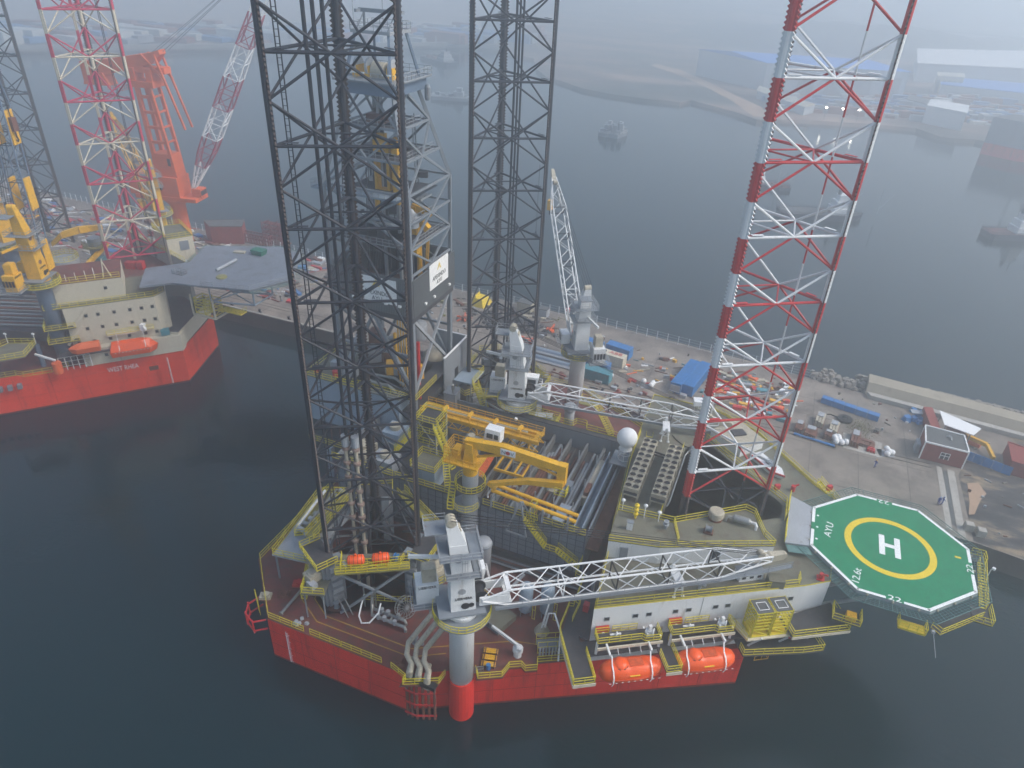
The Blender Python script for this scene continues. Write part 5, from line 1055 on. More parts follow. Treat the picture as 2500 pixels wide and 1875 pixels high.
part(ct, 'trough', MB().box(26.6, y0 + .5, CT - 3.39, 26.75, y1 - 2, CT - 1).box(27.9, y0 + .5, CT - 3.39, 28.05, y1 - 2, CT - .6).box(26.75, y0 + .5, CT - 3.39, 27.9, y1 - 2, CT - 3.1), M_PBLUE)
t = thing('derelict_skid', 'dirty long machinery skid lying in the rearmost rack bay', 'skid', (25.9, 0, CT - 3)); part(t, 'frame', MB().box(25.6, -4.5, CT - 3.38, 26.5, 5.8, CT - 1.6), M_BEIGE); part(t, 'hood', MB().box(25.7, -4, CT - 1.6, 26.4, -1.5, CT - .9), M_RUST)
rr = random.Random(21); PM = [M_RUST, M_DGREY, M_GREY, M_RUST]
names = ('left most', 'second', 'third', 'fourth', 'fifth')
for b, x0 in enumerate((10.7, 13.6, 16.6, 19.6, 22.6)):
    t = thing('pipe_stack', names[b] + ' bay of drill pipe counted from the yellow loader crane', 'pipe stack', (x0 + 1.2, -1, CT - 3.4), 0, 'drill pipes racked in the cantilever bays')
    for k in range(8):
        r_ = .12 + .05 * (b % 3); lay = k // 5
        part(t, 'pipe', MB().tube((x0 + .3 + (k % 5) * .48 + lay * .2, y0 + 1.2 + rr.random() * 5, CT - 3.2 + r_ + lay * .3), (x0 + .3 + (k % 5) * .48 + lay * .2, y1 - 1 - rr.random() * 6, CT - 3.2 + r_ + lay * .3), r_ + .06, 7), PM[(b + k // 3) % 4])
t = thing('rack_box', 'pale steel box lying among the pipes at the near end of the rack', 'box', (23.9, -9.6, CT - 3.2)); part(t, 'body', MB().obox((23.9, -9.4, CT - 3.3), (1.7, 4.6, 1.7), R(-4)), M_LGREY); part(t, 'lid', MB().obox((23.9, -9.4, CT - 1.58), (1.4, 3.6, .12), R(-4)), M_PBLUE)
t = thing('rack_box', 'small blue cabinet in the middle of the pipe rack', 'box', (22.8, -2.5, CT - 3.2)); part(t, 'body', MB().obox((22.9, -2.5, CT - 2.6), (1.1, 1.4, 1.2)), M_PBLUE); part(t, 'top', MB().obox((22.9, -2.5, CT - 1.38), (1.2, 1.5, .08)), M_GREY)
for k in range(3):
    t = thing('scrap_heap', ('red crumpled hose heap beside the loader boom', 'white and rust net heap in the pipe rack', 'pink tarpaulin heap between the pipe stacks')[k], 'scrap', ((17.2, 20.4, 15.6)[k], (1.5, -3.0, -4.5)[k], CT - 2.4))
    mb = MB(); cx, cy = (17.2, 20.4, 15.6)[k], (1.5, -3.0, -4.5)[k]
    for i in range(7): rock(mb, (cx + rr.uniform(-.8, .8), cy + rr.uniform(-1, 1), CT - 2.3 + rr.random() * .3), rr.uniform(.25, .5), rr)
    part(t, 'heap', mb, (M_RUST, M_LGREY, M_BRICK)[k]); part(t, 'pallet', MB().obox((cx, cy, CT - 3.1), (2.0, 2.4, .6)), M_BEIGE)
t = thing('orange_plate', 'orange painted steel plate lying beside the loader crane pedestal', 'plate', (9, -6, CT - 2)); part(t, 'plate', MB().add([(8.2, -10.5, CT - 1.9), (9.9, -10.5, CT - 1.9), (9.9, -2.2, CT - .6), (8.2, -2.2, CT - .6), (8.2, -10.5, CT - 2.0), (9.9, -10.5, CT - 2.0), (9.9, -2.2, CT - .7), (8.2, -2.2, CT - .7)], [(0, 1, 2, 3), (7, 6, 5, 4), (0, 4, 5, 1), (1, 5, 6, 2), (2, 6, 7, 3), (3, 7, 4, 0)]), M_OCRANE)
# stairs down the ribbed wall
t = thing('wall_stair', 'yellow zigzag stair descending the ribbed wall to the deck', 'stair', (24, -14.5, CT))
part(t, 'flight', MB().stair((20.0, -14.4, CT), (23.4, -14.6, 13.6), 1.0), M_YEL); part(t, 'landing', MB().box(23.4, -15.2, 13.5, 25.2, -13.9, 13.6), M_DGREY); part(t, 'railing', MB().rail([(23.4, -15.2, 13.6), (25.2, -15.2, 13.6)], 1.1, 1), M_YEL); part(t, 'flight', MB().stair((25.2, -14.6, 13.6), (28.4, -14.8, LBZ), 1.0), M_YEL)
t = thing('trestle_frame', 'grey diagonal trestle standing on the cantilever rail near the folded loader', 'trestle', (18.7, -14, CT))
for a, b in (((17.2, -14.6, 14.2), (19.2, -14.4, 20.4)), ((20.4, -14.6, 14.2), (19.2, -14.4, 20.4)), ((17.2, -14.6, 14.2), (20.4, -14.6, 14.2)), ((20.6, -13.6, CT), (19.4, -14.3, 20.4))): part(t, 'member', MB().bar(a, b, .22), M_LGREY)
part(t, 'tower', MB().rail([(20.6, -14.6, CT), (21.4, -14.6, CT), (21.4, -13.4, CT), (20.6, -13.4, CT)], 3.2, 1, True), M_YEL)
# equipment on the aft deck
part(ct, 'gap_deck', MB().box(29.05, -13.2, 14.2, 30.9, 9, 14.4), M_RUST)
def house(name, label, cat, P, z0, z1, m_, rail=True, win=False):
    t = thing(name, label, cat, (sum(p[0] for p in P) / len(P), sum(p[1] for p in P) / len(P), z0)); part(t, 'wall', MB().prism(P, z0, z1), m_); part(t, 'roof', MB().prism(P, z1 + .005, z1 + .14, [((p[0] * 1.0), p[1]) for p in P]), M_GREEN)
    if rail: part(t, 'railing', MB().rail([(*p, z1 + .14) for p in P], 1.1, 1.5, True), M_YEL)
    return t
Bx = lambda x0, y0, x1, y1: [(x0, y0), (x1, y0), (x1, y1), (x0, y1)]
h = house('pump_house', 'pale blue machinery house with yellow railed roof near the leg on the cantilever', 'house', Bx(.2, -12.6, 4.4, -8.6), CT - 2, CT + 1.6, M_PBLUE)
for x in (1.2, 2.2): part(h, 'door', MB().box(x, -12.64, CT - .4, x + .08, -12.602, CT + 1.4), M_GREY)
t = thing('stair_tower', 'grey steel stair tower with yellow railed landings left of the loader crane', 'stair tower', (1, -5, CT))
for x, y in ((-1.8, -6.6), (1.6, -6.6), (1.6, -3), (-1.8, -3)): part(t, 'post', MB().bar((x, y, CT - 2), (x, y, 23.4), .22), M_LGREY)
for z_ in (19.2, 21.3, 23.4): part(t, 'landing', MB().box(-1.9, -6.7, z_, 1.7, -2.9, z_ + .1), M_DGREY); part(t, 'railing', MB().rail([(-1.9, -6.7, z_ + .1), (1.7, -6.7, z_ + .1), (1.7, -2.9, z_ + .1), (-1.9, -2.9, z_ + .1)], 1.1, 1.3, True), M_YEL)
for a, b in (((-1.8, -6.6, CT - 2), (1.6, -6.6, 19.2)), ((1.6, -6.6, 19.2), (-1.8, -6.6, 23.4))): part(t, 'brace', MB().bar(a, b, .14), M_LGREY)
part(t, 'flight', MB().stair((1.8, -7.2, 23.4), (5.6, -8.6, CT + .2), .9), M_YEL); part(t, 'flight', MB().stair((-2.2, -7.0, 21.3), (-4.8, -8.8, CT + .2), .9), M_YEL)
part(t, 'flight', MB().stair((4.8, -9.6, CT + 1.7), (6.6, -12.6, CT + .2), .9), M_YEL)
for i, (x, y, sx, sy, h_, lb, m_) in enumerate(((-5.4, -10.6, 4, 3, 2.4, 'grey machinery box on the aft cantilever deck behind the nearest leg', M_LGREY), (-10.2, -9.6, 3, 4, 2, 'beige pump skid at the aft end of the cantilever deck', M_BEIGE), (5.4, -1.4, 2.4, 2.0, 3.2, 'dark grey cabinet under the yellow catwalk', M_GREY), (-7.4, -4, 3.2, 3.6, 3.0, 'light grey tank block beside the blue mud house', M_PBLUE))):
    t = thing('machinery_box', lb, 'machinery', (x, y, CT - 2)); part(t, 'body', MB().obox((x, y, CT - 2), (sx, sy, h_)), m_); part(t, 'piping', MB().path([(x - sx / 2, y - sy / 2 - .2, CT - 1.4), (x, y - sy / 2 - .3, CT - .6), (x + sx / 2, y - sy / 2 - .2, CT - 1.2)], .14), M_PIPE); part(t, 'top_unit', MB().cyl((x, y, CT - 2 + h_), min(sx, sy) * .3, .7, 12), M_BEIGE)
t = thing('burner_head', 'pale grey drum head poking up under the yellow catwalk', 'drum', (6.6, -3.6, CT + 2)); part(t, 'drum', MB().tube((6.2, -4.0, CT + 2.8), (7.2, -3.6, CT + 1.6), .62, 14), M_LGREY); part(t, 'stand', MB().tube((6.8, -3.6, CT - 2), (6.8, -3.6, CT + 1.8), .18), M_GREY)
# blue mud processing house hanging aft
t = thing('mud_house', 'large pale blue walled processing house hanging off the aft end behind the nearest leg', 'house', (-18, 6, 12))
part(t, 'wall', MB().box(-27.4, -.3, 12.2, -8.8, 12.5, 21.4), M_PBLUE)
part(t, 'roof', MB().box(-27.6, -.5, 21.42, -8.6, 12.6, 21.6), M_GREEN)
part(t, 'railing', MB().rail([(-27.5, 12.5, 21.6), (-27.5, -.4, 21.6), (-16.5, -.4, 21.6)], 1.1, 1.8), M_YEL)
part(t, 'railing', MB().rail([(-15, -.4, 21.6), (-8.8, -.4, 21.6), (-8.8, 4, 21.6)], 1.1, 1.8), M_LGREY)
part(t, 'under_deck', MB().box(-26, .5, 8.8, -9, 11.5, 12.15), M_DGREY)
mb = MB()
for i in range(9): mb.tube((-25 + i * 1.9, -.7, 8.8), (-25 + i * 1.9, -.7, 12.0), .14)
part(t, 'under_pipe', mb, M_RUST, kind='stuff')
part(t, 'lower_walkway', MB().box(-27, -2.2, 8.6, -9, -.4, 8.8), M_DGREY); part(t, 'railing', MB().rail([(-27, -2.2, 8.8), (-9, -2.2, 8.8)], 1.1, 1.8), M_YEL)
part(t, 'leg_post', MB().bar((-22.4, -2.4, 8.6), (-22.4, -2.4, 2), 1.0), M_PBLUE)
part(t, 'duct', MB().path([(-17, 2, 22.2), (-13, 1.6, 22.2), (-11.5, 1.2, 22.8), (-10.2, 1.0, 22.0), (-10.2, 1.0, 21.6)], .32), M_PIPE)
part(t, 'duct', MB().path([(-18, 4, 22.0), (-12, 4.2, 22.4), (-9.6, 3.0, 22.4)], .25), M_PIPE)
for x, y in ((-26.2, 1.2), (-22.4, 1.4)): part(t, 'red_drum', MB().cyl((x, y, 21.6), .55, 1.1, 12), M_LRED)
for x, y, s_ in ((-24, 4, 1.6), (-20, 2.6, 2.2), (-19.5, 6, 1.5), (-14, 7, 2.4), (-11, 7, 2)): part(t, 'roof_unit', MB().obox((x, y, 21.6), (s_, s_ * .8, 1.3), .1), M_LGREY)

# ------------------------------------------------------------------ yellow catwalk machine
t = thing('catwalk_machine', 'long yellow pipe conveyor bridge running out from the drill floor', 'conveyor', (6, 1.6, 19))
xa, xb, ya, yb_, zc = -5.0, 16.4, .4, 3.2, 20.0
for y in (ya, yb_): part(t, 'girder', MB().box(xa, y - .12, zc - .55, xb, y + .12, zc), M_GOLD)
mb = MB(); n = 12
for i in range(n):
    x0, x1 = xa + (xb - xa) * i / n, xa + (xb - xa) * (i + 1) / n
    for y in (ya, yb_): mb.bar((x0, y, zc - .5 if i % 2 else zc - 1.9), (x1, y, zc - 1.9 if i % 2 else zc - .5), .12)
    mb.bar((x0, ya, zc - 1.9), (x0, yb_, zc - 1.9), .12)
for y in (ya, yb_): mb.bar((xa, y, zc - 1.9), (xb, y, zc - 1.9), .18)
part(t, 'lattice', mb, M_GOLD)
part(t, 'trough', MB().box(xa, 1.3, zc, xb - 1, 1.45, zc + .5).box(xa, 2.1, zc, xb - 1, 2.25, zc + .5).box(xa, 1.3, zc - .05, xb - .5, 2.25, zc), M_GOLD)
part(t, 'conveyor_pipe', MB().tube((xa, 1.78, zc + .35), (xb - 2.4, 1.78, zc + .35), .22, 10), M_BEIGE)
for x in (-1.2, 3.4, 8.0, 12.4): part(t, 'saddle', MB().box(x, 1.0, zc, x + .5, 2.6, zc + .95), M_GOLD)
part(t, 'railing', MB().rail([(xa, ya - .1, zc), (xb, ya - .1, zc), (xb, yb_ + .1, zc), (xa, yb_ + .1, zc)], 1.1, 1.5), M_GOLD)
part(t, 'walkway', MB().box(xa, ya, zc + .005, xb, 1.25, zc + .04).box(xa, 2.3, zc + .005, xb, yb_, zc + .04), M_GOLD)
for x in (4.0, 13.6): [part(t, 'support', MB().bar((x, y, zc - 1.9), (x + .4, y, CT - 2.2), .25), M_GOLD) for y in (ya, yb_)]
part(t, 'lamp', MB().obox((11.2, 3.5, zc + .9), (.4, .4, .4)), M_MWHITE)
t = thing('steel_grid', 'flat yellow steel frame lying on the rack beyond the loader crane', 'frame', (13, -4, CT)); mb = MB()
for y in (-6, -2.2): mb.bar((11.4, y, CT + .2), (16.4, y, CT + .2), .25, .5)
for x in (11.6, 13.2, 14.8, 16.2): mb.bar((x, -6, CT + .2), (x, -2.2, CT + .2), .2, .4)
part(t, 'frame', mb, M_GOLD); part(t, 'base_plate', MB().obox((14.6, -2.2, CT - .3), (2, 1.4, .2)), M_GREEN)

# ------------------------------------------------------------------ pipe loader (knuckle) crane
KX, KY = 11.3, -14.6
kc = thing('loader_crane', 'yellow knuckle boom pipe loader folded over the rack', 'loader crane', (KX, KY, 11))
part(kc, 'pedestal', MB().lathe((KX, KY, 11.2), [(1.25, 0), (1.25, .3), (1.3, 3.2), (1.18, 3.6), (1.18, 12.0)], 24), M_LGREY)
part(kc, 'platform', MB().lathe((KX, KY, 20.9), [(2.3, 0), (2.3, .14)], 28), M_DGREY)
part(kc, 'railing', MB().rail([(KX + 2.25 * cos(a * pi / 9), KY + 2.25 * sin(a * pi / 9), 21.0) for a in range(18)], 1.1, 1, True), M_YEL)
part(kc, 'spiral_stair', MB().stair((KX - 2.4, KY - .6, 21.0), (KX - 2.0, KY - 2.6, CT + .2), .9), M_YEL)
part(kc, 'base_platform', MB().lathe((KX - .4, KY - .6, CT + .1), [(2.1, 0), (2.1, .12)], 20), M_GREY)
part(kc, 'railing', MB().rail([(KX - .4 + 2.05 * cos(a), KY - .6 + 2.05 * sin(a), CT + .22) for a in (3.3, 3.9, 4.5, 5.1, 5.7, 6.2)], 1.1, 1), M_YEL)
part(kc, 'slew_ring', MB().lathe((KX, KY, 23.2), [(1.1, 0), (1.1, 1.6), (1.3, 1.7), (1.3, 2.1)], 24), M_GOLD)
part(kc, 'column', MB().prism([(KX - .8, KY - .9), (KX + .9, KY - .9), (KX + .9, KY + .9), (KX - .8, KY + .9)], 25.3, 28.6, [(KX - .5, KY - .7), (KX + .5, KY - .7), (KX + .5, KY + .7), (KX - .5, KY + .7)]), M_GOLD)
part(kc, 'service_deck', MB().box(KX - 3.4, KY - 1.8, 25.2, KX + 1.8, KY + 1.8, 25.32), M_GOLD)
part(kc, 'railing', MB().rail([(KX + 1.7, KY - 1.8, 25.3), (KX - 3.4, KY - 1.8, 25.3), (KX - 3.4, KY + 1.8, 25.3)], 1.2, 1), M_GOLD)
part(kc, 'railing', MB().rail([(KX - 3.4, KY - 1.6, 26.8), (KX - 1.2, KY - 1.6, 26.8), (KX - 1.2, KY + 1.6, 26.8), (KX - 3.4, KY + 1.6, 26.8)], 1.1, .8, True), M_GOLD)
part(kc, 'power_pack', MB().box(KX - 2.6, KY - .6, 25.4, KX - 1.2, KY + 1.0, 27.0), M_GOLD)
def beam(mb, P, w_):   # tapered box girder: P = (point, depth)
    for (a, da), (b, db) in zip(P, P[1:]):
        a, b = V(a), V(b); d = (b - a).normalized(); s = V((-d.y, d.x, 0)).normalized() * w_ / 2; u = V((0, 0, 1))
        vs = [a - s - u * da, a + s - u * da, a + s, a - s, b - s - u * db, b + s - u * db, b + s, b - s]
        mb.add(vs, [(0, 1, 2, 3), (7, 6, 5, 4), (0, 4, 5, 1), (1, 5, 6, 2), (2, 6, 7, 3), (3, 7, 4, 0)])
    return mb
kd = V((.9994, .03, 0))
part(kc, 'main_boom', beam(MB(), [((KX - .8, KY, 29.0), 1.1), ((KX + 5.0, KY + .1, 29.6), 1.5), ((KX + 12.6, KY + .4, 28.9), 1.1), ((KX + 13.9, KY + .4, 28.6), .9)], .95), M_GOLD)
part(kc, 'elbow', MB().box(KX + 12.9, KY - .1, 25.6, KX + 14.1, KY + .95, 28.9), M_GOLD)
part(kc, 'outer_boom', beam(MB(), [((KX + 14.0, KY - .3, 26.6), 1.1), ((KX + 9, KY - .6, 25.6), .8), ((KX + 3.6, KY - 1.2, 23.6), .5)], .7), M_GOLD)
part(kc, 'jib_arm', MB().tube((KX + 3.2, KY - 1.0, 23.2), (KX + 4.4, KY - .9, 22.4), .4, 10).tube((KX + 3.2, KY - .2, 22.6), (KX + 4.2, KY - .3, 22.0), .4, 10), M_GOLD)
part(kc, 'cylinder', MB().tube((KX + 1.0, KY, 26.4), (KX + 5.4, KY + .2, 28.0), .2, 8), M_GOLD)
part(kc, 'cylinder', MB().tube((KX + 8.4, KY + .2, 27.9), (KX + 13.2, KY + .5, 26.6), .18, 8), M_GOLD)
part(kc, 'elbow_platform', MB().rail([(KX + 13.0, KY - 1.0, 24.6), (KX + 14.6, KY - 1.0, 24.6), (KX + 14.6, KY + .2, 24.6)], 1.2, .8), M_YEL)
part(kc, 'sign_plate', MB().box(KX + 4.5, KY - .40, 28.25, KX + 6.7, KY - .36 - .06 + .0, 29.25) if False else MB().box(KX + 4.7, KY - .46, 28.35, KX + 6.9, KY - .40, 29.35), M_MWHITE)
text_part(kc, 'maker_lettering', 'NOV', (KX + 5.8, KY - .47, 28.85), (1, .02, 0), (0, 0, 1), .6, M_GREY, wd=1.8)
part(kc, 'logo_disc', MB().lathe((KX + 5.8, KY - .50, 28.85), [(.30, -.01), (.30, .02)], 16, 'y'), M_LRED)
part(kc, 'hook', MB().tube((KX + 3.4, KY - 1.3, 23.2), (KX + 3.4, KY - 1.3, 21.0), .03, 5).lathe((KX + 3.4, KY - 1.3, 20.7), [(.05, 0), (.16, .1), (.05, .4)], 8), M_WHITE)
part(kc, 'operator_cabin', MB().prism(Bx(KX + 1.2, KY + 1.6, KX + 3.6, KY + 3.4), 28.0, 30.2, Bx(KX + 1.4, KY + 1.8, KX + 3.7, KY + 3.3)), M_MWHITE)
part(kc, 'cabin_window', MB().box(KX + 1.7, KY + 1.57, 28.9, KX + 2.6, KY + 1.72, 29.6).box(KX + 2.8, KY + 1.6, 28.9, KX + 3.4, KY + 1.76, 29.6), M_GLASS)
part(kc, 'cabin_arm', MB().bar((KX, KY + .5, 28.2), (KX + 1.6, KY + 2.2, 28.2), .4), M_GOLD)
# yellow tubular gripper boom lying on the near rail
t = thing('gripper_beam', 'long pair of yellow tubes resting on grey brackets along the near rail', 'gripper beam', (20, -13, 19))
for k, (y, z_) in enumerate(((-13.9, 20.2), (-12.9, 20.5))): part(t, 'tube', MB().tube((14.4 + k * .3, y, z_ + .25), (27.4, y - .0, z_ - .9), .3, 12), M_GOLD)
for x in (14.4, 18.2, 22.4, 26.2): part(t, 'bracket', MB().box(x, -14.3, CT + .1, x + .25, -14.1, 19.9).box(x, -12.5, CT + .1, x + .25, -12.3, 20.0).box(x, -14.3, 19.2 - (x - 14) * .06, x + .25, -12.3, 19.4 - (x - 14) * .06), M_LGREY)
# ------------------------------------------------------------------ lattice boom deck cranes
def boom_frames(x0, x1, xt, w_, h, w1, h1, n, zoff=0, y0=0):
    """station frames of a lattice boom along +x: from the pivot x0, full size after 3 m until xt, tapering to x1"""
    st = []
    def fr(x, a, b, z=0): return [V((x, y0 - a / 2, z - b / 2)), V((x, y0 + a / 2, z - b / 2)), V((x, y0 + a / 2, z + b / 2)), V((x, y0 - a / 2, z + b / 2))]
    st.append(fr(x0, w_, .3)); st.append(fr(x0 + 3.2, w_, h))
    k = int((xt - x0 - 3.2) / n)
    for i in range(1, k + 1): st.append(fr(x0 + 3.2 + (xt - x0 - 3.2) * i / k, w_, h))
    for i in range(1, 4): f = i / 3; st.append(fr(xt + (x1 - xt) * f, w_ + (w1 - w_) * f, h + (h1 - h) * f))
    return st
def deck_crane(x, y, z0, zp, ang, L, pitch, side, label, m_, rot_walk=True, col2=None, lettering=True, ped=1.55, head=14.2, s=1.0, mp=None, engine=True):
    """z0 pedestal foot, zp slew platform level, ang boom heading, L boom length, pitch boom elevation"""
    mp = mp or m_; t = thing('deck_crane', label, 'crane', (x, y, z0), ang, 'lattice boom pedestal cranes')
    zp += 1.7; H = zp - z0; P = lambda n, mb, mm, **k: part(t, n, mb, mm, local=True, **k)
    P('pedestal', MB().lathe((0, 0, 0), [(ped, 0), (ped, H - 2.2), (ped * 1.35, H - .2), (ped * 1.35, H)], 32), mp, smooth=True)
    R_ = 3.6 * s
    P('ring_platform', MB().lathe((0, 0, H - .8), [(ped, -.5), (R_, 0), (R_, .12), (ped * 1.3, .12)], 36), M_GREY if mp is not M_SLATE else M_OLIVE)
    rp_ = P('railing', MB().rail([((R_ - .06) * cos(a * pi / 12), (R_ - .06) * sin(a * pi / 12), H - .7) for a in range(24)], 1.05, 1, True), M_YEL)
    P('slew_table', MB().lathe((0, 0, H), [(ped * 1.3, 0), (ped * 1.3, .5)], 28), m_)
    b = H + .5
    P('machine_deck', MB().box(-3.0, -2.1, b, 2.6, 3.0, b + .2), M_GREY)
    # tower: wide lower box, slim upper mast leaning back
    P('tower_base', MB().prism(Bx(-1.5, -1.35, 1.5, 1.35), b + .2, b + 6.2, Bx(-1.5, -1.3, 1.2, 1.3)), m_)
    P('tower_mast', MB().prism(Bx(-1.4, -1.25, 1.1, 1.25), b + 6.2, b + 10.4, Bx(-1.6, -1.0, .4, 1.0)).prism(Bx(-1.6, -.95, .4, .95), b + 10.4, b + head - 1, Bx(-1.9, -.6, -.7, .6)), m_)
    P('mast_head', MB().lathe((-1.3, -.8, b + head - .9), [(.3, .1), (.6, .2), (.6, 1.4), (.3, 1.5)], 16, 'y').lathe((-.6, -.5, b + head - 2.0), [(.45, 0), (.45, 1.0)], 14, 'y'), M_BEIGE if m_ is not M_GOLD else M_GOLD)
    P('mid_platform', MB().sheet(Bx(-2.8, -2.2, 2.0, 2.2), b + 9.2, [Bx(-1.6, -1.2, .7, 1.2)]), M_GREY)
    P('mid_railing', MB().rail([(-2.8, -2.2, b + 9.2), (2.0, -2.2, b + 9.2), (2.0, 2.2, b + 9.2), (-2.8, 2.2, b + 9.2)], 1.05, 1.2, True, .06), M_LGREY)
    P('lower_platform', MB().sheet(Bx(-2.1, -2.2, 1.9, 2.2), b + 6.3, [Bx(-1.45, -1.3, 1.2, 1.3)]), M_GREY)
    P('lower_railing', MB().rail([(-2.1, -2.2, b + 6.3), (1.9, -2.2, b + 6.3), (1.9, 2.2, b + 6.3), (-2.1, 2.2, b + 6.3)], 1.05, 1.2, True, .06), M_LGREY)
    P('head_platform', MB().box(-4.2, -.4, b + head - 2.4, -1.7, 1.8, b + head - 2.25), M_GREY)
    P('head_railing', MB().rail([(-4.2, -.4, b + head - 2.3), (-4.2, 1.8, b + head - 2.3), (-1.7, 1.8, b + head - 2.3)], 1.05, 1.2, False, .06), M_LGREY)
    for z_ in (b + 3.4, b + 8.4): 
        for q in (-1, 1): P('porthole', MB().lathe((-.2 - (z_ > b + 7) * .4, q * (1.33 if z_ < b + 7 else 1.2) - .03, z_), [(.45, 0), (.45, .06)], 16, 'y'), M_LGREY if m_ is not M_GOLD else M_RUST)
    P('front_porthole', MB().lathe((1.28, 0, b + 3.6), [(.42, 0), (.42, .05)], 16, 'x'), M_LGREY if m_ is not M_GOLD else M_RUST)
    P('ladder', MB().rail([(-.2, -1.6, b + 6.3), (.4, -1.6, b + 6.3)], 3.4, .3, False, .05), M_LGREY)
    P('slack_loop', MB().lathe((.2, -1.42, b + 1.0), [(.5, 0), (.5, .05)], 14, 'y').lathe((.9, -1.46, b + 1.1), [(.35, 0), (.35, .05)], 14, 'y'), M_BLACK)
    if lettering: text_part_local(t, 'maker_lettering', 'LIEBHERR', (0, -1.40, b + 2.3), (1, 0, 0), (0, 0, 1), .34, M_BLACK, 2.0)
    # boom hoist winch and davit arm
    P('rope_winch', MB().lathe((2.1, -.9, b + 1.6), [(.9, 0), (.9, .12), (.55, .14), (.55, 1.6), (.9, 1.62), (.9, 1.8)], 18, 'y'), M_BLACK)
    P('service_arm', MB().bar((-1.2, side * .6, b + 7.2), (-6.0, side * 1.4, b + 7.4), .32, .42), m_)
    # engine house
    if engine:
        ex, ey = -3.9, side * 2.5
        P('engine_house', MB().obox((ex, ey, b - .9), (2.7, 2.3, 3.2)), m_)
        P('engine_hood', MB().obox((ex + .3, ey, b + 2.32), (1.7, 1.5, 1.9)).obox((ex + .3, ey, b + 4.23), (1.5, 1.3, .15)), M_BEIGE if m_ is not M_GOLD else m_)
        P('engine_deck', MB().obox((ex + .2, ey, b - 1.1), (3.8, 3.4, .18)), M_GREY)
        P('engine_railing', MB().rail([(ex + 2.4, ey - 2, b - .9), (ex - 2, ey - 2, b - .9), (ex - 2, ey + 2, b - .9), (ex + 2.4, ey + 2, b - .9)], 1.05, 1.3, False, .06), M_LGREY)
        for k in range(4): P('louvre', MB().obox((ex - 1.62, ey - .9 + k * .6, b + .2), (.06, .4, 1.2)), M_BLACK)
        if lettering: text_part_local(t, 'maker_lettering', 'LIEBHERR', (ex, ey - 1.18, b + 1.9), (1, 0, 0), (0, 0, 1), .36, M_BLACK, 2.1)
    # operator cab
    cy = 2.7 if side < 0 else 3.0
    if side > 0: cy = 3.2
    P('cab', MB().prism(Bx(.9, cy - .9, 3.0, cy + .9), b + .4, b + 2.6, Bx(.7, cy - .8, 3.3, cy + .8)), M_MWHITE if m_ is not M_GOLD else m_)
    P('cab_window', MB().box(3.16, cy - .75, b + .9, 3.28, cy + .75, b + 2.3).box(1.3, cy + .86, b + 1.1, 2.8, cy + .94, b + 2.2).box(1.3, cy - .94, b + 1.1, 2.8, cy - .86, b + 2.2), M_GLASS)
    P('cab_railing', MB().rail([(.6, cy + 1.3, b + .2), (3.8, cy + 1.3, b + .2), (3.8, cy - 1.2, b + .2)], 1.05, 1, False, .06), M_MWHITE)
    # boom
    px, pz = 2.2, b + 1.5; M_ = Matrix.Translation((px, 0, pz)) @ Matrix.Rotation(-pitch, 4, 'Y')
    st = boom_frames(0, L, L - 8, 2.8, 2.5, .9, .8, 2.7)
    bm = MB().truss(st, .14, .075, 7, bat=False)
    P('boom_lattice', bm.xf(M_), col2 or m_)
    P('boom_foot', MB().prism([(-.3, -1.35), (3.3, -1.35), (3.3, -1.1), (-.3, -1.1)], -.9, .35).prism([(-.3, 1.1), (3.3, 1.1), (3.3, 1.35), (-.3, 1.35)], -.9, .35).box(2.9, -1.3, -1.15, 3.6, 1.3, -.6).box(2.9, -1.3, .8, 3.5, 1.3, 1.1).xf(M_), m_)
    for i in range(1, 5):
        xx = 3.2 + (L - 11.2) * i / 4; mb = MB()
        for a in range(4):
            u = [(-1.25, -1.15), (1.25, -1.15), (1.25, 1.15), (-1.25, 1.15)]; p, q = u[a], u[(a + 1) % 4]; mb.bar((xx, p[0], p[1]), (xx, q[0], q[1]), .14)
        P('section_joint', mb.xf(M_), M_BLACK if i % 1 == 0 and i > 1 else m_)
    P('boom_head', MB().lathe((L - .2, -.45, -.1), [(.7, 0), (.7, .9)], 18, 'y').prism([(L - 1.2, -.5), (L + 1.9, -.35), (L + 1.9, .35), (L - 1.2, .5)], -.55, .5).lathe((L + 1.9, -.3, 0), [(.45, 0), (.45, .6)], 16, 'y').lathe((L - 1.6, -.4, .75), [(.5, 0), (.5, .8)], 16, 'y').xf(M_), m_ if m_ is M_GOLD else M_BEIGE)
    if rot_walk:
        P('boom_walkway', MB().box(1.5, -2.0, -1.3, L - 8, -1.35, -1.2).add([(L - 8, -2.0, -1.3), (L + 2.6, -1.5, -.95), (L + 2.6, -.9, -.95), (L - 8, -1.35, -1.3), (L - 8, -2.0, -1.18), (L + 2.6, -1.5, -.83), (L + 2.6, -.9, -.83), (L - 8, -1.35, -1.18)], [(3, 2, 1, 0), (4, 5, 6, 7), (0, 1, 5, 4), (1, 2, 6, 5), (2, 3, 7, 6), (3, 0, 4, 7)]).box(1.5, -2.04, -1.25, L - 8, -1.99, -.85).xf(M_), M_GREY)
        P('boom_railing', MB().rail([(1.5, -2.0, -1.2), (L - 8, -2.0, -1.2), (L + 2.4, -1.5, -.83)], 1.0, 3.2, False, .045, False).xf(M_), M_GREY)
    # pendant ropes
    tip = M_ @ V((L - 1.4, 0, .9)); hd_ = V((-1.3, 0, b + head - .3))
    for y_ in (-.7, -.25, .25, .7): P('rope', MB().tube((hd_.x, y_, hd_.z), (tip.x, y_ * .7, tip.z), .045, 5), M_BLACK)
    return t
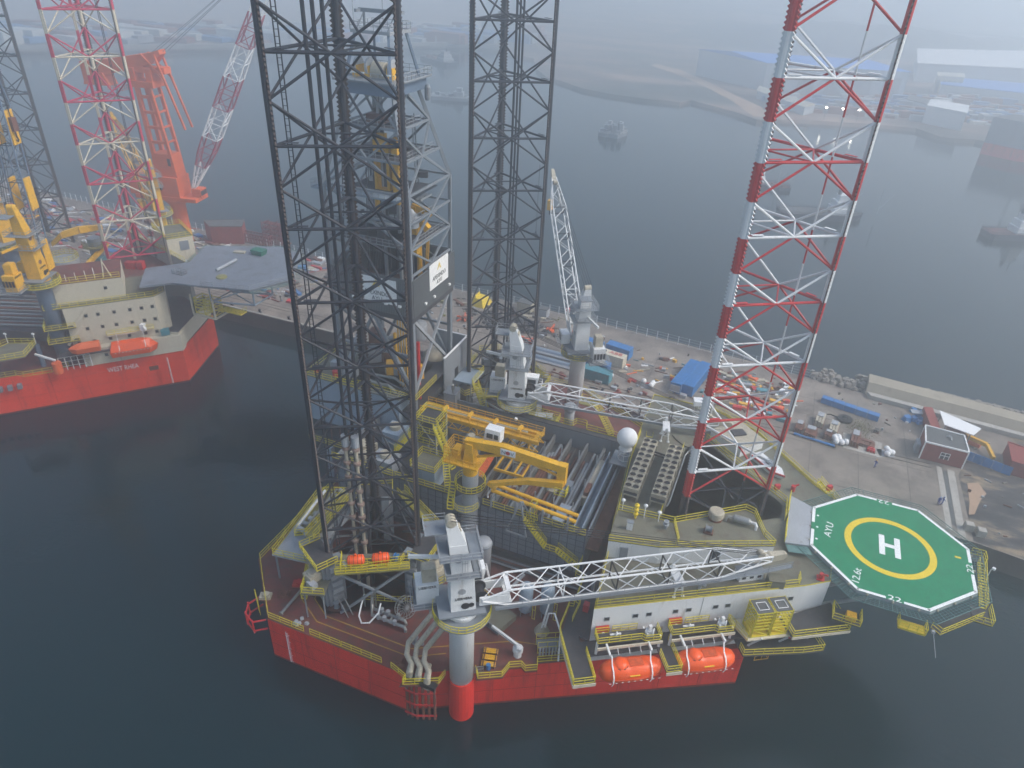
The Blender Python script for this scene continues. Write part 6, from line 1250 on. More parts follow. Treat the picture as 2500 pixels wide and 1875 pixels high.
def text_part_local(t, name, txt, p, xd, yd, h, m_, wd=None):
    M_ = INV[t.name].inverted(); q = M_.to_3x3()
    return text_part(t, name, txt, M_ @ V(p), q @ V(xd), q @ V(yd), h, m_, wd)
deck_crane(19.7, -34.9, DK - .4, 18.9, R(34.5), 38.5, R(-1.5), 1, 'near white crane with its boom resting over the white accommodation block', M_WHITE)
deck_crane(8.4, 11.2, DK, 18.2, R(12.5), 32.5, R(-3), 1, 'middle white crane beyond the yellow conveyor, boom lowered towards the banded leg', M_WHITE)
deck_crane(13.0, 32.6, DK - .4, 18.4, R(122), 37, R(38), -1, 'far white crane by the quay with its boom raised towards the upper left', M_WHITE, rot_walk=False)
# hook blocks of the raised crane
t = thing('hook_block', 'yellow and black hook block hanging from the raised crane boom', 'hook block', (-7, 62, 36)); tip = V((13 + (2.2 + 37 * cos(R(38)) + 1.4) * cos(R(122)), 32.6 + (2.2 + 37 * cos(R(38)) + 1.4) * sin(R(122)), 18.9 + .5 + 1.9 + 38 * sin(R(38))))
part(t, 'rope', MB().tube(tip, tip - V((0, 0, 5)), .06), M_BLACK); part(t, 'sheave_block', MB().obox(tip - V((0, 0, 7.2)), (1.0, 1.3, 2.2)), M_GOLD); part(t, 'hook', MB().tube(tip - V((0, 0, 8.3)), tip - V((0, 0, 7.2)), .2), M_BLACK)
t = thing('hook_block', 'slim dark whip line hook hanging inside the middle leg outline', 'hook', tuple(tip + V((-4, 1, -12)))); p = tip + V((-3.4, 1.2, 2)); part(t, 'rope', MB().tube(p, p - V((0, 0, 15)), .05), M_BLACK); part(t, 'hook', MB().lathe(p - V((0, 0, 17)), [(.05, 0), (.3, .6), (.3, 1.4), (.05, 2)], 8), M_BLACK)

# ------------------------------------------------------------------ drill floor and derrick
DX0, DX1, DY0, DY1 = -21.8, -6.3, 1.4, 16.0; CX, CY = (DX0 + DX1) / 2, (DY0 + DY1) / 2
dr = thing('drilling_derrick', 'tall grey drilling derrick with walled drill floor and name banners', 'derrick', (CX, CY, 22))
M_CLAD = mat('wind_wall_grey', (0.13, 0.14, 0.145), 0.6, var=.1, scale=.4, dirt=(.2, .18, .16), dirt_amt=.1, streak=True)
ZW0, ZW1 = 36.6, 43.0
for nm, a in (('wind_wall', (DX0, DY0 - .1, DX1, DY0 + .1)), ('wind_wall', (DX1 - .1, DY0 + .1, DX1 + .1, DY1)), ('wind_wall', (DX0, DY1 - .1, DX1 - .1, DY1 + .1)), ('wind_wall', (DX0 - .1, DY0 + .1, DX0 + .1, DY1 - .1))):
    part(dr, nm, MB().box(a[0], a[1], ZW0, a[2], a[3], ZW1), M_CLAD)
mb = MB()
for i in range(50): x = DX0 + .2 + i * .31; mb.box(x, DY0 - .16, ZW0, x + .1, DY0 - .102, ZW1)
for i in range(47): y = DY0 + .2 + i * .31; mb.box(DX1 + .102, y, ZW0, DX1 + .16, y + .1, ZW1)
part(dr, 'cladding_rib', mb, M_CLAD, kind='stuff')
part(dr, 'drill_floor', MB().box(DX0 + .1, DY0 + .1, ZW0 - 1.0, DX1 - .1, DY1 - .1, ZW0 - .1), M_DGREY)
part(dr, 'floor_deck', MB().sheet(Bx(DX0 + .1, DY0 + .1, DX1 - .1, DY1 - .1), ZW0 - .08), M_RUST)
for (p, xd, nrm) in (((-12.7, DY0 - .2, 40.4), (1, 0, 0), (0, -1, 0)), ((DX1 + .2, 10.0, 40.4), (0, 1, 0), (1, 0, 0))):
    p, xd, nrm = V(p), V(xd), V(nrm); w_, h = (7.2, 4.2) if nrm.y else (6.6, 4.4); u = V((0, 0, 1)); q = p + nrm * .03
    if nrm.x: q = q + V((0, 0, 1.0))
    mb = MB(); k = [q - xd * w_ / 2 - u * h / 2, q + xd * w_ / 2 - u * h / 2, q + xd * w_ / 2 + u * h / 2, q - xd * w_ / 2 + u * h / 2]
    mb.add(k + [v - nrm * .08 for v in k], [(0, 1, 2, 3), (7, 6, 5, 4), (0, 4, 5, 1), (1, 5, 6, 2), (2, 6, 7, 3), (3, 7, 4, 0)])
    part(dr, 'name_banner', mb, M_MWHITE)
    text_part(dr, 'company_name', 'APEXINDO', q - u * .5 + nrm * .01, xd, u, .75, M_BLACK, wd=4.6)
    text_part(dr, 'unit_name', 'AYU', q - u * 1.5 + nrm * .01, xd, u, .7, M_BLACK, wd=1.9)
    mb = MB(); c = q + u * 1.05 + nrm * .03
    mb.add([c - xd * .7 - u * .45, c - xd * .35 - u * .45, c + u * .25, c + u * .75], [(0, 1, 2, 3)]).add([c + xd * .7 - u * .45, c + xd * .35 - u * .45, c + u * .25, c + u * .75], [(3, 2, 1, 0)])
    part(dr, 'peak_emblem', mb, M_HYEL)
for x in (-20, -17, -11, -8.5): part(dr, 'wall_lamp', MB().obox((x, DY0 - .35, 38.2), (.5, .3, .35)), M_MWHITE)
for y in (5, 8, 13.5): part(dr, 'wall_lamp', MB().obox((DX1 + .35, y, 37.6), (.3, .5, .35)), M_MWHITE)
# substructure legs
mb = MB(); zt, zb_ = ZW0 - 1, 22.0
for y in (DY0 + .6, DY1 - .6):
    A_ = [(DX1 - .6, y), (DX0 + .6, y)]
    for x, y_ in A_: part(dr, 'substructure_leg', MB().bar((x, y_, zb_ - 4), (x, y_, zt), .7), M_GREY)
    part(dr, 'substructure_brace', MB().bar((DX1 - 1, y, zb_), (CX, y, zt), .5).bar((DX0 + 1, y, zb_), (CX, y, zt), .5).bar((DX0 + 1, y, 29), (DX1 - 1, y, 29), .4), M_GREY)
for x in (DX1 - .6, DX0 + .6):
    part(dr, 'substructure_brace', MB().bar((x, DY0 + 1, zt), (x, DY1 - 1, zb_), .5).bar((x, DY1 - 1, zt), (x, CY, 29), .4).bar((x, DY0 + 1, zb_), (x, CY, 29), .4), M_LGREY)
part(dr, 'substructure_base', MB().box(DX0, DY0 - .6, zb_ - 4.6, DX1, DY1 + .6, zb_ - 3.4), M_DGREY)
part(dr, 'lower_deck', MB().box(DX0, DY0 - 1, 21.4, DX1 + .4, DY1, 21.6), M_DGREY)
part(dr, 'lower_railing', MB().rail([(DX0, DY0 - 1, 21.6), (DX1 + .4, DY0 - 1, 21.6), (DX1 + .4, 8, 21.6)], 1.1, 1.6), M_YEL)
rr = random.Random(9)
for k in range(10): x, y = rr.uniform(DX0 + 2, DX1 - 2), rr.uniform(DY0 + 1, DY1 - 2); part(dr, 'equipment', MB().obox((x, y, 21.6), (rr.uniform(1, 3), rr.uniform(1, 2.4), rr.uniform(2, 6)), rr.random()), rr.choice([M_GREY, M_RUST, M_DGREY, M_LGREY, M_GOLD]))
for x, y, m_ in ((-8.4, 4.2, M_LRED), (-7.9, 5.4, M_LRED), (-13, 6.5, M_GOLD)): part(dr, 'riser_pipe', MB().tube((x, y, 18), (x, y, 30), .32, 10), m_)
for k in range(4): part(dr, 'guide_pipe', MB().tube((-10.6 + k * .5, 3.6, 18), (-10.6 + k * .5, 3.6, 36), .14), M_GOLD)
part(dr, 'white_tank', MB().lathe((-10.6, 10.5, 27.8), [(.4, -.4), (1.5, 0), (1.6, .4), (1.6, 2.4), (1.5, 2.8), (.4, 3.1)], 20), M_LGREY)
# grey clad BOP shelter right of the substructure
t = thing('shelter_wall', 'tall pale grey corrugated shelter wall with a dark window beside the drill floor', 'shelter', (-5.2, 15, CT))
part(t, 'wall', MB().prism(Bx(-5.9, 10.8, -5.7, 20.4), CT - 2, 24.4), M_LGREY); part(t, 'return_wall', MB().prism(Bx(-12.5, 20.4, -5.7, 20.6), CT - 2, 24.4), M_LGREY); part(t, 'roof_edge', MB().box(-12.5, 20.35, 24.42, -5.6, 20.7, 24.55).box(-5.95, 10.8, 24.42, -5.6, 20.3, 24.55), M_MWHITE)
mb = MB()
for i in range(30): mb.box(-5.698, 10.95 + i * .31, CT - 2, -5.64, 11.05 + i * .31, 24.4)
part(t, 'rib', mb, M_LGREY, kind='stuff'); part(t, 'window', MB().box(-5.66, 14.9, 18.2, -5.60, 16.3, 20.2), M_BLACK)
part(t, 'floor', MB().box(-12.4, 6, CT - 1.9, -6, 20.3, CT - 1.7), M_DGREY)
part(t, 'drum', MB().lathe((-10, 15.5, 20.5), [(.5, -.5), (2.2, 0), (2.3, 1.5), (1.2, 2.6), (.2, 2.9)], 22), M_BEIGE, smooth=True)
t = thing('landing_stair', 'pale blue landing with yellow railed stair below the grey shelter wall', 'stair', (-2, 12, CT)); part(t, 'landing', MB().box(-5.5, 14, 18.2, -1.6, 19.5, 18.4), M_PBLUE); part(t, 'railing', MB().rail([(-5.4, 19.4, 18.4), (-1.7, 19.4, 18.4), (-1.7, 14.1, 18.4)], 1.1, 1.4), M_YEL); part(t, 'flight', MB().stair((-1.2, 14.4, 18.4), (3.4, 9.8, CT - 2), 1.0), M_YEL)
for x, y in ((-4.8, 14.6), (-2.2, 14.6), (2.8, 10.4)): part(t, 'post', MB().bar((x, y, CT - 2), (x, y, 18.2), .2), M_LGREY)
t = thing('dog_house', 'small white cabin block at the foot of the grey shelter wall', 'cabin', (-4, 9.4, CT)); part(t, 'wall', MB().obox((-3.6, 9.6, CT - 2), (2.2, 2.6, 3.6), .1), M_LGREY); part(t, 'roof', MB().obox((-3.6, 9.6, CT + 1.62), (2.4, 2.8, .12), .1), M_GREY)
# derrick tower
def lerp2(z):   # half sizes of the tower at height z
    if z <= 56: return (7.3, 6.8)
    f = (z - 56) / 13; return (7.3 + (3.7 - 7.3) * f, 6.8 + (3.6 - 6.8) * f)
lv = [37, 40.2, 43.4, 47.6, 51.8, 56, 60.3, 64.6, 69]
fr = []
for z_ in lv: a, b_ = lerp2(z_); fr.append([V((CX - a, CY - b_, z_)), V((CX + a, CY - b_, z_)), V((CX + a, CY + b_, z_)), V((CX - a, CY + b_, z_))])
for i in range(4):
    mb = MB()
    for A_, B_ in zip(fr, fr[1:]): mb.bar(A_[i], B_[i], .5)
    part(dr, 'derrick_leg', mb, M_GREY)
for k, (A_, B_) in enumerate(zip(fr, fr[1:])):
    for i in range(4):
        j = (i + 1) % 4
        if k < 1 : continue
        mb = MB(); mA, mB_ = (A_[i] + A_[j]) / 2, (B_[i] + B_[j]) / 2
        if i == 0 and k in (1, 2): continue
        if k % 2: mb.bar(A_[i], mB_, .3).bar(A_[j], mB_, .3)
        else: mb.bar(mA, B_[i], .3).bar(mA, B_[j], .3)
        mb.bar(B_[i], B_[j], .32); part(dr, 'derrick_brace', mb, M_GREY)
part(dr, 'crown_platform', MB().box(-18.4, 3.8, 69.0, -9.6, 13.6, 70.6), M_SLATE)
part(dr, 'crown_deck', MB().box(-19.0, 3.2, 70.62, -9.0, 14.2, 70.8), M_GREY)
part(dr, 'crown_railing', MB().rail([(-19, 3.2, 70.8), (-9, 3.2, 70.8), (-9, 14.2, 70.8), (-19, 14.2, 70.8)], 1.2, 1.2, True), M_LGREY)
for x in (-17.2, -15.3, -11.6): part(dr, 'crown_sheave', MB().lathe((x, 7, 72.2), [(1.25, 0), (1.3, .08), (1.3, .3), (1.25, .38)], 20, 'x'), M_LGREY); part(dr, 'sheave_block', MB().box(x - .3, 6, 70.8, x + .7, 8, 72.4), M_GOLD)
part(dr, 'sheave_drum', MB().lathe((-14.5, 7, 71.8), [(1.0, 0), (1.2, .1), (1.2, 2.1), (1.0, 2.2)], 20, 'x'), M_BEIGE)
for x, y in ((-17.8, 4.6), (-10.4, 4.6), (-10.4, 12.8), (-17.8, 12.8)): part(dr, 'gin_pole_leg', MB().bar((x, y, 70.8), (CX + (x - CX) * .72, CY + (y - CY) * .6, 76.6), .35), M_SLATE)
part(dr, 'gin_platform', MB().box(-17.2, 5.8, 76.6, -10.9, 11.6, 76.9), M_LGREY)
part(dr, 'gin_railing', MB().rail([(-17.2, 5.8, 76.9), (-10.9, 5.8, 76.9), (-10.9, 11.6, 76.9), (-17.2, 11.6, 76.9)], 1.1, 1.2, True), M_LGREY)
part(dr, 'gin_beam', MB().box(-17.4, 8.4, 79.0, -10.8, 8.8, 79.5).box(-17.4, 7.4, 79.0, -17.0, 9.8, 79.4).box(-11.2, 7.4, 79.0, -10.8, 9.8, 79.4), M_GREY)
for x in (-16.6, -11.6): part(dr, 'gin_post', MB().bar((x, 8.6, 76.9), (x, 8.6, 79.0), .25).bar((x, 6.4, 76.9), (x, 8.6, 79), .14), M_GREY)
for x, y in ((-16.8, 6.2), (-15, 11), (-12, 9)): part(dr, 'aerial', MB().tube((x, y, 76.9), (x, y, 81.5), .05), M_LGREY)
part(dr, 'flood_lamp', MB().box(-15.8, 3.0, 71.9, -13.6, 3.1, 72.1).box(-10.8, 3.0, 71.9, -9.4, 3.1, 72.1), M_MWHITE)
part(dr, 'side_tank', MB().lathe((-8.6, 12.0, 67.6), [(.35, 0), (.45, .4), (.45, 1.8), (.3, 2.2)], 16), M_GREY)
# travelling gear
for x in (-15.2, -12.4): part(dr, 'guide_rail', MB().box(x - .2, 8.4, 37, x + .2, 8.9, 69), M_LGREY)
part(dr, 'dark_mast', MB().box(-16.6, 9.6, 40, -15.6, 10.6, 66), M_BLACK)
part(dr, 'upper_block', MB().box(-16.6, 7.4, 64.2, -13.6, 9.2, 65.6), M_RUST)
part(dr, 'top_drive', MB().box(-15.6, 7.2, 53.6, -15.1, 8.6, 62).box(-13.4, 7.2, 53.6, -12.9, 8.6, 62).box(-15.1, 7.2, 53.6, -13.4, 8.6, 54.6).box(-15.1, 7.2, 59, -13.4, 8.4, 60).box(-14.9, 7.4, 60, -13.6, 8.2, 63), M_GOLD)
part(dr, 'top_drive_frame', MB().box(-12.3, 7.0, 52.6, -11.3, 8.4, 62.6), M_GOLD)
for k in range(6): part(dr, 'drill_line', MB().tube((-14.6 + k * .12, 8, 63), (-14.6 + k * .12, 8, 70), .04, 4), M_BLACK)
part(dr, 'racking_platform', MB().box(-24.5, 3.0, 54.4, -9.4, 5.6, 54.6).box(-24.5, 3.0, 54.6, -24.3, 9, 54.8), M_PBLUE)
part(dr, 'racking_railing', MB().rail([(-24.5, 8, 54.6), (-24.5, 3.0, 54.6), (-9.4, 3.0, 54.6)], 1.2, 1.0), M_LGREY)
part(dr, 'finger_board', MB().sheet(Bx(-20, 5.7, -8, 13.8), 54.5), M_DGREY)
mb = MB()
for i in range(14): mb.box(-19.6 + i * .8, 9.8, 52.8, -19.4 + i * .8, 13.6, 53.1)
part(dr, 'finger', mb, M_LGREY, kind='stuff')
part(dr, 'fingerboard_rail', MB().rail([(-20.5, 2.6, 50.8), (-8, 2.6, 50.8), (-7.6, 12.5, 50.8)], 1.2, 1.0), M_LGREY)
part(dr, 'mid_deck', MB().box(-20.5, 2.6, 50.6, -8, 4.4, 50.8).box(-9.6, 4.4, 50.6, -7.6, 12.5, 50.8), M_GREY)
part(dr, 'racking_arm', MB().box(-10.6, 9.0, 44, -9.6, 10.2, 52).bar((-10.4, 9.6, 52), (-7.0, 9.6, 51.2), .9).bar((-9.6, 9.4, 50.4), (-7.6, 9.4, 48.6), 1.0), M_GOLD)
part(dr, 'racking_column', MB().tube((-10.2, 11, 37), (-10.2, 11, 50), .45, 10).bar((-9.4, 11.4, 37), (-8.8, 11.6, 47), .5), M_GOLD)
part(dr, 'driller_cabin', MB().obox((-8.6, 13.6, 37), (2.6, 3, 4.6)), M_GREY)
part(dr, 'floor_winch', MB().obox((-19, 10, 36.6), (3, 4, 2.2)).obox((-12, 4.5, 36.6), (2, 2, 1.8)), M_RUST)
mb = MB()
for i in range(40): x, y = -19.4 + (i % 10) * .32, 10.5 + (i // 10) * .5; mb.tube((x, y, 37), (x + .2, y + .2, 58 if i % 3 else 53), .07, 5)
part(dr, 'racked_pipe', mb, M_DGREY, kind='stuff')
part(dr, 'monkey_cage', MB().lathe((-18.2, 6.2, 58), [(.7, 0), (.7, .1)], 10).rail([(-18.9, 5.6, 58), (-17.5, 5.6, 58), (-17.5, 7, 58)], 1.6, .6), M_LGREY)
part(dr, 'conical_tank', MB().lathe((-8.9, 6.4, 49.8), [(1.2, 0), (1.2, 1.6), (.9, 1.9), (.2, 2.8)], 18), M_LGREY)
for z_, a_ in ((47.4, 6.6), (60.2, 5.4), (64.4, 4.4)):
    part(dr, 'mid_platform', MB().sheet(Bx(CX - a_, CY - a_ + .4, CX + a_, CY + a_ - .4), z_, [Bx(CX - a_ * .5, CY - a_ * .45, CX + a_ * .5, CY + a_ * .6)]), M_DGREY)
    part(dr, 'platform_rail', MB().rail([(CX - a_, CY - a_ + .4, z_), (CX + a_, CY - a_ + .4, z_), (CX + a_, CY + a_ - .4, z_)], 1.1, 1.1, False, .06), M_LGREY)
for k in range(26):
    x, y, z_ = CX + rr.uniform(-6, 6), CY + rr.uniform(-5.5, 6), rr.uniform(43, 57); part(dr, 'fitting', MB().obox((x, y, z_), (rr.uniform(.4, 1.6), rr.uniform(.3, 1.0), rr.uniform(.5, 3.5)), rr.random()), rr.choice([M_GREY, M_DGREY, M_DGREY, M_LGREY, M_GOLD, M_RUST]))
for k in range(12): x, y = CX + rr.uniform(-6.4, 6.4), CY + rr.choice([-6.2, 6.0, 5.2]); part(dr, 'service_pipe', MB().tube((x, y, 38), (CX + (x - CX) * .8, CY + (y - CY) * .8, rr.uniform(56, 66)), .1, 6), rr.choice([M_GREY, M_DGREY, M_LGREY]))
# riser tensioner pair (long gripper arms) standing in front of leg A
t = thing('conductor_pair', 'two rusty pale vertical riser pipes with clamps standing inside the nearest leg', 'riser', (0, -28.5, DK))
for k, x in enumerate((-.2, 1.1)):
    part(t, 'riser_pipe', MB().tube((x, -27.6 + k * .3, 2), (x, -27.6 + k * .3, 34.5), .24, 10), M_BEIGE)
    for j in range(8): part(t, 'clamp', MB().lathe((x, -27.6 + k * .3, 16.4 + j * 2.3), [(.24, 0), (.5, .12), (.5, .5), (.24, .62)], 10), mat('riser_clamp', (.24, .17, .14), .7, var=.3))
    part(t, 'top_head', MB().lathe((x, -27.6 + k * .3, 33.2), [(.5, 0), (.5, 1.6)], 12), M_LGREY)
# ------------------------------------------------------------------ far side fittings of the near rig
t = thing('bulk_silo', 'grey capped silo standing on the red brown deck behind the pipe rack', 'silo', (14.9, 23, DK)); part(t, 'shell', MB().lathe((14.9, 23.2, DK), [(.95, 0), (.95, 4.4)], 20), M_LGREY, smooth=True); part(t, 'cap', MB().lathe((14.9, 23.2, DK + 4.4), [(1.25, 0), (1.25, .7), (1.0, .9)], 20), M_LGREY)
for i, (x, y, sx, sy, h_, lb, m_) in enumerate(((21.5, 17.2, 2.6, 2.2, 1.8, 'left grey lidded skip behind the pipe rack', M_BEIGE), (24.8, 16.6, 2.4, 2.0, 1.5, 'right grey lidded skip behind the pipe rack', M_BEIGE), (19.6, 14.2, 1.4, 1.2, 1.3, 'small dark blue crate behind the pipe rack walkway', M_BLUE), (20.2, 21.6, 3.2, 1.1, 1.0, 'orange and red hose bundle on the far deck', M_OCRANE), (23.2, 19.6, 2.8, 2.2, 1.3, 'dark heap of scrap machinery on the far deck', M_DGREY), (12.8, 17.8, .8, .7, 1.0, 'pale box on the far red deck beside the silo', M_MWHITE), (27.4, 22, 2.6, 2.2, 1.8, 'long dark grey hopper by the far yellow rails', M_GREY))):
    t = thing(('skip', 'skip', 'crate', 'hose_bundle', 'machinery_heap', 'white_box', 'grey_hopper')[i], lb, ('skip', 'skip', 'crate', 'hoses', 'machinery', 'box', 'hopper')[i], (x, y, DK))
    part(t, 'body', MB().obox((x, y, DK), (sx, sy, h_), .5), m_); part(t, 'lid', MB().obox((x, y, DK + h_ + .005), (sx * .9, sy * .9, .12), .5), M_LGREY if i < 2 else m_)
t = thing('far_walkway', 'yellow railed steps and walkway along the far rail of the near rig', 'walkway', (22, 27, DK)); part(t, 'flight', MB().stair((19, 27.6, 11.4), (23.4, 24.2, DK), 1.0), M_YEL); part(t, 'landing', MB().box(15.6, 27, 11.2, 19, 29, 11.4), M_OLIVE); part(t, 'railing', MB().rail([(15.6, 27, 11.4), (15.6, 29, 11.4), (19, 29, 11.4)], 1.1, 1.2), M_YEL)
t = thing('far_jack_platform', 'yellow railed olive platform beside the second crane foot', 'platform', (11, 17.5, 12)); part(t, 'deck_plate', MB().box(8.2, 14.6, 12, 14.2, 19.4, 12.2), M_OLIVE); part(t, 'railing', MB().rail([(8.2, 19.4, 12.2), (14.2, 19.4, 12.2), (14.2, 14.6, 12.2), (10, 14.6, 12.2)], 1.1, 1.3), M_YEL); part(t, 'pump', MB().obox((11.6, 17.2, 12.2), (3.2, 1.6, 1.4), .2), M_LGREY)
t = thing('far_lifeboat', 'orange enclosed lifeboat showing past the banded leg on the far side', 'lifeboat', (46, 29, 11), R(-40))
part(t, 'hull', MB().lathe((-4, 0, 0), [(.2, 0), (1.1, .8), (1.5, 2.2), (1.5, 5.6), (1.1, 7.2), (.2, 8)], 16, 'x'), M_WHITE, local=True, smooth=True); part(t, 'canopy', MB().lathe((-2, 0, .9), [(.3, 0), (.9, .4), (.9, 3), (.3, 3.6)], 12, 'x'), M_WHITE, local=True)
for x, y, lb in ((39.6, 20.2, 'white service crane pedestal stub on the far roof by the boom tip'),):
    t = thing('far_deckhouse', 'white far deckhouse with beige hatched roof beyond the banded leg', 'deckhouse', (44, 21, RF)); part(t, 'wall', MB().prism([(41.5, 16.6), (46.8, 13.4), (50.0, 17.5), (45, 22)], RF, RF + 1.6), M_WHITE); part(t, 'roof', MB().prism([(41.4, 16.5), (46.8, 13.2), (50.2, 17.5), (45, 22.2)], RF + 1.62, RF + 1.75), M_BEIGE); part(t, 'hatch', MB().obox((45.8, 17.6, RF + 1.75), (2.2, 1.6, .3), .6), M_DGREY)
t = thing('white_frame_mast', 'white bent frame mast with a panel at the far roof corner', 'mast', (39.5, 23, RF)); part(t, 'frame', MB().path([(39.0, 23, RF), (39.0, 23, RF + 4.2), (39.4, 23.2, RF + 4.8), (40.3, 23.6, RF + 4.8), (40.6, 23.8, RF)], .13), M_MWHITE); part(t, 'panel', MB().obox((38.3, 23.0, RF + 2.2), (2.2, 1.6, .9), .3), M_MWHITE); part(t, 'lattice', MB().rail([(37.6, 22.4, RF), (39, 22.4, RF), (39, 24, RF)], 2.2, .7), M_WHITE)
t = thing('rescue_boat', 'white rescue boat with red fender hanging beside the banded leg base', 'boat', (51.5, 12.5, RF - .4), R(-42)); part(t, 'hull', MB().prism([(-3, -.9), (1.5, -.9), (3, 0), (1.5, .9), (-3, .9)], .2, 1.2, [(-3.2, -1.1), (1.7, -1.1), (3.4, 0), (1.7, 1.1), (-3.2, 1.1)]), M_WHITE, local=True); part(t, 'fender', MB().rail([(-3.2, -1.1, 1.0), (1.7, -1.1, 1.0), (3.4, 0, 1.0)], .3, 2, False, .12), M_LRED, local=True); part(t, 'console', MB().box(-.6, -.3, 1.2, .2, .3, 2), M_GREY, local=True)

# ------------------------------------------------------------------ far rig at the left
WA = R(17.95); WX, WY = -94.45, 27.33
WM = Matrix.Translation((WX, WY, 0)) @ Matrix.Rotation(WA, 4, 'Z')
def WL(x, y, z=0): v = WM @ V((x, y, z)); return v
def Wi(P): return [tuple(WL(*p).xy) for p in P]
inv = WM.inverted()
# local outline (x ahead of the bow leg): from measured corners
c1 = inv @ V((-72.0, 13.8, 0)); c2 = inv @ V((-96.8, -13.4, 0)); d_ = (c2 - c1).normalized()
WH = [(c1.x, c1.y), (c1.x + d_.x * 52, c1.y + d_.y * 52), (-62, c1.y + d_.y * 52), (-78, -18), (-78, 14), (-62, 19), (c1.x - 22, 13), (c1.x - .5, -3)]
WD = 8.6
wr = thing('rig_hull', 'orange red hull and brown deck of the farther rig at left', 'hull', (WX, WY, 0))
hp = Wi(WH); n = len(hp)
hb = Wi([(c1.x, c1.y), (c1.x + 2.6, c1.y + 3.5), (c1.x + 2.6, 13.5), (c1.x - 1, 14.5)])
part(wr, 'hull', MB().add([(x, y, -3) for x, y in hp] + [(x, y, WD) for x, y in hp], [(i, (i + 1) % n, n + (i + 1) % n, n + i)[::1] for i in range(n)]), M_ORED)
part(wr, 'deck', MB().sheet(hp, WD), M_DECK)
A_ = sum(hp[i][0] * hp[(i + 1) % n][1] - hp[(i + 1) % n][0] * hp[i][1] for i in range(n)); seams(wr, hp if A_ > 0 else hp[::-1], .3, WD, mat('seam_orange_red', (0.5, .035, .012), .6), M_WET, 6)
hd_ = V((hp[1][0] - hp[0][0], hp[1][1] - hp[0][1], 0)).normalized(); nrm = V((-hd_.y, hd_.x, 0))
if (nrm.y > 0): nrm = -nrm
h0 = V((*hp[0], 0))
def WF(s, t_, z): p = h0 + hd_ * s + nrm * t_; return (p.x, p.y, z)
text_part(wr, 'ship_name', 'WEST RHEA', WF(12.3, .03, 6.3), -hd_, (0, 0, 1), 1.1, M_MWHITE, wd=6.0)
mb = MB(); mb.bar(WF(3.4, .04, .4), WF(3.4, .04, 7.0), .1)
for i in range(22): mb.bar(WF(3.4, .05, .6 + i * .3), WF(3.65, .05, .6 + i * .3), .06)
part(wr, 'draught_mark', mb, M_MWHITE)
part(wr, 'hull_recess', MB().bar(WF(5.6, .02, 5.0), WF(7.4, .02, 5.0), .08, 1.0), M_RUST)
part(wr, 'deck_railing', MB().rail([WF(22, -.2, WD), WF(24, -.2, WD), WF(25, 1, WD), WF(30, 1, WD), WF(31.5, -.2, WD), WF(44, -.2, WD)], 1.1, 1.8), M_YEL)
mb = MB()
for i in range(5): mb.bar(WF(31 + i * 1.7, .6, WD - 2.2), WF(31.8 + i * 1.7, .6, WD - 2.2), .9, 1.0)
part(wr, 'fender_bracket', mb, M_GREY, kind='stuff')
# cream accommodation tower, near face parallel to the hull side
wa = thing('accommodation_block', 'cream accommodation tower of the farther rig with dark portholes', 'accommodation', (WX + 15, WY - 12, WD))
def wbox(s0, s1, t0, t1, z0, z1): return MB().prism([WF(s0, t0, 0)[:2], WF(s1, t0, 0)[:2], WF(s1, t1, 0)[:2], WF(s0, t1, 0)[:2]], z0, z1)
TD = -1.4   # face set back from the hull side
part(wa, 'plinth', MB().prism([WF(-.2, .25, 0)[:2], WF(19, .25, 0)[:2], WF(19, -10, 0)[:2], WF(-2, -14, 0)[:2], WF(-2.5, -6, 0)[:2]], WD - .4, 12.0), M_CREAM)
bq = V((*hp[7], 0)); bb = V((*hp[0], 0)); ax_ = V((cos(WA), sin(WA), 0)) * -1
part(wa, 'bow_plinth', MB().prism([tuple((bb + ax_ * .15).xy), tuple((bq + ax_ * .4).xy), tuple((bq + ax_ * 13).xy), tuple((bb + ax_ * 9).xy)], WD + .01, 12.6), M_CREAM); part(wa, 'bow_deck', MB().prism([tuple((bb + ax_ * .1).xy), tuple((bq + ax_ * .2).xy), tuple((bq + ax_ * 13).xy), tuple((bb + ax_ * 9).xy)], 12.62, 12.75), M_DGREY)
part(wa, 'main_wall', MB().prism([WF(3.2, TD, 0)[:2], WF(20.2, TD, 0)[:2], WF(20.2, TD - 12, 0)[:2], WF(1.0, TD - 12, 0)[:2], WF(1.0, TD - 2, 0)[:2]], 12.01, 21.0), M_CREAM)
part(wa, 'main_roof', MB().prism([WF(3.2, TD, 0)[:2], WF(23.4, TD, 0)[:2], WF(23.4, TD - 12, 0)[:2], WF(1.0, TD - 12, 0)[:2], WF(1.0, TD - 2, 0)[:2]], 21.01, 21.2), M_GREEN)
part(wa, 'upper_wall', wbox(8.4, 22.4, TD - 2.0, TD - 12.5, 21.21, 25.4), M_CREAM)
part(wa, 'upper_roof', wbox(8.4, 22.4, TD - 2.0, TD - 12.5, 25.42, 25.55), M_DECK)
part(wa, 'roof_railing', MB().rail([WF(8.6, TD - 2.2, 25.55), WF(22.2, TD - 2.2, 25.55)], 1.1, 1.6), M_YEL)
part(wa, 'roof_railing', MB().rail([WF(1.2, TD - 2, 21.2), WF(3.2, TD - .1, 21.2), WF(23.4, TD - .1, 21.2), WF(23.4, TD - 6, 21.2)], 1.1, 1.6), M_YEL)
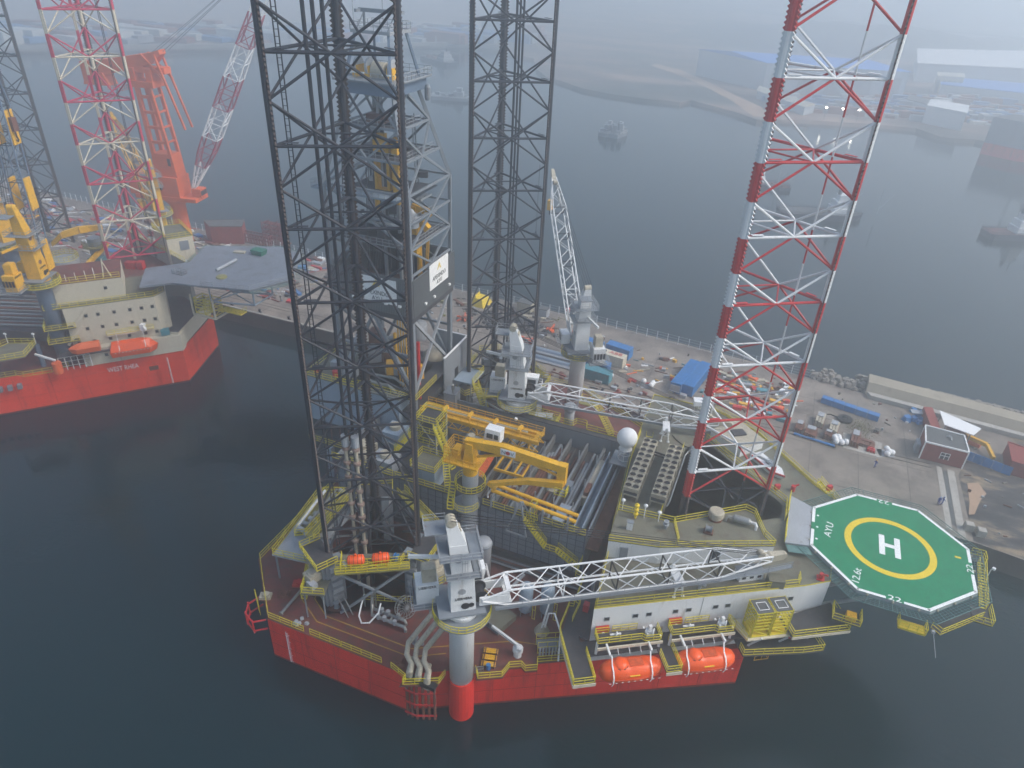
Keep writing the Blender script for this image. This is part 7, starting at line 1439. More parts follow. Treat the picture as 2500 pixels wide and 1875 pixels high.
for z_, ss in ((18.9, (3.9, 6.0, 8.2, 11.2, 14.2, 16.4)), (16.0, (3.9, 6.0, 8.4, 11.4, 14.0, 16.8)), (13.0, (4.2, 6.4, 9.6, 13.2, 16.2, 19.0)), (10.2, (14.6,))):
    for s in ss:
        tt = TD if z_ > 12 else .25
        p = part(wa, 'window', MB().bar(WF(s - .28, tt + .03, z_), WF(s + .28, tt + .03, z_), .08, .62), M_GLASS)
        q = part(wa, 'frame', MB().bar(WF(s - .40, tt + .01, z_), WF(s + .40, tt + .01, z_), .05, .84), M_BEIGE); q.parent = p
part(wa, 'window', MB().bar(WF(11.4, TD - 1.95, 23.6), WF(12.0, TD - 1.95, 23.6), .08, .62), M_GLASS)
for z_ in (17.2, 14.2): part(wa, 'side_gallery', wbox(18.6, 24.2, TD + 1.2, TD - 5, z_ - .2, z_), M_DGREY); part(wa, 'gallery_railing', MB().rail([WF(18.6, TD + 1.2, z_), WF(24.2, TD + 1.2, z_), WF(24.2, TD - 3, z_)], 1.1, 1.4), M_YEL)
for a, b in (((15.5, 21.2), (18.9, 17.2)), ((17.5, 17.0), (21, 13.2))): part(wa, 'outer_stair', MB().bar(WF(a[0], TD + .7, a[1]), WF(b[0], TD + .7, b[1]), .12, .5), M_CREAM)
part(wa, 'tripod_mast', MB().tube(WF(11.6, TD - 3, 25.5), WF(11.2, TD - 3.3, 29.4), .12).tube(WF(10.2, TD - 3, 25.5), WF(11.2, TD - 3.3, 28.8), .1), M_CREAM)
for s in (13.2, 14.8, 16.6, 18.4, 20.6): part(wa, 'aerial', MB().tube(WF(s, TD - 3.2, 25.5), WF(s, TD - 3.2, 25.6 + 1 + (s % 2)), .06), M_MWHITE)
part(wa, 'davit_gallery', wbox(4.6, 13.6, TD + .9, TD, 13.9, 14.2), M_CREAM); part(wa, 'davit_railing', MB().rail([WF(4.6, TD + .9, 14.2), WF(13.6, TD + .9, 14.2)], 1.0, 1.4), M_YEL); part(wa, 'davit_winch', MB().obox(WF(6.6, TD + .9, 14.2), (.9, 1.0, 1.4), WA).lathe(WF(6.6, TD + 1.6, 14.7), [(.5, 0), (.5, .5)], 14, 'y'), M_MWHITE)
part(wa, 'boat_deck', wbox(13.8, 23, .9, -2.5, 11.2, 11.45), M_DGREY)
mb = MB()
for i in range(6):
    for z_ in (9.4, 10.4, 11.4): mb.bar(WF(17.6, .9, z_), WF(23.4, .9, z_), .12)
    mb.bar(WF(17.6 + i * 1.15, .9, WD - .2), WF(17.6 + i * 1.15, .9, 11.4), .12)
part(wa, 'white_rack_frame', mb, M_MWHITE)
def orange_boat(c, ang, L, label, open_=False):
    t = thing('lifeboat' if not open_ else 'rescue_boat', label, 'lifeboat' if not open_ else 'rescue boat', c, ang)
    if open_: part(t, 'hull', MB().prism([(-L / 2, -.8), (L * .3, -.9), (L * .5, 0), (L * .3, .9), (-L / 2, .8)], 0, 1.1, [(-L / 2, -1), (L * .3, -1.1), (L * .58, 0), (L * .3, 1.1), (-L / 2, 1)]), M_OCRANE, local=True); part(t, 'cover', MB().prism([(-L / 2, -1), (L * .3, -1.1), (L * .58, 0), (L * .3, 1.1), (-L / 2, 1)], 1.11, 1.9, [(-L / 2, -.5), (L * .1, -.5), (L * .3, 0), (L * .1, .5), (-L / 2, .5)]), M_OCRANE, local=True)
    else:
        part(t, 'hull', MB().prism([(-L / 2, -1.1), (L * .34, -1.2), (L / 2, 0), (L * .34, 1.2), (-L / 2, 1.1)], 0, 1.4, [(-L / 2 - .2, -1.5), (L * .36, -1.5), (L * .56, 0), (L * .36, 1.5), (-L / 2 - .2, 1.5)]), M_ORANGE, local=True)
        part(t, 'canopy', MB().prism([(-L / 2 - .1, -1.45), (L * .36, -1.45), (L * .54, 0), (L * .36, 1.45), (-L / 2 - .1, 1.45)], 1.41, 2.9, [(-L / 2 + .4, -.8), (L * .2, -.8), (L * .4, 0), (L * .2, .8), (-L / 2 + .4, .8)]), M_ORANGE, local=True)
        for x in (-L * .3, L * .28): part(t, 'fall_wire', MB().bar((x, 0, 2.9), (x, 0, 5.0), .1).bar((x, -1.5, 1.6), (x, -.7, 2.95), .12, .04), M_MWHITE, local=True)
        mb = MB()
        for i in range(11): mb.box(-L * .42 + i * L * .08, -1.56, 1.15, -L * .39 + i * L * .08, -1.50, 1.25)
        part(t, 'reflective_tape', mb, M_MWHITE, local=True)
    return t
wang = atan2(-hd_.y, -hd_.x)
orange_boat(WF(9.2, .9, 10.0), wang, 8.6, 'orange lifeboat hanging against the cream tower of the farther rig')
orange_boat(WF(17.8, 1.6, 12.4), wang + pi, 5.4, 'dull orange open rescue boat beside the slate blue pedestal', True)
t = thing('aqua_skip', 'bright aqua blue crate on the boat deck of the farther rig', 'crate', WF(3.4, .2, 12.2)); part(t, 'body', MB().obox(WF(2.6, -1.0, 12.2), (1.7, 1.5, 1.0), wang), M_TEAL); part(t, 'lid', MB().obox(WF(2.6, -1.0, 13.21), (1.8, 1.6, .1), wang), M_TEAL)
# helideck of the farther rig
HH = [(-55.6, 19.6), (-56.4, 34), (-63, 44.5), (-76.6, 46.4), (-81.5, 33.8), (-80.6, 24.6), (-76.6, 16.2), (-69.8, 14.2)]
HH = [tuple(at(px, py, 24.0).xy) for px, py in ((630, 710), (745, 640), (700, 605), (500, 601), (463, 630), (355, 690), (418, 688), (420, 690))]
HH = [tuple(at(px, py, 24.0).xy) for px, py in ((608, 709), (715, 683), (735, 620), (680, 602), (502, 600), (462, 640), (355, 655), (340, 700), (418, 690), (490, 698))]
wh = thing('helideck', 'bare slate grey unpainted helideck of the farther rig strewn with gear', 'helideck', (-67, 28, 24))
part(wh, 'deck_plate', MB().prism(HH, 23.6, 24.0), mat('slate_deck', (0.17, 0.19, 0.22), 0.6, var=.15, scale=.12, dirt=(.1, .1, .1), dirt_amt=.4))
mb = MB(); c_ = V((sum(p[0] for p in HH) / len(HH), sum(p[1] for p in HH) / len(HH)))
for a, b in zip(HH[:6], HH[1:6]):
    a_, b_ = V(a) + (V(a) - c_).normalized() * 1.5, V(b) + (V(b) - c_).normalized() * 1.5
    for k in range(5): f = k / 4; mb.bar((*V(a).lerp(a_, f), 23.6), (*V(b).lerp(b_, f), 23.6), .05)
    for k in range(9): mb.bar((*V(a).lerp(V(b), k / 8), 23.6), (*a_.lerp(b_, k / 8), 23.6), .06)
part(wh, 'safety_net', mb, M_NET)
part(wh, 'edge_rail', MB().rail([(*p, 24.0) for p in (HH[9], HH[0], HH[1], HH[2])], 1.0, 2.4, False, .06), M_LGREY)
part(wh, 'support_truss', MB().truss([[V((*HH[9], 19.5)) + V((0, 2, 0)), V((*HH[9], 19.5)) + V((0, 8, 0)), V((*HH[9], 23.5)) + V((0, 8, 0)), V((*HH[9], 23.5)) + V((0, 2, 0))], [V((*HH[0], 19.5)) + V((-1, 2, 0)), V((*HH[0], 19.5)) + V((-1, 8, 0)), V((*HH[0], 23.5)) + V((-1, 8, 0)), V((*HH[0], 23.5)) + V((-1, 2, 0))]], .2, .14), M_PBLUE)
for nm, lb, px, py, mk in (('green_skip', 'open green skip lying on the bare grey helideck', 633, 621, lambda p: (MB().prism(Bx(p.x - 1.3, p.y - .9, p.x + 1.3, p.y + .9), 24, 25.2, Bx(p.x - 1.6, p.y - 1.1, p.x + 1.6, p.y + 1.1)), mat('skip_green', (.02, .14, .09), .7))), ('grey_cylinder', 'long grey tube lying on the bare grey helideck', 546, 655, lambda p: (MB().tube((p.x, p.y - 2.2, 24.4), (p.x - .2, p.y + 4.4, 24.4), .35, 12), M_LGREY)), ('timber_pallet', 'pale pallet lying on the bare grey helideck', 585, 617, lambda p: (MB().obox((p.x, p.y, 24), (2.6, 1.1, .35), .3), M_BEIGE)), ('net_heap', 'yellow rope heap on the bare grey helideck', 541, 677, lambda p: (MB().lathe((p.x, p.y, 24), [(1.2, 0), (1.1, .3), (.3, .5)], 12), M_OLIVE)), ('dark_frame', 'small dark lattice frame on the bare grey helideck', 438, 668, lambda p: (MB().rail([(p.x - 1.4, p.y - .6, 24), (p.x + 1.4, p.y - .6, 24), (p.x + 1.4, p.y + .6, 24), (p.x - 1.4, p.y + .6, 24)], .9, .7, True), M_GREY))):
    p = at(px, py, 24); mb, m_ = mk(p); single(nm, mb, m_, lb, nm.split('_')[-1], (p.x, p.y, 24), local=False)
t = thing('raft_cage', 'yellow twin cage frame in a white bracket under the farther helideck', 'cage', (-66.5, 18.5, 17)); q = at(502, 770, 16.0); cx, cy = q.x, q.y + 1.5
for k in (0, 1):
    P4 = [(cx - 2.6 + k * 2.6, cy - 1.4), (cx - .1 + k * 2.6, cy - 1.4), (cx - .1 + k * 2.6, cy + 1.2), (cx - 2.6 + k * 2.6, cy + 1.2)]; mb = MB()
    for a, b in zip(P4, P4[1:] + P4[:1]):
        for z_ in (16.2, 17.4, 18.2, 18.9, 19.6): mb.bar((*a, z_), (*b, z_), .16)
        mb.bar((*a, 16), (*a, 19.8), .16); mb.bar((*a, 16.2), (*b, 17.4), .12)
    part(t, 'cage_frame', mb, M_YEL)
part(t, 'white_bracket', MB().bar((cx - 3, cy - 1.8, 15.9), (cx + 3, cy - 1.8, 15.9), .35).bar((cx - 3, cy - 1.8, 15.9), (cx - 3, cy - 1.8, 20.6), .3).bar((cx + 3, cy - 1.8, 15.9), (cx + 3, cy - 1.8, 20.6), .3).bar((cx + 3, cy - 1.8, 15.9), (cx + 3, cy + 2, 15.9), .35), M_CREAM)
part(t, 'side_walkway', MB().box(cx + 3.4, cy - .6, 17.5, cx + 9, cy + 1.4, 17.7), M_HYEL); part(t, 'railing', MB().rail([(cx + 3.4, cy - .6, 17.7), (cx + 9, cy - .6, 17.7), (cx + 9, cy + 1.4, 17.7)], 1.1, 1.2), M_YEL)
# superstructure round the leg: cream house and sloping dark wall behind
t = thing('cream_house', 'cream deckhouse with dark door behind the crimson banded leg', 'deckhouse', (-84, 34, 22)); P4 = [tuple(at(px, py, 26.5).xy) for px, py in ((406, 586), (470, 576), (440, 548), (372, 556))]
part(t, 'wall', MB().prism(P4, 16, 26.5), M_CREAM); part(t, 'roof', MB().prism(P4, 26.52, 26.65), M_GREEN); part(t, 'railing', MB().rail([(*p, 26.65) for p in P4], 1.1, 1.5, True), M_YEL)
a, b = V((*P4[0], 0)), V((*P4[1], 0)); d = (b - a).normalized(); part(t, 'door', MB().bar(a + d * 2.6 + V((0, -.05, 24.6)), a + d * 4.6 + V((0, -.05, 24.6)), .1, 2.2), M_GREY)
t = thing('leg_wall', 'beige sloping wall and walkways around the crimson banded leg base', 'wall', (-92, 36, 20)); q0, q1, q2 = at(316, 566, 23), at(432, 585, 23), at(452, 640, 23)
part(t, 'wall', MB().prism([tuple(q0.xy), tuple(q2.xy), (q2.x, q2.y + 1), (q0.x, q0.y + 1)], 10, 23), mat('beige_grey_wall', (.33, .32, .29), .6, var=.1, scale=.3)); part(t, 'walkway', MB().rail([(q0.x, q0.y, 23), (q2.x, q2.y, 23)], 1.1, 2), M_YEL)
part(t, 'deck_plate', MB().prism(Wi([(-9, -9.5), (9, -9.5), (9, 9), (-9, 9)]), 19.4, 19.6), M_DECK)
t = thing('boiler_unit', 'teal blue machinery unit on deck at the foot of the crimson banded leg', 'machinery', (-97, 20, 20)); p = at(240, 640, 20.5); part(t, 'body', MB().obox((p.x, p.y, 19.6), (3.2, 2.2, 2.2), .3), M_TEAL); part(t, 'red_box', MB().obox((p.x + 7.4, p.y + 2.4, 19.6), (2.2, 1.4, 1.6), .3).obox((p.x + 9.6, p.y + 3.2, 19.6), (1.4, 1.4, 1.8), .3), M_LRED)
t = thing('grey_tank', 'big grey green round tank beside the yellow crane of the farther rig', 'tank', (-97, 10, 18)); p = at(165, 655, 20); part(t, 'shell', MB().cyl((p.x, p.y, 10), 3.0, 12.5, 24), M_LGREY); part(t, 'railing', MB().rail([(p.x + 2.9 * cos(a), p.y + 2.9 * sin(a), 22.5) for a in (0, .8, 1.6, 2.4, 3.2, 4, 4.8, 5.6)], 1.1, 1, True), M_YEL)
# yellow crane on slate pedestal
yc = deck_crane(-89.2, -.9, WD, 25.6, R(113), 38, R(86), 1, 'yellow crane on a tall slate blue pedestal on the farther rig', M_GOLD, rot_walk=False, head=15.5, mp=M_SLATE, ped=1.5, lettering=True, col2=M_SLATE)
for z_ in (18, 30, 42):
    for q in (-1.55, 1.2): part(yc, 'boom_side_plate', MB().box(1.4 + (z_ - 18) * .07, q, z_ + 2, 3.6 + (z_ - 18) * .07, q + .35, z_ + 8), M_GOLD, local=True)
# second yellow crane beyond and grey folded loader
deck_crane(-113, 52, WD, 20, R(150), 33, R(30), 1, 'distant yellow crane with boom slanting left behind the crimson leg', M_GOLD, rot_walk=False, lettering=False, engine=False)
t = thing('loader_crane', 'yellow box boom loader arched across the deck of the farther rig', 'loader crane', (-108, 32, 18)); q = [at(px, py, 30) for px, py in ((150, 566), (205, 552), (250, 548))]
mb = beam(MB(), [(at(128, 590, 27), 1.0), (at(150, 566, 29.5), 1.3), (at(190, 553, 30.5), 1.5), (at(248, 549, 30), .9)], 1.0); part(t, 'main_boom', mb, M_GOLD); part(t, 'lower_arm', beam(MB(), [(at(205, 650, 22), .8), (at(260, 590, 24), .9)], .8), M_GOLD); p = at(232, 600, 24); part(t, 'pedestal', MB().cyl((p.x, p.y, 10), 1.4, 16, 16), M_GREY); part(t, 'pedestal_platform', MB().cyl((p.x, p.y, 24), 2.6, .2, 18).rail([(p.x + 2.5 * cos(a), p.y + 2.5 * sin(a), 24.2) for a in (0, 1, 2, 3, 4, 5)], 1.1, 1, True), M_OLIVE)
# dark pipe racks, lattice frames and clutter on the aft deck of the farther rig
t = thing('pipe_rack', 'dark racks of grey pipe covering the aft deck of the farther rig', 'pipe rack', (-110, 2, WD))
part(t, 'platform', MB().prism([tuple(at(px, py, 13).xy) for px, py in ((-60, 800), (135, 815), (150, 700), (90, 640), (-60, 640))], 11, 13), M_DGREY)
for k in range(22):
    a, b = at(-40 + k * 2, 700 + k * 4.6, 13.3), at(128 + k * .4, 708 + k * 4.4, 13.3); part(t, 'pipe', MB().tube(a, b, .14 + .05 * (k % 3), 6), (M_PIPE, M_DGREY, M_GREY, M_RUST)[k % 4])
t = thing('corner_platform', 'olive railed platform with lamps at the left picture edge on the farther rig', 'platform', (-98, -8, 14)); q = [at(px, py, 14) for px, py in ((-30, 885), (60, 870), (88, 838), (20, 838), (-30, 860))]; part(t, 'deck_plate', MB().prism([tuple(p.xy) for p in q], 13.7, 14), M_GREEN); part(t, 'railing', MB().rail([(p.x, p.y, 14) for p in q], 1.1, 1.5), M_YEL)
for p in (q[2], q[3]): part(t, 'lamp', MB().tube((p.x, p.y, 14), (p.x, p.y, 16), .07).obox((p.x, p.y, 16), (.6, .3, .3)), M_MWHITE)
part(t, 'support', MB().tube((q[0].x, q[0].y, WD), (q[0].x, q[0].y, 13.7), .3), M_SLATE); part(t, 'support', MB().tube((q[2].x, q[2].y, WD), (q[2].x, q[2].y, 13.7), .5), M_SLATE)
t = thing('deck_davit', 'white jib davit with orange winch near the side of the farther rig', 'davit', (-94, -6, WD)); a, b = at(135, 880, 11.5), at(85, 865, 12.5); part(t, 'jib', MB().bar(a, b, .3, .4), M_MWHITE); part(t, 'winch', MB().cyl((a.x, a.y, WD), .9, 2.4, 12), M_OCRANE)
# dark leg and derrick of the farther rig, cut by the left edge
tX, CX_ = leg('lattice_tower', 'dark lattice leg of the farther rig cut by the left picture edge', -139, 37, R(20), 60.0, -11, 6, 0, [M_STEEL], lambda k: 0, lambda k: 0, 10.0, None)
deck_crane(-116, 12, WD, 24, R(172), 34, R(32), 1, 'yellow crane of the farther rig with boom crossing the left picture edge', M_GOLD, rot_walk=False, mp=M_SLATE, lettering=False, engine=False)
bx, by = -91.6, 3.4
t = thing('hook_block', 'black and yellow hook block hanging beside the upright lattice boom', 'hook block', (bx + 2.6, by, 55)); part(t, 'block', MB().obox((bx + 2.6, by, 55), (1.2, 1.0, 2.4)), M_RUST); part(t, 'rope', MB().tube((bx + 2.6, by, 57.4), (bx + 2.4, by, 66), .1), M_BLACK); part(t, 'hook', MB().path([(bx + 2.6, by, 55), (bx + 2.6, by, 54), (bx + 2.9, by, 53.5), (bx + 2.6, by, 53.1), (bx + 2.3, by, 53.4)], .14), M_BLACK)

# ------------------------------------------------------------------ orange shipyard crane
OX, OY = -127.5, 72.5
oc = thing('luffing_crane', 'orange shipyard tower crane with red and white lattice jib', 'crane', (OX, OY, 4))
part(oc, 'column', MB().lathe((OX, OY, 4), [(3.0, 0), (2.4, 1), (2.2, 14), (3.4, 16), (3.4, 17)], 24), M_OCRANE, smooth=True)
part(oc, 'portal_frame', MB().rail([(OX - 4, OY - 3, 4), (OX - 2.6, OY - 2.6, 4), (OX - 2.6, OY + 2.6, 4)], 9, 1, False, .2), M_RUST)
oa = R(12); ex_ = V((cos(oa), sin(oa), 0)); ey_ = V((-sin(oa), cos(oa), 0)); oo = V((OX, OY, 0))
def OP(a, b, z): p = oo + ex_ * a + ey_ * b; return (p.x, p.y, z)
def obx(a0, b0, a1, b1, z0, z1, s=0): return MB().prism([OP(a, b, 0)[:2] for a, b in ((a0, b0), (a1, b0), (a1, b1), (a0, b1))], z0, z1, [OP(a, b, 0)[:2] for a, b in ((a0 + s, b0), (a1 - s, b0), (a1 - s, b1), (a0 + s, b1))])
part(oc, 'machine_house', obx(-12.5, -3.2, 3.5, 3.2, 22.0, 29), M_OCRANE); part(oc, 'house_floor', obx(-11, -3.4, 8.5, 3.4, 20.6, 22), M_OCRANE)
part(oc, 'house_window', MB().box(*OP(-3.6, -3.3, 24.4), *OP(-1.6, -3.24, 25.6)), M_GLASS)
part(oc, 'operator_cabin', obx(6.5, -1.5, 9.4, 1.8, 22.2, 25), M_OCRANE); part(oc, 'cabin_window', obx(9.3, -1.3, 9.5, 1.6, 22.8, 24.4), M_GLASS)
part(oc, 'tower_root', obx(-4.0, -2.4, 3.4, 2.4, 29.01, 37, .6), M_OCRANE)
part(oc, 'tower_panel', MB().box(*OP(1.2, -2.4, 33), *OP(2.2, -2.3, 35.6)), M_BLACK)
for b in (-2.1, 2.1):
    part(oc, 'tower_leg', MB().bar(OP(-2.8, b, 37), OP(-3.4, b, 59), 1.0, 1.1), M_OCRANE); part(oc, 'tower_leg', MB().bar(OP(2.4, b, 37), OP(.4, b, 59), .8, .9), M_OCRANE)
for i, z_ in enumerate((41, 46, 51, 56)): f = (z_ - 37) / 22; part(oc, 'cross_beam', MB().bar(OP(-2.8 - .6 * f, -2.1, z_), OP(2.4 - 2 * f, -2.1, z_), .8, .9).bar(OP(2.4 - 2 * f, -2.1, z_), OP(2.4 - 2 * f, 2.1, z_), .6), M_OCRANE)
part(oc, 'inner_ladder', MB().rail([OP(.4, 0, 38), OP(1.2, 0, 38)], 20, .5, False, .12), M_LGREY)
part(oc, 'head_ring', obx(-5.2, -2.8, 2.0, 2.8, 59, 61), M_OCRANE)
part(oc, 'head_beam', MB().prism([OP(a, b, 0)[:2] for a, b in ((-20, -1.6), (5.5, -1.6), (5.5, 1.6), (-20, 1.6))], 63.5, 65.5, [OP(a, b, 0)[:2] for a, b in ((-20, -1.6), (5.5, -1.6), (5.5, 1.6), (-20, 1.6))]), M_OCRANE)
part(oc, 'head_web', beam(MB(), [(V(OP(-20, 0, 65.6)), 6.5), (V(OP(-11, 0, 67)), 4.5), (V(OP(-4, 0, 68.6)), 4), (V(OP(2.4, 0, 70)), 3.5), (V(OP(5, 0, 71)), 1.5)], 3.1), M_OCRANE)
for a in (-4.4, .8): part(oc, 'head_column', obx(a - .9, -2.2, a + .9, 2.2, 61, 65), M_OCRANE)
part(oc, 'counterweight', obx(-20, -2, -12, 2, 58.5, 62.5, 1.4), M_OCRANE)
part(oc, 'hanging_stage', MB().rail([OP(-12.5, -2.2, 57.4), OP(-8, -2.2, 57.4), OP(-8, 2, 57.4)], 1.6, 1, False, .12), M_OCRANE)
root = V(OP(6.0, 0, 23.5)); 
for b in (-1.8, 1.8): part(oc, 'stay_beam', MB().bar(OP(3.4, b, 69.5), OP(8.6, b, 46), .5).bar(OP(-.6, b, 69.5), OP(5.4, b, 61.6), .4), M_OCRANE)
# jib leaning out to upper right
jt = V((root.x + 32.5, root.y + 13, 103)); jd = (jt - root).normalized(); js = jd.cross(V((0, 0, 1))).normalized(); ju = js.cross(jd).normalized(); st = []; n = 16; Lj = (jt - root).length
for i in range(n + 1):
    f = i / n; w_ = 4.6 * min(1, .25 + f * 5) * (1 - .45 * max(0, f - .5) * 2); h = 4.2 * min(1, .1 + f * 4.5) * (1 - .45 * max(0, f - .5) * 2); c = root + jd * Lj * f
    st.append([c - js * w_ / 2 + ju * h * .5, c + js * w_ / 2 + ju * h * .5, c + js * w_ / 2 - ju * h * .5, c - js * w_ / 2 - ju * h * .5])
for k in range(0, n, 2): part(oc, 'jib_section', MB().truss(st[k:k + 3], .24, .13, 6, caps=False), M_MWHITE if (k // 2) % 2 == 0 else mat('jib_dark_red', (.33, .02, .05), .5))
for b in (-1.2, 1.2): part(oc, 'luffing_rope', MB().tube(OP(6, b, 70.5), jt + js * b * .4, .08, 4), M_GREY); part(oc, 'luffing_rope', MB().tube(OP(2, b, 69.5), jt + js * b * .6, .07, 4), M_GREY)
oc.scale = (1, 1, .82)
for b in (0, .8): part(oc, 'hoist_rope', MB().tube(OP(-6, b, 60), OP(-6.5, b, 27), .06, 4), M_GREY)
# ------------------------------------------------------------------ buildings and goods on the quay
def cabin(name, label, cat, P, z1, m_, roofm, trim=True):
    c = (sum(p[0] for p in P) / 4, sum(p[1] for p in P) / 4, 4); t = thing(name, label, cat, c); part(t, 'wall', MB().prism(P, 4, z1), m_)
    if trim:
        for p in P: part(t, 'corner_trim', MB().bar((*p, 4), (*p, z1), .22), M_MWHITE)
    part(t, 'roof', MB().prism(P, z1 + .01, z1 + .18), roofm)
    mb = MB()
    for a, b in zip(P, P[1:] + P[:1]): mb.bar((*a, z1 + .2), (*b, z1 + .2), .22, .3)
    part(t, 'roof_edge', mb, M_MWHITE if trim else roofm); return t
HPp = [(80.4, 48.8), (88.0, 48.6), (87.8, 54.6), (80.8, 55.2)]
h = cabin('brick_cabin', 'red brick cabin with flat grey roof on the quay beyond the helideck', 'cabin', HPp, 7.8, M_BRICK, M_ROOF)
part(h, 'window', MB().box(83.6, 48.55, 5.2, 85.2, 48.62, 6.6), M_GLASS); part(h, 'window_frame', MB().rail([(83.6, 48.5, 5.15), (85.2, 48.5, 5.15)], 1.5, .8, False, .1, False), M_MWHITE); part(h, 'roof_pipe', MB().path([(84.4, 52.6, 8.05), (84.8, 52.6, 8.3), (85.2, 52.2, 8.3), (85.2, 51.4, 8.05)], .15), M_LGREY); part(h, 'air_unit', MB().obox((79.9, 51.4, 4), (.7, 2.4, 2.2)), M_LGREY)
t = thing('tarp_shed', 'open red shed under a tilted white sheet roof beside the sea wall', 'shed', (87, 61, 4)); part(t, 'sheet_roof', MB().prism([(84.4, 64.0), (91.8, 60.2), (90.0, 56.8), (84.8, 58.4)], 7.2, 7.35), M_MWHITE)
for p in ((84.8, 63.4), (91.2, 60.2), (89.6, 57.4), (85.2, 58.8)): part(t, 'post', MB().bar((*p, 4), (*p, 7.2), .15), M_GREY)
part(t, 'red_container', MB().prism([(81.6, 65.4), (83.4, 66), (84.4, 57.2), (82.6, 56.8)], 4, 6.6), M_BRICK); part(t, 'stored_crates', MB().obox((87.6, 60, 4), (3.4, 2.6, 1.6), -.3).obox((88.6, 58.6, 4), (1.5, 1.2, 2.0), .2), M_RUST)
t = thing('blue_tarpaulin', 'crumpled blue tarpaulin and sheet pile beside the red shed', 'tarpaulin', (80.6, 65.6, 4)); rr = random.Random(2); mb = MB()
for i in range(9): rock(mb, (80.4 + rr.uniform(-1.8, 1.8), 64.6 + rr.uniform(-2.6, 2.6), 4.5), rr.uniform(.6, 1.3), rr)
part(t, 'sheet', mb, M_BLUE); part(t, 'white_board', MB().obox((80.6, 64.4, 5.5), (2.4, 1.5, .12), .2), M_LGREY)
t = thing('blue_site_fence', 'blue site fence panels leading from the brick cabin to the red container', 'fence', (93, 51, 4)); 
for i in range(5): a = V((88.6 + i * 1.6, 52.6 - i * .5, 0)); part(t, 'panel', MB().bar(a + V((0, 0, 5)), a + V((1.55, -.48, 5)), .1, 2), M_BLUE)
t = thing('yellow_digger_arm', 'yellow folded machine arm lying behind the blue fence', 'machine arm', (92, 57, 4)); part(t, 'boom', MB().bar((89.4, 59.8, 5.2), (93.0, 57.2, 5.6), .7, .8).bar((93.0, 57.2, 5.6), (94.0, 53.8, 4.9), .6, .7), M_GOLD); part(t, 'base', MB().obox((89.2, 60.2, 4), (2.2, 1.6, 1.2), .2).obox((91.2, 58.8, 4), (2.6, 1.2, .8), -.5), M_OCRANE)
h = cabin('red_container_cabin', 'long red brown cabin at the right picture edge by the blue fence', 'cabin', [(96.0, 50.8), (99.6, 50.2), (99.8, 57.0), (96.4, 57.8)], 6.8, M_BRICK, M_BRICK, False)
for i, (x, y, lb) in enumerate(((86.9, 29.6, 'left pale concrete block near the quay edge beside the helideck'), (88.7, 28.8, 'right pale concrete block near the quay edge, with rope behind'))):
    single('concrete_block', MB().obox((0, 0, 0), (1.35, 1.25, 1.3), .1).obox((0, 0, 1.3), (1.2, 1.1, .05), .1), M_PCONC, lb, 'block', (x, y, 4.0), group='concrete blocks by the quay edge')
# containers
def container(x, y, L, W_, ang, m_, label, z=4.0, name='shipping_container', h=2.6):
    t = thing(name, label, 'container', (x, y, z), ang)
    part(t, 'shell', MB().box(-L / 2, -W_ / 2, 0, L / 2, W_ / 2, h), m_, local=True)
    mb = MB(); n = int(L / .55)
    for i in range(n): xx = -L / 2 + .3 + i * (L - .6) / max(1, n - 1); mb.box(xx - .08, -W_ / 2 - .04, .2, xx + .08, -W_ / 2 - .002, h - .2).box(xx - .08, W_ / 2 + .002, .2, xx + .08, W_ / 2 + .04, h - .2).box(xx - .06, -W_ / 2 + .15, h + .002, xx + .06, W_ / 2 - .15, h + .03)
    part(t, 'corrugation', mb, m_, local=True, kind='stuff')
    for q in (-1, 1): part(t, 'corner_post', MB().box(q * (L / 2 - .08) - .1, -W_ / 2 - .05, 0, q * (L / 2 - .08) + .1, -W_ / 2 + .1, h + .04), m_, local=True)
    return t
a90 = R(97)
container(31.9, 57.4, 12.6, 2.5, R(80), M_BLUE, 'left of two long blue containers side by side on the quay')
t = container(34.5, 57.6, 12.6, 2.5, R(80), M_BLUE, 'right of two long blue containers side by side on the quay')
t = thing('white_end_panel', 'white ribbed panel set against the near end of the left long blue container', 'panel', (30.8, 51, 4)); part(t, 'panel', MB().obox((30.8, 50.9, 4.9), (2.2, .14, 1.3), R(-8)), M_LGREY); part(t, 'frame', MB().obox((30.8, 50.8, 4.7), (2.4, .06, .12), R(-8)), M_MWHITE)
container(15.0, 62.6, 6.1, 2.5, R(-10), M_BLUE, 'bright blue container behind the lettered cream container')
c = container(14.6, 58.0, 6.1, 2.5, R(-8), M_CREAM, 'cream container with red lettering on its roof beside the far crane')
text_part(c, 'roof_lettering', 'ABB', (15.2, 58.2, 6.66), (1, -.14, 0), (.14, 1, 0), 1.1, M_LRED, wd=3.2)
part(c, 'roof_fan', MB().lathe((12.4, 58.5, 6.6), [(.5, 0), (.5, .12)], 14), M_DGREY)
container(12.2, 53.0, 6.1, 2.4, R(-9), M_BLUE, 'dark blue container with rusty machinery, just below the lettered one')
container(13.4, 49.4, 6.4, 2.5, R(-5), M_TEAL, 'faded teal container nearest the white crane pedestal')
container(8.6, 62.0, 5.0, 2.4, R(-12), M_BLUE, 'navy blue container half hidden behind the far crane machinery')
pr = None
for i in range(5):
    x = 62.6 + i * 2.35; y = 62.2 - i * .55
    container(x, y, 2.3, 1.5, R(-12), M_BLUE, ('leftmost', 'second', 'middle', 'fourth', 'rightmost')[i] + ' blue bin in the row of five by the sea wall', h=1.3, name='blue_bin')
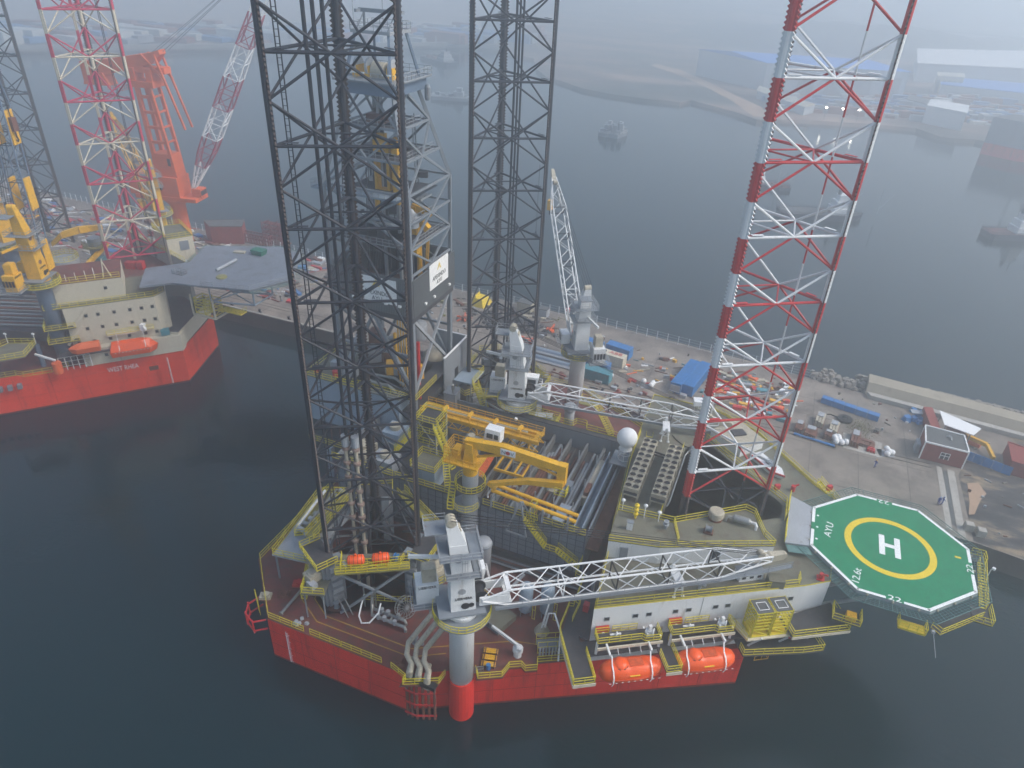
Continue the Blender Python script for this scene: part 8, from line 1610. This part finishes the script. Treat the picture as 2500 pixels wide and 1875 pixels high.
# rusty racks, bags, steel goods between the rails and the fence
goods = [(57.5, 49.0, 1.6, 3.6, 1.2, M_RUST, 'steel_rack', 'dark rusty rack stack left of the white big bags'), (59.8, 47.6, 2.4, 3.4, 1.4, M_RUST, 'steel_rack', 'rusty crate stack with white lids beside the rails'), (61.4, 53.2, 1.8, 4.2, 1.6, M_BEIGE, 'crate_stack', 'tall crate stack with pale lids behind the rusty racks'), (64.2, 51.4, 1.8, 4.0, 1.5, M_BEIGE, 'crate_stack', 'right hand crate stack with pale lids behind the big bags'), (63.2, 48.4, 1.6, 2.2, 1.3, M_RUST, 'steel_rack', 'rust brown rack touching the white big bags'), (68.4, 49.3, 1.7, 5.0, 1.5, M_RUST, 'steel_box', 'long rusty steel box on the pale slab'), (70.6, 48.9, 3.0, 2.2, .8, M_RUST, 'scrap_steel', 'jagged rusty offcuts beside the long rusty box'), (71.4, 46.9, 1.6, 1.0, .7, M_LRED, 'red_bundle', 'small dark red bundle below the rusty offcuts'), (72.6, 54.8, 1.0, .9, .8, M_ROOF, 'small_bin', 'small dark bin alone on the open quay right of the weeds')]
for x, y, a, b, hh, m_, nm, lb in goods:
    t = thing(nm, lb, nm.split('_')[-1], (x, y, 4)); mb = MB()
    for k in range(3): mb.obox((x - a / 3 + a / 3 * k, y, 4.0), (a / 3 - .12, b, hh * (1 - .12 * k)), -.12)
    part(t, 'body', mb, m_); part(t, 'lid', MB().obox((x, y + b * .2, 4.0 + hh + .005), (a * .7, b * .4, .1), -.12), M_LGREY if 'pale' in lb or 'white' in lb else m_); part(t, 'base', MB().obox((x, y, 4.0), (a + .2, b + .2, .15), -.12), M_RUST)
rr = random.Random(8)
for x, y, n_, lb in ((65.4, 47.6, 9, 'heap of white big bags beside the crane rails'), (74.2, 47.6, 4, 'small white bag pile at the end of the pale slab'), (24.6, 51.6, 5, 'red and white debris bags by the green skip on the quay')):
    t = thing('bag_pile', lb, 'bags', (x, y, 4)); mb = MB()
    for i in range(n_): c = (x + rr.uniform(-1.2, 1.2), y + rr.uniform(-1, 1), 4.4 + rr.random() * .5); mb.lathe((c[0], c[1], c[2] - .4), [(.2, 0), (.55, .15), (.6, .6), (.4, .95), (.1, 1.05)], 9)
    part(t, 'bag', mb, M_MWHITE, smooth=True, kind='stuff'); part(t, 'ground_sheet', MB().obox((x, y, 4.0), (3, 2.4, .06), .3), M_LGREY)
single('pale_slab', MB().prism([(66.2, 51.6), (73.6, 51.0), (73.4, 45.4), (66.2, 45.8)], 4.005, 4.06), M_PCONC, 'pale slab under the rusty steel offcuts', 'slab', (0, 0, 0))
t = thing('blue_pipe', 'long blue pipe lying along the crane rails', 'pipe', (61, 45.6, 4)); part(t, 'pipe', MB().tube((56.6, 46.2, 4.35), (64.6, 45.1, 4.35), .25, 10), M_BLUE); part(t, 'pipe_end', MB().tube((64.6, 45.1, 4.35), (64.8, 45.08, 4.35), .3, 10), M_RUST)
t = thing('gas_holder', 'dark cable coil drum lying flat on the quay behind the crates', 'cable drum', (66.6, 57, 4)); part(t, 'coil', MB().lathe((66.4, 56.6, 4), [(1.5, 0), (1.5, .6), (.7, .62), (.7, .2)], 20), M_BLACK); part(t, 'tail', MB().path([(65, 57, 4.1), (63.6, 57.6, 4.1), (62.8, 57.3, 4.1)], .12), M_BLACK)
single('weeds', MB(), M_OLIVE, 'patch of yellow dry weeds on the quay behind the big bags', 'weeds', (69.5, 55.5, 4)) if False else None
mb = MB()
for i in range(700): x, y = 69.6 + rr.gauss(0, 1.6), 55 + rr.gauss(0, 1.9); a = rr.random() * 6.28; mb.add([(x, y, 4.01), (x + .1 * cos(a), y + .1 * sin(a), 4.01), (x + rr.uniform(-.2, .2), y + rr.uniform(-.2, .2), 4.2 + rr.random() * .25)], [(0, 1, 2)])
o = mesh_obj('dry_weeds', mb, M_OLIVE); setp(o, 'patch of dry yellow weeds on the quay behind the big bags', 'weeds', kind='stuff')
# general scatter of quay clutter, as real small goods
cl = [M_RUST, M_LRED, M_LGREY, M_BEIGE, M_TEAL, M_DGREY, M_OCRANE, M_GOLD, M_MWHITE]
def scatter(x0, x1, y0, y1, n_, s0, s1, label, nm, seed, mats=cl):
    r_ = random.Random(seed); mb = MB()
    for i in range(n_):
        x, y = r_.uniform(x0, x1), r_.uniform(y0, y1); mb.mi = r_.randrange(len(mats)); k = r_.random()
        if k < .55: mb.obox((x, y, 4.0), (r_.uniform(s0, s1), r_.uniform(s0, s1) * .5, r_.uniform(.15, .8)), r_.uniform(-.5, .5))
        elif k < .85: a = r_.uniform(-.6, .9); L = r_.uniform(s1 * .6, s1 * 2); mb.tube((x, y, 4.15), (x + L * cos(a), y + L * sin(a), 4.15), r_.uniform(.06, .18), 6)
        else: rock(mb, (x, y, 4.2), r_.uniform(.2, .6), r_)
    o = mesh_obj(nm, mb, mats); setp(o, label, 'scrap', kind='stuff')
scatter(37, 56, 50, 66, 170, .6, 2.6, 'litter of scrap steel, hoses and timber behind the banded leg', 'scrap_litter', 31)
scatter(-250, -70, 50, 80, 900, .8, 4.0, 'dense jumble of steel parts covering the left end of the quay', 'scrap_litter', 32, [M_RUST, M_LRED, M_LGREY, M_BEIGE, M_BLUE, M_DGREY, M_MWHITE, M_BRICK, M_LGREY])
scatter(-68, -2, 62, 76, 150, .5, 2.5, 'litter of timber and steel along the outer quay edge', 'scrap_litter', 33, [M_RUST, M_LGREY, M_BEIGE, M_OLIVE, M_DGREY])
scatter(-2, 38, 43, 49, 60, .4, 1.6, 'small rusty litter between the quay rails and the near rig', 'scrap_litter', 34, [M_RUST, M_BRICK, M_LGREY, M_DGREY])
scatter(16, 44, 50, 66, 60, .5, 2.0, 'loose timber and fittings round the blue containers', 'scrap_litter', 36)
scatter(88, 138, 30, 62, 90, .2, .8, 'stones and rubbish lying on the dark soil yard', 'scrap_litter', 35, [M_ROCK, M_LGREY, M_RUST])
scatter(-50, 80, 56, 70, 120, .2, .7, 'thin litter of stones and chips on the open quay', 'scrap_litter', 37, [M_ROCK, M_LGREY, M_RUST, M_MWHITE])
t = thing('scrap_pile', 'dark grey heap of scrap chain and steel beside the middle leg', 'scrap heap', (-16, 68, 4)); mb = MB(); r_ = random.Random(77)
for i in range(160): u = r_.gauss(0, 1); v = r_.gauss(0, 1); rock(mb, (-15 + u * 4.6, 66 + v * 3.2, 4.2 + max(0, 1.6 - (u * u + v * v) * .5) * r_.random()), r_.uniform(.4, 1.1), r_)
part(t, 'heap', mb, M_DGREY, kind='stuff'); part(t, 'beam', MB().bar((-19, 64, 5.2), (-13, 69, 5.8), .3), M_RUST)
for i, (x, y, s_, lb) in enumerate(((-3.5, 66.5, 1.6, 'left orange red mechanical claw heap near the quay fence'), (1.6, 66.0, 2.2, 'larger orange mechanical claw heap nearer the far crane'), (-7.4, 58, 2.0, 'orange red steel frame heap beside the middle leg foot'), (-26, 62, 2.0, 'orange scrap frame left of the dark scrap heap'))):
    t = thing('orange_claw', lb, 'claw', (x, y, 4), 0, 'orange machine parts on the quay'); mb = MB(); r_ = random.Random(i)
    for k in range(9): a = r_.random() * 6.28; mb.bar((x, y, 4.3 + r_.random()), (x + s_ * cos(a), y + s_ * sin(a), 4.1 + r_.random() * 1.4), .35)
    part(t, 'arms', mb, M_OCRANE); part(t, 'core', MB().cyl((x, y, 4), s_ * .4, 1.3, 8), M_RUST)
t = thing('pipe_bundle', 'wide bundle of pale steel pipes laid along the quay behind the far crane', 'pipe bundle', (2, 54, 4))
for k in range(14): part(t, 'pipe', MB().tube((-9 + (k % 3) * .6, 51.2 + k * .46, 4.25), (7.2 - (k % 4) * .5, 50.4 + k * .46, 4.25), .2, 8), (M_LGREY, M_SLATE, M_PBLUE, M_DGREY)[(k // 2) % 4])
t = thing('yellow_hull_block', 'yellow painted steel hull block lying on the outer quay', 'steel block', (-27, 73, 4)); part(t, 'shell', MB().prism([(-29.4, 71), (-24.6, 70.6), (-23.6, 75), (-27.6, 75.6)], 4, 6.2, [(-28.6, 71.6), (-25.2, 71.2), (-24.6, 74.2), (-27.2, 74.8)]), M_HYEL); part(t, 'fin', MB().box(-27.4, 71.5, 6.2, -27.2, 74.4, 7.0), M_HYEL)
t = thing('quay_lamp', 'red topped lamp post standing on the quay beside the fence', 'lamp post', (2.4, 73, 4)); part(t, 'post', MB().tube((-1, 70.6, 4), (-1, 70.6, 8.4), .1), M_LGREY); part(t, 'head', MB().cyl((-1, 70.6, 8.4), .55, 1.0, 10), M_LRED)
for i, (x, y, w_, d_2, h_, m_, lb) in enumerate(((-14, 74.6, 4, 2.2, 2.6, M_BEIGE, 'beige lettered site cabin near the fence behind the middle leg'), (-8.6, 74, 2.6, 2, 2.2, M_LGREY, 'white site cabin near the fence behind the middle leg'), (-61, 66, 3.6, 5, 2.2, M_BLUE, 'blue skip among the yellow scrap at the fence'), (-42, 60, 3, 2.4, 1.2, M_BRICK, 'low dark red box on the open quay left of the nearest leg'))):
    t = thing('site_cabin' if i < 2 else 'site_skip', lb, 'cabin' if i < 2 else 'skip', (x, y, 4)); part(t, 'body', MB().obox((x, y, 4), (w_, d_2, h_), -.1), m_); part(t, 'top', MB().obox((x, y, 4 + h_ + .01), (w_ + .1, d_2 + .1, .12), -.1), M_ROOF)
t = thing('yellow_machines', 'tangled yellow machine frames by the fence left of the nearest leg', 'machine frames', (-62, 73, 4)); mb = MB(); r_ = random.Random(5)
for i in range(40): x, y, a = -62 + r_.uniform(-6, 6), 73 + r_.uniform(-4, 3), r_.random() * 3; mb.bar((x, y, 4.1 + r_.random()), (x + 3 * cos(a), y + 2 * sin(a), 4.2 + r_.random() * 2), .3)
part(t, 'frames', mb, M_YEL, kind='stuff'); part(t, 'base', MB().obox((-62, 73, 4), (10, 5, .3)), M_RUST)
# red brick buildings and red lattice behind the farther helideck
h = cabin('brick_building', 'red brick building with pitched dark roof beyond the farther helideck', 'building', [tuple(at(px, py, 4).xy) for px, py in ((520, 596), (597, 596), (603, 578), (505, 580))], 9.5, M_BRICK, M_ROOF, False)
part(h, 'garage_door', MB().obox(tuple(at(583, 590, 4.2)), (2.6, .4, 3.2), .1), M_LGREY)
t = thing('red_frame_stack', 'stack of red lattice frames on the quay beside the nearest leg', 'frame stack', tuple(at(672, 592, 4))); p = at(670, 596, 4); mb = MB()
for i in range(6):
    for j in range(5): z_ = 4.3 + j * 1.5; mb.bar((p.x - 4 + i * 1.6, p.y, z_), (p.x - 4 + i * 1.6 + 1.6, p.y, z_ + 1.5 * (1 if i % 2 else -1) * (j > 0)), .2); mb.bar((p.x - 4, p.y + .4 * i, z_), (p.x + 4, p.y + .4 * i, z_), .16)
    mb.bar((p.x - 4 + i * 1.6, p.y, 4), (p.x - 4 + i * 1.6, p.y, 11), .2)
part(t, 'lattice', mb, M_BRICK); part(t, 'base', MB().obox((p.x, p.y + 1, 4), (9, 3.4, .4)), M_RUST)
t = thing('red_low_frames', 'low row of red steel frames between brick building and red lattice', 'frames', tuple(at(625, 594, 4))); p = at(625, 596, 4); part(t, 'frames', MB().rail([(p.x - 6, p.y, 4), (p.x + 5, p.y, 4), (p.x + 5, p.y + 2, 4), (p.x - 6, p.y + 2, 4)], 3, 1.1, True, .25), M_BRICK); part(t, 'base', MB().obox((p.x - .5, p.y + 1, 4), (11.6, 2.6, .2)), M_RUST)

# ------------------------------------------------------------------ people
def person(x, y, z, rz, label, cloth, helmet, pose=0, lean=0):
    """standing or walking worker: one skinned body, helmet and clothing as children"""
    t = thing('person', label, 'person', (x, y, z), rz)
    s = 1.0; a = .18 if pose == 0 else .32
    J = {'pel': (0, 0, .95), 'wai': (lean * .3, 0, 1.12), 'che': (lean * .7, 0, 1.38), 'nec': (lean, 0, 1.52), 'hea': (lean + .02, 0, 1.66), 'top': (lean + .02, 0, 1.76),
         'hl': (0, .1, .92), 'kl': (a * .7, .11, .5), 'al': (-.02 + a * .4, .12, .08), 'tl': (.16 + a * .4, .13, .03), 'hr': (0, -.1, .92), 'kr': (-a * .1, -.11, .5), 'ar': (-a, -.12, .09), 'tr': (-a + .17, -.13, .03),
         'sl': (lean, .19, 1.45), 'el': (lean - .1 + a * -.5, .27, 1.17), 'wl': (lean + .06 - a * .4, .27, .94), 'fl': (lean + .1 - a * .4, .26, .82), 'sr': (lean, -.19, 1.45), 'er': (lean + .06 + a * .3, -.27, 1.17), 'wr': (lean + .24 + a * .3, -.24, 1.0), 'fr': (lean + .32 + a * .3, -.23, .92)}
    rad = {'pel': .15, 'wai': .13, 'che': .16, 'nec': .06, 'hea': .1, 'top': .07, 'hl': .1, 'kl': .075, 'al': .05, 'tl': .045, 'hr': .1, 'kr': .075, 'ar': .05, 'tr': .045, 'sl': .075, 'el': .055, 'wl': .04, 'fl': .03, 'sr': .075, 'er': .055, 'wr': .04, 'fr': .03}
    E_ = [('pel', 'wai'), ('wai', 'che'), ('che', 'nec'), ('nec', 'hea'), ('hea', 'top'), ('pel', 'hl'), ('hl', 'kl'), ('kl', 'al'), ('al', 'tl'), ('pel', 'hr'), ('hr', 'kr'), ('kr', 'ar'), ('ar', 'tr'), ('che', 'sl'), ('sl', 'el'), ('el', 'wl'), ('wl', 'fl'), ('che', 'sr'), ('sr', 'er'), ('er', 'wr'), ('wr', 'fr')]
    ks = list(J); me = bpy.data.meshes.new('body'); me.from_pydata([J[k] for k in ks], [(ks.index(p), ks.index(q)) for p, q in E_], [])
    o = bpy.data.objects.new('body', me); col.objects.link(o); sk = o.modifiers.new('skin', 'SKIN'); su = o.modifiers.new('sub', 'SUBSURF'); su.levels = su.render_levels = 1
    for i, k in enumerate(ks): v = me.skin_vertices[0].data[i]; v.radius = (rad[k], rad[k]); v.use_root = (k == 'pel')
    dg = bpy.context.evaluated_depsgraph_get(); m2 = bpy.data.meshes.new_from_object(o.evaluated_get(dg)); bpy.data.objects.remove(o)
    b = bpy.data.objects.new('body', m2); col.objects.link(b); b.parent = t; m2.materials.clear(); m2.materials.append(cloth); m2.materials.append(M_SKIN)
    for f in m2.polygons:
        c = f.center; f.material_index = 1 if (c.z > 1.53 or (c - V(J['fl'])).length < .1 or (c - V(J['fr'])).length < .1) else 0
    part(t, 'helmet', MB().lathe((lean + .02, 0, 1.70), [(.155, 0), (.135, .03), (.12, .09), (.05, .14)], 12), helmet, local=True, smooth=True)
    part(t, 'boots', MB().box(J['al'][0] - .06, .07, 0, J['al'][0] + .2, .17, .1), M_BLACK, local=True); part(t, 'boots', MB().box(J['ar'][0] - .06, -.17, 0, J['ar'][0] + .2, -.07, .1), M_BLACK, local=True)
    return t
person(72.0, 41.6, 4.02, R(200), 'worker in blue overalls walking alone along the crane rails', M_DBLUE, M_GOLD, 1)
person(82.6, 34.6, 4.02, R(250), 'left of two workers in blue overalls by the paved strip', M_DBLUE, M_BLUE, 0)
person(83.2, 34.9, 4.03, R(20), 'right of two workers in blue overalls by the paved strip', M_DBLUE, M_BLUE, 1)
person(-1.2, 5.2, CT + 4.3 + .0, R(-60), 'worker in white helmet standing at the inner end of the yellow conveyor', M_ROOF, M_MWHITE, 0)
person(-74.5, 50.5, 4.02, R(100), 'left of two dark figures walking on the open quay behind the farther rig', M_ROOF, M_MWHITE, 1)
person(-69.5, 48.5, 4.02, R(100), 'right of two dark figures walking on the open quay behind the farther rig', M_ROOF, M_MWHITE, 1)
# ------------------------------------------------------------------ haze
m = bpy.data.materials.new('haze'); m.use_nodes = True; n = m.node_tree.nodes; l = m.node_tree.links
n.remove(n['Principled BSDF']); pv = n.new('ShaderNodeVolumePrincipled')
pv.inputs['Color'].default_value = (0.93, 0.96, 0.99, 1); pv.inputs['Density'].default_value = 0.0024; pv.inputs['Anisotropy'].default_value = 0.72
l.new(pv.outputs[0], n['Material Output'].inputs['Volume'])
o = mesh_obj('haze', MB().box(-2400, -700, -4.5, 2600, 3000, 128), m); setp(o, 'pale mist hanging over the harbour', 'haze', kind='stuff')
